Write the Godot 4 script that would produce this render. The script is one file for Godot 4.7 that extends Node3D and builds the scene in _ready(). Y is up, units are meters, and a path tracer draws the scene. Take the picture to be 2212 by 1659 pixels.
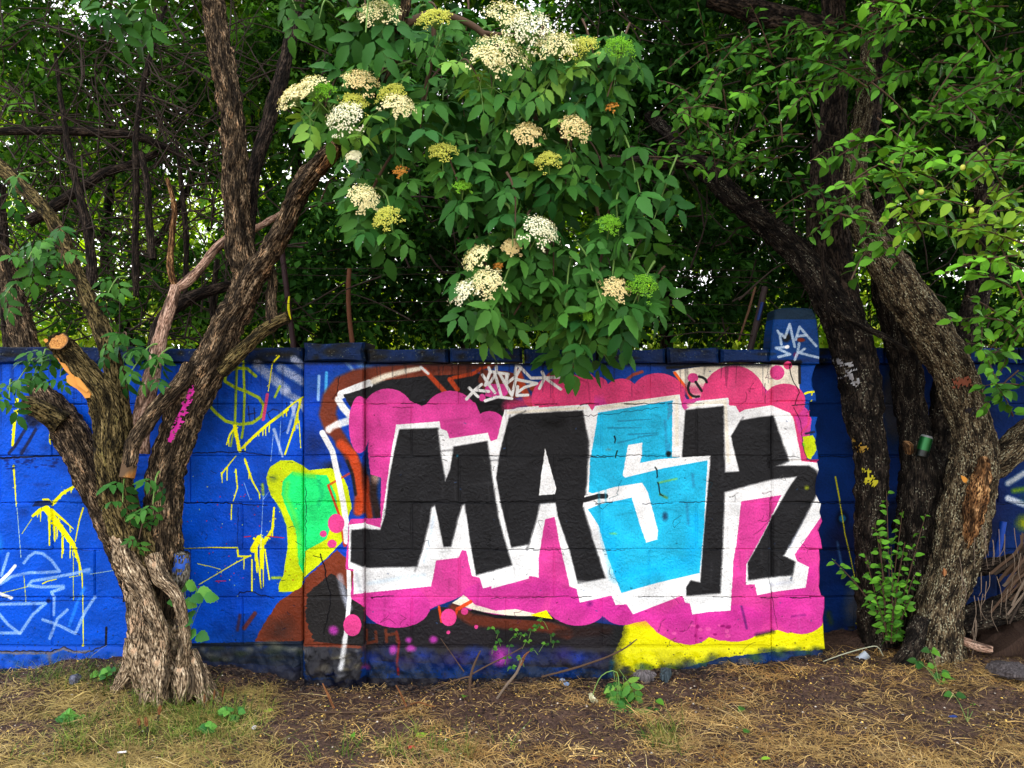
extends Node3D
# A painted block wall under elder and plum trees. Units are metres, y is up, the wall's face lies at z = 0.

const EYE := 1.57          # height of the eye
const DIST := 4.4          # eye to wall
const MPP := 0.00253       # metres on the wall's face per unit of the survey grid (2212 x 1659)
const GRIDS := {           # survey patches: origin and step in grid units
	0: [0.0, 0.0, 1.0], 1: [354.0, 707.8, 0.36], 2: [1061.8, 707.8, 0.36], 3: [354.0, 1061.8, 0.36], 4: [1061.8, 1061.8, 0.36],
	5: [0.0, 619.4, 0.28], 6: [0.0, 1083.9, 0.28], 7: [1592.6, 619.4, 0.28], 8: [1592.6, 1083.9, 0.28], 9: [0.0, 1097.1, 0.2133],
	10: [955.6, 752.1, 0.192], 11: [1645.7, 654.7, 0.08535], 12: [1946.6, 973.3, 0.3198], 13: [0.0, 796.3, 0.192], 14: [1327.2, 760.9, 0.22],
	15: [265.4, 265.4, 0.28], 16: [0.0, 0.0, 0.32], 17: [1504.2, 0.0, 0.32], 18: [0.0, 1393.6, 0.24], 19: [884.8, 1393.6, 0.24],
}
var rng := RandomNumberGenerator.new()
var mats := {}
var gnoise := FastNoiseLite.new()


func at(x: float, y: float, z: float) -> Vector3:
	var k := (DIST - z) / DIST * MPP
	return Vector3((x - 1106.0) * k, EYE - (y - 829.5) * k, z)


func g2(c: int, n: Array) -> PackedVector2Array:
	var o = GRIDS[c]
	var p := PackedVector2Array()
	for i in range(0, n.size(), 2):
		p.append(Vector2(o[0] + o[2] * n[i], o[1] + o[2] * n[i + 1]))
	return p


func rf(a: float, b: float) -> float:
	return rng.randf_range(a, b)


func lin(r: float, g: float, b: float) -> Color:   # 0..255 sRGB to linear, for vertex colours
	return Color(r / 255.0, g / 255.0, b / 255.0).srgb_to_linear()


func rgb8(r: float, g: float, b: float) -> Color:
	return Color(r / 255.0, g / 255.0, b / 255.0)


# ---------------------------------------------------------------- things and parts

func tag(o: Node, label: String, category: String, group := "", kind := "") -> void:
	if label: o.set_meta("label", label)
	if category: o.set_meta("category", category)
	if group: o.set_meta("group", group)
	if kind: o.set_meta("kind", kind)


func thing(called: String, label: String, category: String, where := Vector3.ZERO, group := "", kind := "") -> Node3D:
	var o := Node3D.new()
	o.name = called
	add_child(o, true)
	o.position = where
	tag(o, label, category, group, kind)
	return o


func part(o: Node, called: String, mesh: Mesh, m: Material, x := Transform3D()) -> MeshInstance3D:
	var n := MeshInstance3D.new()
	n.name = called
	n.mesh = mesh
	n.material_override = m
	n.transform = x
	o.add_child(n, true)
	return n


func solo(called: String, mesh: Mesh, m: Material, label: String, category: String, x := Transform3D(), group := "", kind := "") -> MeshInstance3D:
	var n := part(self, called, mesh, m, x)
	tag(n, label, category, group, kind)
	return n


func many(o: Node, called: String, mesh: Mesh, m: Material, where: Array, colors: Array) -> MultiMeshInstance3D:
	var mm := MultiMesh.new()
	mm.transform_format = MultiMesh.TRANSFORM_3D
	mm.use_colors = true
	mm.mesh = mesh
	mm.instance_count = where.size()
	for i in where.size():
		mm.set_instance_transform(i, where[i])
		mm.set_instance_color(i, colors[i])
	var n := MultiMeshInstance3D.new()
	n.name = called
	n.multimesh = mm
	n.material_override = m
	n.set_meta("kind", "stuff")
	o.add_child(n, true)
	return n


func mat(color: Color, rough := 0.85, spec := 0.4) -> StandardMaterial3D:
	var m := StandardMaterial3D.new()
	m.albedo_color = color
	m.roughness = rough
	m.metallic_specular = spec
	return m


func leafmat(color: Color, through := 0.6, rough := 0.5, spec := 0.4, tinted := false) -> StandardMaterial3D:
	var m := mat(color, rough, spec)
	m.backlight_enabled = true
	m.backlight = Color(through * 0.85, through, through * 0.25)
	m.vertex_color_use_as_albedo = tinted
	m.cull_mode = BaseMaterial3D.CULL_DISABLED
	return m


# ---------------------------------------------------------------- mesh building

class MB:
	var v := PackedVector3Array()
	var n := PackedVector3Array()
	var uv := PackedVector2Array()
	var c := PackedColorArray()
	var ix := PackedInt32Array()
	var colored := false

	func p(a: Vector3, nn := Vector3.UP, t := Vector2.ZERO, col := Color.WHITE) -> int:
		v.append(a)
		n.append(nn)
		uv.append(t)
		if colored: c.append(col)
		return v.size() - 1

	func tri(a: int, b: int, d: int) -> void:
		ix.append(a)
		ix.append(b)
		ix.append(d)

	func quad(a: int, b: int, d: int, e: int) -> void:
		tri(a, b, d)
		tri(a, d, e)

	func flat_tri(a: Vector3, b: Vector3, d: Vector3, ta := Vector2.ZERO, tb := Vector2.ZERO, td := Vector2.ZERO, col := Color.WHITE) -> void:
		var nn := (d - a).cross(b - a).normalized()
		tri(p(a, nn, ta, col), p(b, nn, tb, col), p(d, nn, td, col))

	func flat_quad(a: Vector3, b: Vector3, d: Vector3, e: Vector3, col := Color.WHITE) -> void:
		flat_tri(a, b, d, Vector2(0, 0), Vector2(1, 0), Vector2(1, 1), col)
		flat_tri(a, d, e, Vector2(0, 0), Vector2(1, 1), Vector2(0, 1), col)

	func append(o: MB, x: Transform3D, col := Color.WHITE) -> void:
		var base := v.size()
		for i in o.v.size():
			v.append(x * o.v[i])
			n.append((x.basis * o.n[i]).normalized())
			uv.append(o.uv[i])
			if colored: c.append(o.c[i] * col if o.colored else col)
		for i in o.ix: ix.append(base + i)

	func mesh() -> ArrayMesh:
		for k in range(0, ix.size(), 3):   # faces turn the way their normals point
			var i0 := ix[k]
			var i1 := ix[k + 1]
			var i2 := ix[k + 2]
			if (v[i2] - v[i0]).cross(v[i1] - v[i0]).dot(n[i0] + n[i1] + n[i2]) < 0.0:
				ix[k + 1] = i2
				ix[k + 2] = i1
		var a := []
		a.resize(Mesh.ARRAY_MAX)
		a[Mesh.ARRAY_VERTEX] = v
		a[Mesh.ARRAY_NORMAL] = n
		a[Mesh.ARRAY_TEX_UV] = uv
		if colored: a[Mesh.ARRAY_COLOR] = c
		a[Mesh.ARRAY_INDEX] = ix
		var m := ArrayMesh.new()
		m.add_surface_from_arrays(Mesh.PRIMITIVE_TRIANGLES, a)
		return m


# A path in grid units with depth and radius per knot: [x, y, z, r(grid units)] -> points and radii in metres.
func limb(c: int, n: Array) -> Array:
	var o = GRIDS[c]
	var pts := PackedVector3Array()
	var rad := PackedFloat32Array()
	for i in range(0, n.size(), 4):
		pts.append(at(o[0] + o[2] * n[i], o[1] + o[2] * n[i + 1], n[i + 2]))
		rad.append(n[i + 3] * o[2] * MPP * (DIST - n[i + 2]) / DIST)
	return [pts, rad]


func resample(pts: PackedVector3Array, rad: PackedFloat32Array, step: float) -> Array:
	var q := PackedVector3Array()
	var r := PackedFloat32Array()
	var last := pts.size() - 1
	for i in last:
		var a := pts[maxi(i - 1, 0)]
		var b := pts[i]
		var d := pts[i + 1]
		var e := pts[mini(i + 2, last)]
		var k := maxi(1, int(ceil(b.distance_to(d) / step)))
		for j in k:
			var t := float(j) / k
			q.append(0.5 * (2.0 * b + (d - a) * t + (2.0 * a - 5.0 * b + 4.0 * d - e) * t * t + (3.0 * b - a - 3.0 * d + e) * t * t * t))
			r.append(lerpf(rad[i], rad[i + 1], t))
	q.append(pts[last])
	r.append(rad[last])
	return [q, r]


# Swept limb: bark ridges run along it; u goes round, v along. lobes = root flare lobes at the foot.
func tube(mb: MB, pts: PackedVector3Array, rad: PackedFloat32Array, sides := 10, step := 0.04, amp := 0.0, seedv := 0, lobes := 0.0, vs := 0.5, cap := true) -> void:
	var rs := resample(pts, rad, step)
	var q: PackedVector3Array = rs[0]
	var r: PackedFloat32Array = rs[1]
	var cnt := q.size()
	var tdir := (q[1] - q[0]).normalized()
	var side := tdir.cross(Vector3(0.13, 0.2, 1.0)).normalized()
	var s := 0.0
	var ku := maxf(1.0, round(TAU * rad[0] / 0.36))
	var base := mb.v.size()
	var rmax := 0.0
	for x in rad: rmax = maxf(rmax, x)
	for i in cnt:
		var nd := (q[mini(i + 1, cnt - 1)] - q[maxi(i - 1, 0)]).normalized()
		side = (side - nd * side.dot(nd)).normalized()
		var up := nd.cross(side)
		if i > 0: s += q[i].distance_to(q[i - 1])
		for j in sides + 1:
			var th := TAU * (j % sides) / sides
			var dir := side * cos(th) + up * sin(th)
			var rr := r[i]
			if amp > 0.0:
				var e := rmax * 21.0
				var h := gnoise.get_noise_3d(cos(th) * e + seedv * 17.0, sin(th) * e, s * 6.5)
				var h2 := gnoise.get_noise_3d(cos(th) * e * 3.0 + seedv * 31.0, sin(th) * e * 3.0, s * 18.0)
				rr += amp * (absf(h) * 2.2 - 0.6 + h2 * 0.7)
				rr += r[i] * 0.16 * gnoise.get_noise_3d(cos(th) * 0.8 + seedv * 5.0, sin(th) * 0.8, s * 3.5)
			if lobes > 0.0:
				var f := exp(-s * 7.0)
				rr *= 1.0 + lobes * f * (0.5 + 0.5 * sin(th * 5.0 + seedv))
			mb.p(q[i] + dir * rr, dir, Vector2(float(j) / sides * ku, s / vs))
	var w := sides + 1
	if amp > 0.0:   # shading follows the ridges
		for i in cnt:
			for j in w:
				var jj := j % sides
				var a := mb.v[base + i * w + (jj + 1) % sides] - mb.v[base + i * w + (jj + sides - 1) % sides]
				var b := mb.v[base + mini(i + 1, cnt - 1) * w + jj] - mb.v[base + maxi(i - 1, 0) * w + jj]
				var nn := a.cross(b)
				if nn.dot(mb.v[base + i * w + jj] - q[i]) < 0.0: nn = -nn
				if nn.length_squared() > 1e-14: mb.n[base + i * w + j] = nn.normalized()
	for i in cnt - 1:
		for j in sides:
			var a := base + i * w + j
			mb.quad(a, a + w, a + w + 1, a + 1)
	if cap:
		for e in [0, cnt - 1]:
			var mid := mb.p(q[e], (q[0] - q[1]).normalized() if e == 0 else (q[cnt - 1] - q[cnt - 2]).normalized(), Vector2(0.5, s))
			for j in sides: mb.tri(mid, base + e * w + j, base + e * w + j + 1)


func tube_mesh(l: Array, sides := 10, step := 0.04, amp := 0.0, seedv := 0, lobes := 0.0, vs := 0.5, cap := true) -> ArrayMesh:
	var mb := MB.new()
	tube(mb, l[0], l[1], sides, step, amp, seedv, lobes, vs, cap)
	return mb.mesh()


# A leaf along +x with its face to +y, cupped along the midrib.
func leaf(mb: MB, length: float, width: float, segs: int, cup: float, droop: float, teeth := 0.0, x := Transform3D(), col := Color.WHITE) -> void:
	var base := mb.v.size()
	for i in segs + 1:
		var t := float(i) / segs
		var w := width * 0.5 * pow(sin(PI * pow(t, 0.78)), 0.85) if i < segs else 0.0
		if teeth > 0.0 and i > 0 and i < segs: w *= 1.0 + (teeth if i % 2 == 0 else -teeth)
		var mid := Vector3(t * length, -droop * length * t * t, 0.0)
		var nn := Vector3(2.0 * droop * t, 1, 0).normalized()
		mb.p(x * mid, x.basis * nn, Vector2(t, 0.5), col)
		mb.p(x * (mid + Vector3(0, cup * w, w)), (x.basis * (nn + Vector3(0, 0, -cup))).normalized(), Vector2(t, 1), col)
		mb.p(x * (mid + Vector3(0, cup * w, -w)), (x.basis * (nn + Vector3(0, 0, cup))).normalized(), Vector2(t, 0), col)
	for i in segs:
		var a := base + i * 3
		if i == 0:
			mb.tri(a, a + 3, a + 4)
			mb.tri(a, a + 5, a + 3)
		elif i == segs - 1:
			mb.tri(a, a + 3, a + 1)
			mb.tri(a, a + 2, a + 3)
		else:
			mb.quad(a, a + 3, a + 4, a + 1)
			mb.quad(a, a + 2, a + 5, a + 3)


func facing(dir: Vector3, up: Vector3, roll := 0.0, size := 1.0) -> Basis:   # x along dir, y near up
	var x := dir.normalized()
	var z := x.cross(up)
	if z.length_squared() < 1e-6: z = x.cross(Vector3(0.3, 0.1, 1.0))
	z = z.normalized()
	var b := Basis(x, z.cross(x), z)
	if roll != 0.0: b = b.rotated(x, roll)
	return b.scaled(Vector3.ONE * size)


func ball_dir() -> Vector3:
	var z := rf(-1, 1)
	var a := rf(0, TAU)
	var r := sqrt(1.0 - z * z)
	return Vector3(r * cos(a), z, r * sin(a))


# An angular stone: a ball cut by planes, then weathered. rough 0 leaves a ball.
func stone_mesh(size: Vector3, seedv: int, rough := 0.25) -> ArrayMesh:
	var mb := MB.new()
	var rg := RandomNumberGenerator.new()
	rg.seed = seedv * 77 + 5
	var planes := []
	for i in 13:
		var q := Vector3(rg.randf_range(-1, 1), rg.randf_range(-1, 1), rg.randf_range(-1, 1)).normalized()
		planes.append([q, rg.randf_range(0.56, 0.9)])
	var k := 12
	var w := 20
	var p := []
	for i in k + 1:
		for j in w + 1:
			var ph := PI * i / k
			var th := TAU * (j % w) / w
			var d := Vector3(sin(ph) * cos(th), cos(ph), sin(ph) * sin(th))
			var h := 1.0
			if rough > 0.1:
				for e in planes:
					var c: float = d.dot(e[0])
					if c > 0.05: h = minf(h, e[1] / c)
			h += rough * 0.5 * gnoise.get_noise_3d(d.x * 2.0 + seedv * 9.0, d.y * 2.0, d.z * 2.0) + rough * 0.25 * gnoise.get_noise_3d(d.x * 7.0, d.y * 7.0 + seedv, d.z * 7.0)
			p.append(d * h * size * 0.5)
	for i in k:
		for j in w:
			var a := i * (w + 1) + j
			for t in [[a, a + w + 1, a + w + 2], [a, a + w + 2, a + 1]]:
				var nn: Vector3 = (p[t[1]] - p[t[0]]).cross(p[t[2]] - p[t[0]])
				if nn.length_squared() < 1e-16: continue
				nn = nn.normalized()
				if nn.dot(p[t[0]]) < 0.0: nn = -nn
				var n0 := [0, 0, 0]
				for q in 3:
					var r: Vector3 = (p[t[q]] / size).normalized() / size
					n0[q] = mb.p(p[t[q]], (nn + r.normalized() * 0.15).normalized(), Vector2(p[t[q]].x, p[t[q]].z) * 8.0)
				mb.tri(n0[0], n0[1], n0[2])
	return mb.mesh()


# Paint that lies on a limb's bark: the limb's own faces near a stroke, lifted a little. stroke: grid knots [x, y, z, half width].
func paint_on(o: Node, src: ArrayMesh, c: int, n: Array, m: Material, cover := 0.7, called := "paint_smear") -> void:
	var l := limb(c, n)
	var q: PackedVector3Array = l[0]
	var r: PackedFloat32Array = l[1]
	var a := src.surface_get_arrays(0)
	var v: PackedVector3Array = a[Mesh.ARRAY_VERTEX]
	var nn: PackedVector3Array = a[Mesh.ARRAY_NORMAL]
	var ix: PackedInt32Array = a[Mesh.ARRAY_INDEX]
	var mb := MB.new()
	for k in range(0, ix.size(), 3):
		var i0 := ix[k]
		if nn[i0].z < 0.15: continue
		var mid := (v[i0] + v[ix[k + 1]] + v[ix[k + 2]]) / 3.0
		var hit := false
		for i in q.size() - 1:
			var d := q[i + 1] - q[i]
			var u := mid - q[i]
			var t := clampf((u.x * d.x + u.y * d.y) / maxf(d.x * d.x + d.y * d.y, 1e-9), 0.0, 1.0)
			var e := u - d * t
			if Vector2(e.x, e.y).length() < lerpf(r[i], r[i + 1], t) * (1.0 + 0.8 * gnoise.get_noise_3d(mid.x * 40.0, mid.y * 40.0, 0)): hit = true
		if not hit or gnoise.get_noise_3d(mid.x * 55.0, mid.y * 25.0, 7.0) > cover - 0.5: continue
		var b := [0, 0, 0]
		for j in 3: b[j] = mb.p(v[ix[k + j]] + nn[ix[k + j]] * 0.0025, nn[ix[k + j]])
		mb.tri(b[0], b[1], b[2])
	if mb.ix.size(): part(o, called, mb.mesh(), m)


# A flat piece of wood or bark with a traced outline (grid units), thick metres thick.
func splint(pts: PackedVector2Array, z: float, thick: float, dz := 0.0) -> ArrayMesh:
	var mb := MB.new()
	var n := pts.size()
	var f := []
	var b := []
	for i in n:
		var p := at(pts[i].x, pts[i].y, z)
		p.z += dz * sin(i * 2.1)
		f.append(p)
		b.append(p - Vector3(0, 0, thick))
	var t := Geometry2D.triangulate_polygon(pts)
	for i in range(0, t.size(), 3):
		for side in [f, b]:
			var k := [0, 0, 0]
			for j in 3: k[j] = mb.p(side[t[i + j]], Vector3.BACK if side == f else Vector3.FORWARD, pts[t[i + j]] / 60.0)
			mb.tri(k[0], k[1], k[2])
	var mid := Vector3.ZERO
	for p in f: mid += p / n
	for i in n:
		var j := (i + 1) % n
		var on: Vector3 = (f[j] - f[i]).cross(Vector3.BACK).normalized()
		if on.dot(f[i] - mid) < 0.0: on = -on
		mb.quad(mb.p(f[i], on), mb.p(f[j], on), mb.p(b[j], on), mb.p(b[i], on))
	return mb.mesh()


# ---------------------------------------------------------------- paint on the walls

class Canvas:
	var img: Image
	var o: Vector2
	var s: float
	var w: int
	var h: int
	var ns := FastNoiseLite.new()
	var rg := RandomNumberGenerator.new()
	var cracks: Array = []

	func _init(x0: float, y0: float, x1: float, y1: float, scale: float, base: Color) -> void:
		o = Vector2(x0, y0)
		s = scale
		w = int((x1 - x0) * s)
		h = int((y1 - y0) * s)
		img = Image.create(w, h, false, Image.FORMAT_RGB8)
		img.fill(base)
		ns.seed = 5
		ns.frequency = 0.07
		ns.fractal_octaves = 2
		rg.seed = 77

	func uvof(p: Vector2) -> Vector2:
		return Vector2((p.x - o.x) * s / w, (p.y - o.y) * s / h)

	func poly(pts: PackedVector2Array, col: Color, rough := 1.6) -> void:
		var q := PackedVector2Array()
		var lo := 1e9
		var hi := -1e9
		for p in pts:
			var t := (p - o) * s
			q.append(t)
			lo = minf(lo, t.y)
			hi = maxf(hi, t.y)
		var n := q.size()
		for y in range(maxi(0, int(lo)), mini(h, int(hi) + 1)):
			var xs := PackedFloat32Array()
			var yy := y + 0.5
			for i in n:
				var a := q[i]
				var b := q[(i + 1) % n]
				if (a.y <= yy) != (b.y <= yy):
					xs.append(a.x + (yy - a.y) / (b.y - a.y) * (b.x - a.x))
			xs.sort()
			for i in range(0, xs.size() - 1, 2):
				var xa := int(xs[i] + ns.get_noise_2d(xs[i] * 0.5, y) * rough * s * 0.9)
				var xb := int(xs[i + 1] + ns.get_noise_2d(xs[i + 1] * 0.5, y + 300) * rough * s * 0.9)
				xa = maxi(xa, 0)
				xb = mini(xb, w)
				if xb > xa: img.fill_rect(Rect2i(xa, y, xb - xa, 1), col)

	func oval(c: Vector2, rx: float, ry: float, col: Color, rough := 1.2) -> void:
		var p := PackedVector2Array()
		for i in 28: p.append(c + Vector2(cos(TAU * i / 28) * rx, sin(TAU * i / 28) * ry))
		poly(p, col, rough)

	# A spray-can or brush stroke: widths at both ends, softness of its edge, cover.
	func spray(pts: PackedVector2Array, width: float, col: Color, soft := 0.25, alpha := 1.0, width2 := -1.0, grain := 0.5) -> void:
		var q := PackedVector2Array()
		for p in pts: q.append((p - o) * s)
		var ra := width * 0.5 * s
		var rb := (width2 if width2 >= 0.0 else width) * 0.5 * s
		var rm := maxf(ra, rb) + 1.0
		var lo := q[0]
		var hi := q[0]
		for p in q:
			lo = lo.min(p)
			hi = hi.max(p)
		var bx := maxi(0, int(lo.x - rm))
		var by := maxi(0, int(lo.y - rm))
		var ex := mini(w - 1, int(hi.x + rm))
		var ey := mini(h - 1, int(hi.y + rm))
		var bw := ex - bx + 1
		var bh := ey - by + 1
		if bw <= 0 or bh <= 0: return
		var m := PackedFloat32Array()
		m.resize(bw * bh)
		m.fill(9.0)
		var n := q.size() - 1
		if n == 0:
			q.append(q[0] + Vector2(0.01, 0))
			n = 1
		for k in n:
			var a := q[k]
			var b := q[k + 1]
			var d := b - a
			var l2 := maxf(d.length_squared(), 1e-6)
			var r0 := lerpf(ra, rb, float(k) / n)
			var r1 := lerpf(ra, rb, float(k + 1) / n)
			for y in range(maxi(by, int(minf(a.y, b.y) - rm)), mini(ey, int(maxf(a.y, b.y) + rm)) + 1):
				var row := (y - by) * bw - bx
				for x in range(maxi(bx, int(minf(a.x, b.x) - rm)), mini(ex, int(maxf(a.x, b.x) + rm)) + 1):
					var px := x - a.x
					var py := y - a.y
					var t := clampf((px * d.x + py * d.y) / l2, 0.0, 1.0)
					px -= d.x * t
					py -= d.y * t
					var e := sqrt(px * px + py * py) / (r0 + (r1 - r0) * t)
					if e < m[row + x]: m[row + x] = e
		for y in range(by, ey + 1):
			var row := (y - by) * bw - bx
			for x in range(bx, ex + 1):
				var e := m[row + x]
				if e >= 1.0: continue
				var f := alpha
				if e > 1.0 - soft: f *= (1.0 - e) / soft
				if f < 0.97: f = clampf(f + (rg.randf() - 0.5) * grain * minf(1.0, f * 3.0), 0.0, 1.0)
				if f > 0.995: img.set_pixel(x, y, col)
				elif f > 0.0: img.set_pixel(x, y, img.get_pixel(x, y).lerp(col, f))

	func soft_oval(c: Vector2, rx: float, ry: float, col: Color, soft := 0.6, alpha := 1.0, grain := 0.4) -> void:
		var q := (c - o) * s
		var x0 := maxi(0, int(q.x - rx * s))
		var x1 := mini(w - 1, int(q.x + rx * s))
		for y in range(maxi(0, int(q.y - ry * s)), mini(h - 1, int(q.y + ry * s)) + 1):
			for x in range(x0, x1 + 1):
				var e := Vector2((x - q.x) / (rx * s), (y - q.y) / (ry * s)).length()
				e += ns.get_noise_2d(x * 0.35, y * 0.35) * 0.18
				if e >= 1.0: continue
				var f := alpha * minf(1.0, (1.0 - e) / soft)
				f = clampf(f + (rg.randf() - 0.5) * grain * minf(1.0, f * 3.0), 0.0, 1.0)
				if f > 0.0: img.set_pixel(x, y, img.get_pixel(x, y).lerp(col, f))

	# Thrown paint: a ragged streak with drips hanging from it.
	func splat(pts: PackedVector2Array, wa: float, wb: float, col: Color, drips := 5, drip_len := 60.0) -> void:
		spray(pts, wa, col, 0.1, 1.0, wb, 0.2)
		for k in pts.size() - 1:
			var steps := int(pts[k].distance_to(pts[k + 1]) / 2.5)
			for i in steps:
				var t := float(i) / maxi(steps, 1)
				var c: Vector2 = pts[k].lerp(pts[k + 1], t)
				var ww := lerpf(wa, wb, (k + t) / (pts.size() - 1)) * 0.5
				if rg.randf() < 0.75:
					var off := Vector2(rg.randf_range(-1, 1), rg.randf_range(-1, 1)) * ww * 1.15
					spray(PackedVector2Array([c + off]), ww * rg.randf_range(0.4, 1.1), col, 0.2, 1.0, -1.0, 0.1)
				if rg.randf() < 0.10:
					spray(PackedVector2Array([c + Vector2(rg.randf_range(-3, 3) * ww, rg.randf_range(-3, 3) * ww)]), rg.randf_range(1.5, 3.0), col, 0.3)
		for i in drips:
			var k := rg.randi() % (pts.size() - 1)
			var c: Vector2 = pts[k].lerp(pts[k + 1], rg.randf())
			var l := drip_len * rg.randf_range(0.3, 1.0)
			spray(PackedVector2Array([c, c + Vector2(rg.randf_range(-1, 1), l)]), 3.6, col, 0.2, 1.0, 2.4, 0.1)

	func crack(pts: PackedVector2Array, width: float, col: Color, jit := 5.0) -> void:
		var q := PackedVector2Array()
		for k in pts.size() - 1:
			var steps := maxi(2, int(pts[k].distance_to(pts[k + 1]) / 7.0))
			for i in steps:
				q.append(pts[k].lerp(pts[k + 1], float(i) / steps) + Vector2(rg.randf_range(-jit, jit), rg.randf_range(-jit, jit)) * 0.5)
		q.append(pts[pts.size() - 1])
		spray(q, width, col, 0.3, 0.95, width * 0.6, 0.2)
		cracks.append([q, width])

	# Weather, roller marks and dirt over everything, then the textures.
	func finish(dirt_from: float, dirt_to: float, rust: bool) -> void:
		var n1 := FastNoiseLite.new()
		n1.seed = 11
		n1.frequency = 0.012 / s
		n1.fractal_octaves = 5
		var n2 := FastNoiseLite.new()
		n2.seed = 12
		n2.frequency = 0.20 / s
		n2.fractal_octaves = 3
		var a := n1.get_image(w, h).get_data()
		var b := n2.get_image(w, h).get_data()
		var d := img.get_data()
		var i := 0
		for y in h:
			var gy := o.y + y / s
			var low := clampf((gy - dirt_from) / (dirt_to - dirt_from), 0.0, 1.0)
			for x in w:
				var f := 1.0 + (a[i] - 128) * 0.0011 + (b[i] - 128) * 0.0009
				var k := i * 3
				var r := d[k] * f
				var g := d[k + 1] * f
				var l := d[k + 2] * f
				var dirt := low * low * clampf(0.35 + (a[i] - 110) * 0.013 + (b[i] - 128) * 0.010, 0.0, 0.92)
				if b[i] > 212: dirt = maxf(dirt, 0.22)
				if dirt > 0.0:
					r = lerpf(r, 40.0, dirt)
					g = lerpf(g, 36.0, dirt)
					l = lerpf(l, 36.0, dirt)
				d[k] = int(clampf(r, 0, 255))
				d[k + 1] = int(clampf(g, 0, 255))
				d[k + 2] = int(clampf(l, 0, 255))
				i += 1
		img = Image.create_from_data(w, h, false, Image.FORMAT_RGB8, d)

	func relief() -> Image:
		var hw := int(w * 0.8)
		var hh := int(h * 0.8)
		var n1 := FastNoiseLite.new()
		n1.seed = 21
		n1.frequency = 0.055 / (s * 0.8)
		n1.fractal_octaves = 3
		n1.domain_warp_enabled = true
		n1.domain_warp_amplitude = 12.0
		n1.domain_warp_frequency = 0.05
		var n2 := FastNoiseLite.new()
		n2.seed = 22
		n2.frequency = 0.016 / (s * 0.8)
		n2.fractal_octaves = 4
		var a := n1.get_image(hw, hh).get_data()
		var b := n2.get_image(hw, hh).get_data()
		var r := PackedByteArray()
		r.resize(hw * hh)
		for i in hw * hh:
			var v := 105.0 + absf(a[i] - 128) * 1.5 * (0.3 + b[i] / 255.0) + (b[i] - 128) * 0.40
			r[i] = int(clampf(v * 0.85 + 10.0, 0, 255))
		var im := Image.create_from_data(hw, hh, false, Image.FORMAT_L8, r)
		for c in cracks:
			var q: PackedVector2Array = c[0]
			for k in q.size() - 1:
				var u := (q[k] - o) * s * 0.8
				var e := (q[k + 1] - o) * s * 0.8
				var steps := int(u.distance_to(e)) + 1
				for j in steps:
					var t := u.lerp(e, float(j) / steps)
					im.fill_rect(Rect2i(int(t.x), int(t.y), maxi(1, int(c[1] * s * 0.5)), maxi(1, int(c[1] * s * 0.5))), Color(0.05, 0.05, 0.05))
		return im

	func material(relief_cm: float, rough := 0.5) -> StandardMaterial3D:
		var m := StandardMaterial3D.new()
		m.albedo_texture = ImageTexture.create_from_image(img)
		m.roughness = rough
		m.metallic_specular = 0.26
		m.heightmap_enabled = true
		m.heightmap_texture = ImageTexture.create_from_image(relief())
		m.heightmap_scale = relief_cm
		m.texture_repeat = false
		return m


const WHITE := Color(0.94, 0.94, 0.93)
const CREAM := Color(0.93, 0.89, 0.80)
const BLACK := Color(0.12, 0.12, 0.128)
const CYAN := Color(0.12, 0.72, 0.88)
const PINK := Color(0.84, 0.245, 0.58)
const ROSE := Color(0.87, 0.25, 0.47)
const BLUE := Color(0.0, 0.31, 0.80)
const NAVY := Color(0.02, 0.18, 0.42)
const DEEP := Color(0.03, 0.10, 0.27)
const YELLOW := Color(0.96, 0.93, 0.0)
const LIME := Color(0.68, 0.82, 0.05)
const GREEN := Color(0.12, 0.90, 0.46)
const BROWN := Color(0.46, 0.20, 0.12)
const RUST := Color(0.75, 0.26, 0.10)


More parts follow.
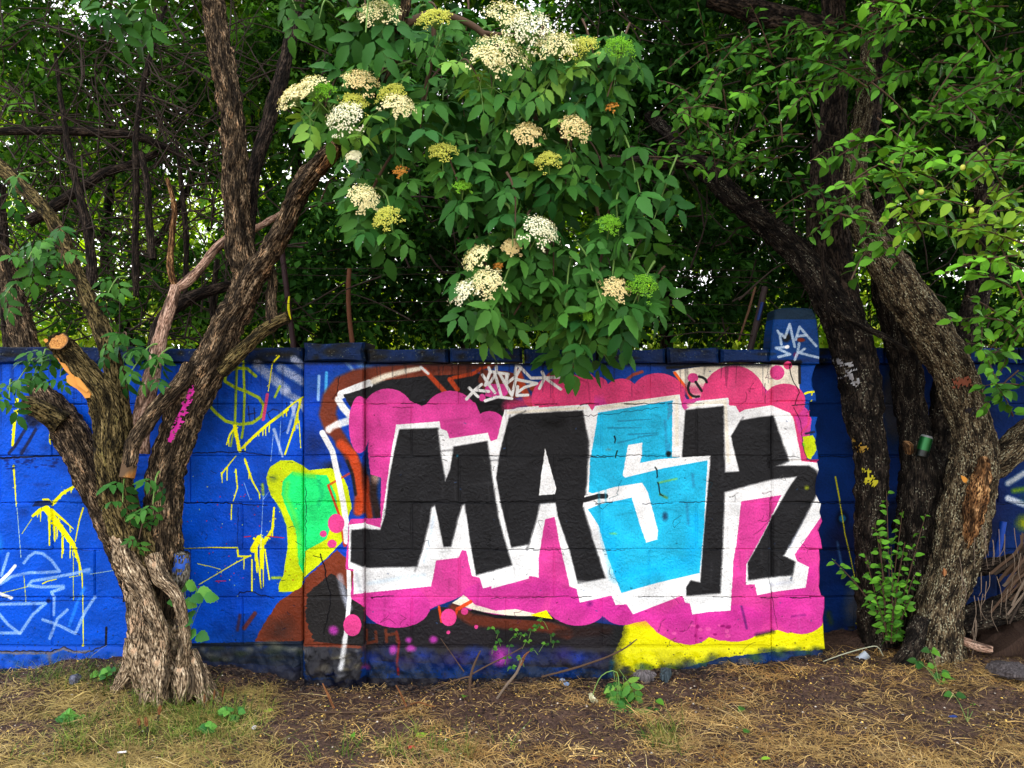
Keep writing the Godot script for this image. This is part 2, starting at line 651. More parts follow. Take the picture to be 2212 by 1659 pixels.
func paint_main() -> Canvas:
	var c := Canvas.new(650, 650, 1800, 1510, 1.3, NAVY)
	# ground coats
	c.poly(g2(0, [650, 780, 790, 780, 790, 1400, 650, 1400]), Color(0.02, 0.24, 0.68))
	c.spray(g2(1, [1290, 235, 1800, 235, 2400, 240, 2900, 270]), 90, Color(0.03, 0.25, 0.62), 0.5)
	c.spray(g2(0, [650, 835, 700, 825, 740, 812]), 60, Color(0.03, 0.27, 0.62), 0.7, 0.7)
	# the left post: white sprays, then the brown arc
	c.spray(g2(1, [930, 290, 925, 430]), 9, Color(0.62, 0.78, 0.95), 0.6, 0.9)
	c.spray(g2(1, [975, 270, 970, 390]), 9, Color(0.30, 0.72, 0.95), 0.6, 0.9)
	c.spray(g2(1, [1080, 190, 1140, 260]), 12, Color(0.60, 0.74, 0.90), 0.8, 0.7)
	c.spray(g2(1, [1180, 220, 1225, 250]), 30, Color(0.55, 0.72, 0.9), 0.9, 0.6)
	c.soft_oval(g2(1, [900, 700])[0], 40, 60, DEEP, 0.9, 0.6)
	c.soft_oval(g2(1, [1000, 830])[0], 34, 18, Color(0.08, 0.09, 0.12), 0.9, 0.8)
	c.spray(g2(1, [1060, 760, 1090, 830, 1110, 900]), 20, Color(0.03, 0.2, 0.6), 0.5)
	c.spray(g2(1, [1010, 600, 980, 520, 1000, 420, 1060, 340, 1150, 300, 1290, 280, 1450, 265, 1600, 260, 1800, 255]), 44, BROWN, 0.35, 1.0)
	c.spray(g2(1, [1480, 250, 1700, 235, 1960, 225]), 22, Color(0.38, 0.15, 0.09), 0.5)
	c.poly(g2(1, [1090, 410, 1200, 350, 1330, 315, 1560, 290, 1900, 275, 2040, 300, 2090, 480, 2040, 560, 1900, 530, 1500, 520, 1200, 480]), Color(0.10, 0.10, 0.11), 5.0)
	c.spray(g2(1, [1560, 250, 1690, 390]), 13, RUST, 0.4)
	c.spray(g2(1, [1715, 310, 1760, 370]), 13, RUST, 0.4)
	c.spray(g2(10, [120, 330, 330, 290, 440, 230]), 11, RUST, 0.5)
	c.spray(g2(10, [400, 240, 560, 180, 690, 165]), 9, RUST, 0.5, 0.9)
	c.poly(g2(10, [430, 240, 720, 260, 880, 300, 900, 420, 860, 560, 560, 560, 400, 380]), Color(0.40, 0.18, 0.12), 3.0)
	c.spray(g2(10, [850, 270, 900, 420, 960, 600]), 22, RUST, 0.5, 0.9)
	c.spray(g2(10, [1090, 420, 1200, 300, 1330, 230, 1480, 200]), 11, RUST, 0.5, 0.9)
	c.spray(g2(10, [1010, 440, 1080, 480, 1000, 640]), 20, Color(0.55, 0.22, 0.11), 0.5)
	c.spray(g2(14, [120, 270, 180, 220, 270, 190]), 9, RUST, 0.5, 0.8)
	c.poly(g2(10, [400, 520, 560, 590, 800, 560, 960, 640, 720, 680, 640, 800, 500, 720, 380, 730]), Color(0.08, 0.08, 0.09), 2.0)
	c.poly(g2(10, [480, 400, 720, 400, 740, 520, 620, 570, 490, 540]), PINK, 2.0)
	c.oval(g2(10, [450, 555])[0], 7, 8, PINK)
	# white scallop strokes on the post
	c.spray(g2(1, [1065, 400, 1150, 365, 1230, 335]), 20, WHITE, 0.15)
	c.spray(g2(1, [1260, 320, 1330, 290, 1440, 262, 1530, 245]), 20, CREAM, 0.6, 1.0, 14)
	c.spray(g2(1, [1540, 235, 1585, 275]), 8, WHITE, 0.5)
	c.spray(g2(1, [1045, 430, 1075, 480, 1110, 520]), 18, WHITE, 0.3)
	c.spray(g2(1, [990, 610, 1040, 580, 1100, 560]), 20, WHITE, 0.4, 0.95)
	c.poly(g2(1, [1080, 400, 1130, 390, 1240, 350, 1240, 420, 1120, 480]), Color(0.12, 0.12, 0.13), 3.0)
	# rust, brown and black beside the cloud
	c.spray(g2(1, [1040, 640, 1090, 720, 1150, 830, 1200, 950, 1210, 1080]), 34, Color(0.42, 0.17, 0.10), 0.4)
	c.spray(g2(1, [1060, 700, 1130, 760, 1170, 900, 1175, 1000, 1165, 1100]), 28, RUST, 0.5)
	c.spray(g2(1, [1210, 900, 1215, 1000, 1235, 1130]), 20, Color(0.62, 0.2, 0.07), 0.6)
	c.spray(g2(1, [1100, 800, 1130, 880, 1150, 1000]), 10, Color(0.08, 0.07, 0.08), 0.7, 0.9)
	c.spray(g2(1, [1260, 860, 1255, 1000, 1280, 1120]), 24, Color(0.15, 0.10, 0.09), 0.6)
	c.soft_oval(g2(1, [1270, 900])[0], 14, 18, Color(0.75, 0.62, 0.55), 0.9, 0.7)
	c.soft_oval(g2(1, [1205, 880])[0], 10, 60, Color(0.06, 0.05, 0.06), 0.9, 0.8)
	# lower part of the wall
	c.poly(g2(3, [1040, 350, 900, 480, 850, 520, 840, 560, 660, 680, 600, 800, 545, 900, 545, 960, 1210, 960, 1210, 500]), BROWN, 4.0)
	c.poly(g2(3, [860, 610, 1010, 490, 1120, 600, 1200, 700, 1210, 930, 900, 900, 850, 760]), Color(0.14, 0.13, 0.13), 6.0)
	c.spray(g2(3, [700, 830, 760, 780, 800, 720]), 46, Color(0.22, 0.15, 0.13), 0.9, 0.7)
	c.poly(g2(3, [1200, 790, 1400, 800, 1660, 690, 1900, 720, 2240, 740, 2700, 800, 2840, 830, 2750, 1000, 2700, 1060, 1200, 1010]), Color(0.13, 0.12, 0.13), 5.0)
	c.spray(g2(3, [1740, 700, 1850, 770, 2050, 790, 2300, 810, 2420, 850]), 32, Color(0.38, 0.17, 0.11), 0.5)
	c.spray(g2(4, [400, 850, 600, 840, 700, 830]), 30, Color(0.16, 0.10, 0.09), 0.7, 0.8)
	for i in 16:
		c.soft_oval(Vector2(800 + i * 38.0, 1418 + c.rg.randf_range(-8, 14)), c.rg.randf_range(30, 60), c.rg.randf_range(16, 34), [Color(0.07, 0.19, 0.60), Color(0.06, 0.11, 0.30), Color(0.15, 0.13, 0.42)][i % 3], 0.9, 0.85)
	c.poly(g2(3, [830, 930, 1190, 940, 1190, 1130, 860, 1090]), Color(0.17, 0.17, 0.19), 6.0)
	for i in 26: c.soft_oval(Vector2(c.rg.randf_range(655, 785), c.rg.randf_range(1392, 1470)), c.rg.randf_range(6, 20), c.rg.randf_range(4, 11), [Color(0.42, 0.39, 0.30), Color(0.06, 0.10, 0.22), Color(0.16, 0.16, 0.17), Color(0.42, 0.42, 0.44)][i % 4], 0.8, 0.7)
	c.spray(g2(3, [1395, 840, 1410, 900, 1400, 1010, 1410, 1090]), 8, Color(0.55, 0.12, 0.12), 0.7, 0.8)
	c.soft_oval(g2(3, [1408, 1072])[0], 4, 10, Color(0.8, 0.1, 0.12), 0.5, 0.9)
	c.spray(g2(3, [1215, 830, 1215, 910, 1260, 900]), 9, Color(0.42, 0.18, 0.1), 0.5, 0.8)
	c.spray(g2(3, [1270, 840, 1275, 900]), 9, Color(0.42, 0.18, 0.1), 0.5, 0.8)
	c.spray(g2(3, [1330, 830, 1335, 900]), 9, Color(0.42, 0.18, 0.1), 0.5, 0.8)
	c.spray(g2(3, [1340, 860, 1395, 850, 1400, 900]), 9, Color(0.42, 0.18, 0.1), 0.5, 0.8)
	# the green and lime patch
	lime_patch(c)
	c.spray(g2(1, [930, 920, 950, 1000, 925, 1060]), 14, Color(0.05, 0.6, 0.4), 0.9, 0.4)
	c.spray(g2(1, [985, 945, 1050, 1120]), 6, Color(0.80, 0.22, 0.10), 0.3)
	c.spray(g2(1, [985, 945, 1110, 875]), 6, Color(0.80, 0.22, 0.10), 0.4, 0.8)
	c.spray(g2(3, [1065, 190, 1085, 320]), 10, Color(0.80, 0.22, 0.10), 0.4, 0.9)
	c.spray(g2(1, [950, 630, 1010, 740, 1045, 900, 1075, 1050, 1095, 1180]), 14, WHITE, 0.2)
	c.spray(g2(3, [1085, 190, 1095, 300]), 13, WHITE, 0.2)
	c.spray(g2(3, [1055, 510, 1080, 620, 1110, 700]), 20, Color(0.72, 0.74, 0.80), 0.8, 0.7)
	c.spray(g2(3, [1108, 470, 1112, 640, 1095, 820, 1085, 900]), 11, WHITE, 0.3)
	c.spray(g2(3, [1085, 880, 1070, 1040]), 16, WHITE, 0.7, 0.9)
	# the yellow foot on the right
	c.poly(g2(4, [800, 800, 925, 760, 1300, 860, 2030, 680, 2030, 950, 1700, 960, 1400, 990, 1100, 1060, 740, 1110, 720, 990, 770, 900]), YELLOW.darkened(0.03), 4.0)
	c.spray(g2(4, [770, 830, 730, 960, 690, 1080]), 46, Color(0.10, 0.11, 0.11), 0.95, 0.8)
	c.spray(g2(4, [720, 1020, 715, 1090]), 18, Color(0.1, 0.45, 0.55), 0.9, 0.7)
	for i in 22:
		var t := i / 21.0
		c.soft_oval(g2(4, [lerpf(900, 2000, t), lerpf(1075, 970, minf(1.0, t * 1.3)) + c.rg.randf_range(-30, 24)])[0], c.rg.randf_range(12, 26), c.rg.randf_range(8, 17), [Color(0.12, 0.27, 0.30), Color(0.25, 0.36, 0.12), Color(0.05, 0.12, 0.25)][i % 3], 0.9, 0.75)
	# cream panel upper right
	c.poly(g2(14, [580, 190, 640, 170, 900, 135, 1500, 120, 1815, 130, 1825, 440, 760, 470]), CREAM, 2.0)
	c.spray(g2(14, [520, 150, 640, 145, 820, 125, 1300, 108, 1500, 100, 1815, 110]), 9, Color(0.06, 0.06, 0.07), 0.6)
	c.spray(g2(14, [590, 200, 680, 320, 750, 450]), 7, Color(0.98, 0.38, 0.10), 0.25)
	c.poly(g2(2, [1850, 210, 2000, 210, 2000, 1010, 1850, 1010]), Color(0.03, 0.27, 0.62), 2.0)
	c.spray(g2(14, [1815, 130, 1818, 300]), 7, BLACK, 0.3)
	# the pink cloud
	var cloud := g2(1, [1240, 430, 1340, 380, 1550, 470, 1720, 400, 1870, 450, 1900, 520, 1960, 510, 2035, 540, 2200, 500, 2400, 430, 2560, 320, 2640, 330, 2660, 360, 2740, 330, 2820, 345, 2900, 320, 3000, 300, 3060, 310, 3140, 430, 3220, 420, 3260, 320, 3420, 250, 3560, 300, 3640, 400, 3700, 360, 3800, 380, 3850, 480, 3890, 520, 3870, 700, 3840, 820, 3950, 830, 3960, 1100, 3965, 1400, 3970, 1690])
	cloud.append_array(g2(4, [1950, 800, 1780, 850, 1715, 830, 1500, 890, 1370, 895, 1295, 870, 1200, 920, 1100, 905, 1000, 850, 925, 775, 800, 800, 655, 745, 500, 805, 380, 765, 330, 712, 230, 742, 120, 708, 0, 710]))
	cloud.append_array(g2(3, [1900, 700, 1800, 620, 1740, 650, 1630, 690, 1400, 810, 1290, 790, 1215, 700, 1120, 640, 1140, 480, 1090, 465, 1110, 190, 1125, 165, 1300, 160]))
	cloud.append_array(g2(1, [1305, 900, 1240, 880, 1225, 740]))
	c.poly(cloud, PINK, 1.0)
	for e in [[1, 1175, 582, 64, 172], [1, 1345, 520, 158, 155], [1, 1720, 560, 175, 182], [1, 1955, 580, 90, 80]]:
		c.oval(g2(e[0], [e[1], e[2]])[0], e[3] * 0.36, e[4] * 0.36, PINK, 0.8)
	for e in [[2, 430, 430, 190, 160], [2, 570, 340, 60, 70], [2, 640, 350, 60, 55], [2, 780, 400, 105, 95], [2, 1000, 400, 160, 128], [2, 1452, 430, 196, 204], [2, 1760, 440, 125, 105]]:
		c.oval(g2(e[0], [e[1], e[2]])[0], e[3] * 0.36, e[4] * 0.36, ROSE, 0.8)
	for e in [[3, 1400, 690, 200, 128], [3, 2000, 640, 220, 105], [4, 190, 640, 130, 100], [4, 520, 690, 170, 116], [4, 790, 700, 130, 102], [4, 1190, 790, 150, 130], [4, 1460, 790, 170, 112], [4, 1860, 720, 155, 136]]:
		c.oval(g2(e[0], [e[1], e[2]])[0], e[3] * 0.36, e[4] * 0.36, PINK.lerp(Color(0.80, 0.19, 0.60), 0.5), 0.8)
	c.spray(g2(2, [100, 470, 500, 380, 700, 400, 1000, 370, 1300, 380]), 36, ROSE, 0.8, 0.8)
	c.spray(g2(2, [1340, 480, 1500, 440, 1800, 480]), 40, ROSE, 0.8, 0.9)
	c.spray(g2(4, [300, 560, 600, 700, 1100, 760, 1700, 740, 1900, 500]), 60, Color(0.82, 0.19, 0.60), 0.9, 0.7)
	# cream slivers and the black shadow under the scallops
	c.poly(g2(3, [1730, 670, 1800, 620, 1870, 680, 1990, 715, 2110, 705, 2240, 735, 2300, 745, 2100, 748, 1900, 720]), CREAM, 1.0)
	c.spray(g2(3, [1760, 705, 1840, 660]), 9, Color(0.92, 0.30, 0.12), 0.3)
	c.spray(g2(3, [1650, 690, 1665, 780]), 7, Color(0.80, 0.25, 0.10), 0.4)
	c.spray(g2(3, [1760, 700, 1740, 770]), 7, Color(0.80, 0.25, 0.10), 0.4)
	c.poly(g2(4, [230, 742, 330, 712, 370, 765, 300, 755]), YELLOW, 1.0)
	c.spray(g2(3, [1850, 715, 1980, 745, 2200, 760]), 8, Color(0.07, 0.07, 0.08), 0.5)
	c.spray(g2(4, [20, 750, 300, 765, 370, 775]), 8, Color(0.07, 0.07, 0.08), 0.5)
	# dots
	for e in [[1, 1035, 1175, 50, 58], [1, 958, 1237, 21, 20], [1, 1010, 1297, 28, 26], [3, 1132, 802, 54, 66], [3, 1710, 755, 47, 52], [3, 1805, 718, 21, 22], [3, 1875, 812, 12, 12], [3, 1708, 845, 11, 11], [2, 1715, 270, 43, 44], [2, 1780, 226, 26, 24], [2, 1210, 302, 32, 30]]:
		c.oval(g2(e[0], [e[1], e[2]])[0], e[3] * 0.36, e[4] * 0.36, ROSE.lerp(PINK, 0.5), 0.6)
	for e in [[3, 1018, 830, 34, 30], [3, 1375, 950, 28, 32], [3, 1470, 890, 24, 22], [3, 1618, 885, 30, 26], [4, 55, 985, 62, 60], [3, 1215, 1050, 30, 20], [3, 1480, 940, 34, 24]]:
		c.soft_oval(g2(e[0], [e[1], e[2]])[0], e[3] * 0.42, e[4] * 0.42, Color(0.74, 0.22, 0.66), 0.7, 0.95)
	# right edge marks
	c.spray(g2(2, [1910, 500, 1900, 580, 1850, 640]), 5, ROSE, 0.3)
	c.poly(g2(2, [1870, 655, 1930, 645, 1958, 700, 1950, 740, 1915, 790, 1870, 770]), LIME.lerp(YELLOW, 0.4), 1.5)
	c.spray(g2(2, [1885, 635, 1935, 625]), 7, Color(0.1, 0.12, 0.2), 0.7)
	c.spray(g2(2, [1870, 700, 1865, 740]), 10, Color(0.4, 0.75, 0.1), 0.9)
	c.spray(g2(2, [1800, 520, 1840, 680, 1885, 805]), 12, ROSE, 0.2)
	c.spray(g2(2, [1855, 805, 1985, 800]), 9, ROSE, 0.2)
	c.spray(g2(14, [1870, 405, 1900, 392, 1960, 385]), 5, YELLOW, 0.2)
	c.spray(g2(14, [1940, 400, 1935, 420]), 3, YELLOW, 0.2)
	c.spray(g2(14, [1936, 470, 1926, 520]), 3, YELLOW, 0.2)
	c.spray(g2(14, [905, 292, 890, 262, 862, 245, 830, 237]), 6, BLACK, 0.15)
	c.spray(g2(14, [735, 295, 720, 350, 735, 400, 765, 428, 800, 436, 828, 432]), 6, BLACK, 0.15)
	c.spray(g2(14, [797, 290, 855, 378]), 6, BLACK, 0.15)
	# white outline of the letters
	c.poly(g2(1, [1395, 582, 1655, 562, 1662, 606, 1700, 620, 1716, 665, 1945, 630, 1962, 682, 2012, 664, 2060, 508, 2120, 480, 2250, 470, 2250, 1500, 2200, 1490, 1915, 1565, 1895, 1500, 1850, 1490, 1815, 1338, 1790, 1335, 1770, 1380, 1635, 1397, 1605, 1552, 1205, 1592, 1140, 1600, 1138, 1450, 1108, 1445, 1112, 1182, 1205, 1172, 1300, 1200, 1330, 1000, 1360, 780]), WHITE, 0.9)
	c.poly(g2(2, [80, 492, 580, 460, 605, 500, 622, 470, 1130, 400, 1146, 480, 1160, 496, 1232, 440, 1422, 420, 1428, 466, 1466, 470, 1490, 510, 1520, 492, 1680, 465, 1792, 512, 1812, 540, 1862, 800, 1990, 815, 1985, 1040, 1996, 1110, 1820, 1362, 1836, 1402, 1906, 1436, 1886, 1560, 1720, 1582, 1595, 1606, 1580, 1540, 1528, 1542, 1530, 1420, 1640, 1220, 1740, 1005, 1500, 1042, 1470, 1300, 1452, 1400, 1436, 1698, 1300, 1706, 1206, 1722, 1190, 1655, 1165, 1650, 1145, 1608, 850, 1720, 812, 1660, 745, 1664, 720, 1608, 532, 1650, 510, 1568, 470, 1552, 410, 1300, 380, 1135, 322, 1150, 282, 1395, 210, 1405, 226, 1505, 0, 1566, -20, 900, 0, 780, 30, 690, 60, 560]), WHITE, 0.9)
	c.spray(g2(2, [100, 510, 560, 480]), 9, CREAM, 0.7, 0.8)
	c.spray(g2(2, [640, 485, 1110, 415, 1110, 700]), 12, CREAM, 0.7, 0.8)
	c.spray(g2(2, [1180, 465, 1400, 440, 1420, 800]), 12, CREAM, 0.7, 0.8)
	c.spray(g2(3, [1150, 480, 1180, 600]), 12, Color(0.75, 0.76, 0.8), 0.9, 0.6)
	c.spray(g2(3, [1230, 550, 1400, 520, 1560, 500]), 14, Color(0.82, 0.90, 0.95), 0.9, 0.6)
	c.spray(g2(3, [1560, 420, 1600, 250, 1620, 130]), 12, Color(0.80, 0.88, 0.95), 0.9, 0.6)
	c.spray(g2(4, [1880, 120, 1780, 330]), 14, Color(0.74, 0.80, 0.90), 0.9, 0.8)
	c.spray(g2(4, [1660, 560, 1800, 540]), 14, Color(0.85, 0.86, 0.9), 0.9, 0.7)
	# black letters
	c.poly(g2(1, [1415, 612, 1640, 604, 1660, 770, 1688, 930, 1720, 850, 1742, 716, 1938, 682, 1962, 860, 2002, 1130, 2058, 1330, 2086, 1422, 1875, 1482, 1850, 1340, 1828, 1190, 1808, 1050, 1788, 1062, 1762, 1140, 1720, 1310, 1680, 1312, 1655, 1180, 1627, 1058, 1604, 1072, 1588, 1170, 1550, 1330, 1515, 1432, 1205, 1436, 1122, 1402, 1128, 1216, 1205, 1210, 1300, 1216, 1328, 1130, 1355, 900, 1385, 740]), BLACK, 1.1)
	c.poly(g2(2, [105, 546, 160, 520, 545, 500, 578, 690, 575, 790, 562, 1005, 690, 998, 692, 1018, 545, 1066, 600, 1260, 680, 1500, 520, 1532, 470, 1330, 400, 1130, 386, 1046, 288, 1054, 265, 1160, 222, 1296, 120, 1316, 60, 1060, 30, 900, 52, 750]), BLACK, 1.1)
	c.poly(g2(2, [322, 724, 340, 790, 390, 965, 380, 1000, 285, 1006, 300, 880]), WHITE, 1.0)
	c.poly(g2(2, [1165, 496, 1390, 472, 1395, 770, 1398, 870, 1490, 865, 1455, 720, 1440, 650, 1495, 560, 1600, 540, 1690, 530, 1735, 670, 1780, 798, 1705, 830, 1905, 830, 1945, 860, 1975, 930, 1970, 960, 1850, 1190, 1748, 1370, 1820, 1406, 1804, 1480, 1700, 1490, 1542, 1512, 1540, 1410, 1582, 1340, 1690, 1130, 1788, 960, 1836, 890, 1680, 908, 1530, 945, 1396, 985, 1385, 1300, 1370, 1590, 1172, 1606, 1170, 1560, 1195, 1518, 1255, 1532, 1275, 1250, 1318, 775, 1145, 780]), BLACK, 1.1)
	soft_edge(c, g2(1, [1415, 612, 1640, 604, 1660, 770, 1688, 930, 1720, 850, 1742, 716, 1938, 682, 1962, 860, 2002, 1130, 2058, 1330, 2086, 1422, 1875, 1482, 1850, 1340, 1828, 1190, 1808, 1050, 1788, 1062, 1762, 1140, 1720, 1310, 1680, 1312, 1655, 1180, 1627, 1058, 1604, 1072, 1588, 1170, 1550, 1330, 1515, 1432, 1205, 1436, 1122, 1402, 1128, 1216, 1205, 1210, 1300, 1216, 1328, 1130, 1355, 900, 1385, 740]))
	soft_edge(c, g2(2, [105, 546, 160, 520, 545, 500, 578, 690, 575, 790, 562, 1005, 690, 998, 692, 1018, 545, 1066, 600, 1260, 680, 1500, 520, 1532, 470, 1330, 400, 1130, 386, 1046, 288, 1054, 265, 1160, 222, 1296, 120, 1316, 60, 1060, 30, 900, 52, 750]))
	soft_edge(c, g2(2, [1165, 496, 1390, 472, 1395, 770, 1398, 870, 1490, 865, 1455, 720, 1440, 650, 1495, 560, 1600, 540, 1690, 530, 1735, 670, 1780, 798, 1705, 830, 1905, 830, 1945, 860, 1975, 930, 1970, 960, 1850, 1190, 1748, 1370, 1820, 1406, 1804, 1480, 1700, 1490, 1542, 1512, 1540, 1410, 1582, 1340, 1690, 1130, 1788, 960, 1836, 890, 1680, 908, 1530, 945, 1396, 985, 1385, 1300, 1370, 1590, 1172, 1606, 1170, 1560, 1195, 1518, 1255, 1532, 1275, 1250, 1318, 775, 1145, 780]))
	# the cyan S with its white hooks
	c.poly(g2(2, [640, 510, 1087, 436, 1084, 775, 1298, 792, 1275, 1200, 1250, 1472, 1000, 1530, 780, 1592, 700, 1380, 640, 1180, 580, 1090, 700, 1040, 585, 985, 592, 800, 620, 640]), CYAN, 0.9)
	c.spray(g2(2, [700, 1200, 760, 1480, 1000, 1450, 1200, 1400, 1220, 1150]), 50, Color(0.05, 0.72, 0.95), 0.9, 0.7)
	c.poly(g2(2, [820, 704, 905, 690, 904, 770, 892, 812, 1000, 790, 1140, 778, 1318, 768, 1298, 796, 1040, 842, 800, 900, 788, 886]), WHITE, 0.8)
	c.poly(g2(2, [560, 1008, 740, 956, 905, 930, 940, 990, 1000, 1215, 996, 1270, 930, 1290, 890, 1180, 842, 1020, 700, 1050, 548, 1078]), WHITE, 0.8)
	c.spray(g2(2, [400, 1040, 560, 1032, 640, 1010, 684, 1010]), 12, BLACK, 0.2)
	c.poly(g2(2, [1085, 520, 1087, 440, 1060, 450, 1055, 560]), Color(0.2, 0.6, 0.75), 3.0)
	for e in [[760, 560, 960, 548], [820, 640, 1000, 630], [760, 690, 880, 660], [700, 600, 900, 600], [880, 655, 1000, 640]]:
		c.spray(g2(2, e), 7, Color(0.10, 0.36, 0.48), 0.9, 0.5, 3.0)
	for e in [[1040, 560, 1050, 740], [1065, 700, 1060, 770], [1170, 1060, 1180, 1180], [1205, 880, 1212, 950]]:
		c.spray(g2(2, e), 10, Color(0.18, 0.42, 0.58), 0.95, 0.45)
	c.spray(g2(2, [1000, 930, 1110, 905]), 7, LIME, 0.9, 0.55)
	c.spray(g2(2, [1010, 1000, 1050, 1020]), 9, Color(0.45, 0.55, 0.1), 0.9, 0.7)
	c.crack(g2(2, [975, 840, 990, 900]), 4.0, Color(0.05, 0.12, 0.15), 9.0)
	c.crack(g2(2, [1000, 930, 1030, 1010]), 4.0, Color(0.06, 0.14, 0.17), 9.0)
	c.soft_oval(g2(2, [1040, 1130])[0], 9, 13, Color(0.10, 0.2, 0.32), 0.7, 0.8)
	c.crack(g2(2, [740, 650, 738, 690]), 4.0, Color(0.04, 0.1, 0.12), 9.0)
	c.crack(g2(2, [745, 735, 742, 780]), 4.0, Color(0.05, 0.2, 0.12), 9.0)
	c.soft_oval(g2(2, [1062, 755])[0], 8, 8, Color(0.03, 0.06, 0.06), 0.5, 1.0)
	c.soft_oval(g2(2, [700, 730])[0], 9, 5, Color(0.4, 0.5, 0.5), 0.9, 0.6)
	c.soft_oval(g2(2, [730, 1235])[0], 14, 4, LIME, 0.9, 0.5)
	c.soft_oval(g2(2, [1890, 960])[0], 8, 7, Color(0.55, 0.6, 0.1), 0.8, 0.9)
	c.soft_oval(g2(1, [1760, 768])[0], 4, 5, Color(0.1, 0.4, 0.5), 0.8, 0.9)
	c.spray(g2(2, [1660, 560, 1665, 830]), 13, Color(0.05, 0.05, 0.06), 0.9, 0.6)
	c.spray(g2(2, [1690, 1130, 1690, 1490]), 7, Color(0.05, 0.05, 0.06), 0.7, 0.8)
	c.soft_oval(g2(2, [360, 570])[0], 40, 16, Color(0.03, 0.03, 0.035), 0.8, 0.9)
	c.soft_oval(g2(4, [590, 672])[0], 9, 9, Color(0.5, 0.1, 0.45), 0.8, 0.8)
	c.spray(g2(4, [1500, 690, 1530, 820]), 8, Color(0.35, 0.10, 0.40), 0.8, 0.75)
	c.spray(g2(4, [1800, 748, 1880, 740]), 8, Color(0.5, 0.1, 0.45), 0.9, 0.6)
	c.spray(g2(4, [1590, 860, 1690, 840]), 14, Color(0.12, 0.10, 0.14), 0.9, 0.7)
	for i in 16: c.soft_oval(g2(4, [c.rg.randf_range(1080, 1420), c.rg.randf_range(790, 880)])[0], c.rg.randf_range(3, 8), c.rg.randf_range(2, 5), Color(0.60, 0.06, 0.42) if i % 2 else Color(0.93, 0.35, 0.66), 0.4, 0.9)
	c.spray(g2(2, [1450, 330, 1460, 400]), 30, ROSE.lightened(0.1), 0.9, 0.3)
	c.spray(g2(2, [430, 270, 580, 330, 590, 450]), 6, Color(0.6, 0.14, 0.3), 0.8, 0.4)
	# white tag over the cloud
	for e in [[450, 300, 530, 420, 590, 500], [520, 215, 535, 260, 590, 270, 740, 290, 720, 350, 690, 380], [605, 205, 605, 270], [530, 280, 480, 415, 540, 380, 590, 300], [590, 290, 660, 530], [640, 280, 780, 530, 830, 330], [720, 300, 715, 400, 830, 310, 880, 220, 835, 165, 815, 290], [830, 165, 990, 330], [830, 350, 1060, 395, 920, 440, 850, 490], [845, 430, 835, 530, 960, 525], [480, 590, 620, 545, 780, 565], [300, 445, 400, 545], [270, 570, 360, 470, 440, 405], [380, 470, 520, 485], [1000, 335, 1370, 325], [1120, 265, 1150, 330, 1090, 450], [1150, 330, 1230, 390, 1330, 460]]:
		c.spray(g2(10, e), 7.6, WHITE, 0.2, 1.0, 7.0)
	# the tall post's top
	c.poly(g2(11, [-100, -100, 1800, -100, 1800, 1400, -100, 1400]), Color(0.01, 0.21, 0.45), 1.0)
	c.poly(g2(0, [1640, 640, 1800, 640, 1800, 690, 1640, 690]), Color(0.06, 0.15, 0.22), 3.0)
	c.spray(g2(0, [1668, 782, 1728, 782]), 12, Color(0.03, 0.04, 0.06), 0.5)
	c.soft_oval(g2(11, [620, 880])[0], 12, 12, Color(0.02, 0.02, 0.03), 0.5, 1.0)
	c.soft_oval(g2(11, [980, 930])[0], 11, 6, Color(0.45, 0.13, 0.06), 0.4, 1.0)
	c.soft_oval(g2(11, [860, 1310])[0], 8, 8, Color(0.35, 0.1, 0.3), 0.6, 0.9)
	for e in [[395, 700, 450, 790, 490, 1040], [490, 780, 580, 870, 700, 530, 830, 1100], [850, 920, 950, 600, 1370, 1080], [900, 830, 1130, 810], [640, 1100, 350, 1130, 710, 1290, 420, 1360], [940, 1020, 900, 1250, 830, 1430], [1080, 1150, 940, 1250, 1440, 1380]]:
		c.spray(g2(11, e), 7.0, Color(0.72, 0.78, 0.85), 0.4, 0.9, 7.0, 0.9)
	c.spray(g2(11, [650, 1100, 620, 1110]), 9, WHITE, 0.3)
	c.oval(g2(2, [1780, 226])[0], 9, 9, ROSE, 0.6)
	for i in 150:
		var p := Vector2(c.rg.randf_range(800, 1770), c.rg.randf_range(870, 1370))
		var cc := c.img.get_pixelv(Vector2i((p - c.o) * c.s))
		var l := c.rg.randf_range(15, 60)
		var v := Vector2(c.rg.randf_range(-4, 4), l) if c.rg.randf() < 0.55 else Vector2(l, c.rg.randf_range(-8, 8))
		var q := p + v
		if c.img.get_pixelv(Vector2i((q - c.o) * c.s).clamp(Vector2i.ZERO, Vector2i(c.w - 1, c.h - 1))).is_equal_approx(cc): c.spray(PackedVector2Array([p, q]), c.rg.randf_range(5, 13), cc.lightened(0.10) if i % 2 else cc.darkened(0.22), 0.95, 0.45)
	for i in 130:
		var p := Vector2(c.rg.randf_range(795, 1775), c.rg.randf_range(800, 1420))
		var cc := c.img.get_pixelv(Vector2i((p - c.o) * c.s))
		c.spray(PackedVector2Array([p, p + Vector2(c.rg.randf_range(-4, 4), c.rg.randf_range(-2, 2))]), c.rg.randf_range(1.0, 3.0), cc.darkened(0.6) if i % 3 else Color(0.2, 0.32, 0.5), 0.5, 0.8)
	# grime under the coping, joints that show through, cracks
	c.poly(g2(0, [640, 732, 1662, 744, 1662, 782, 640, 781]), Color(0.02, 0.14, 0.31), 1.0)
	grime(c, 655, 1660, 734, 778)
	c.poly(g2(0, [640, 1462, 1400, 1462, 1560, 1440, 1800, 1415, 1800, 1520, 640, 1520]), Color(0.06, 0.08, 0.16), 3.0)
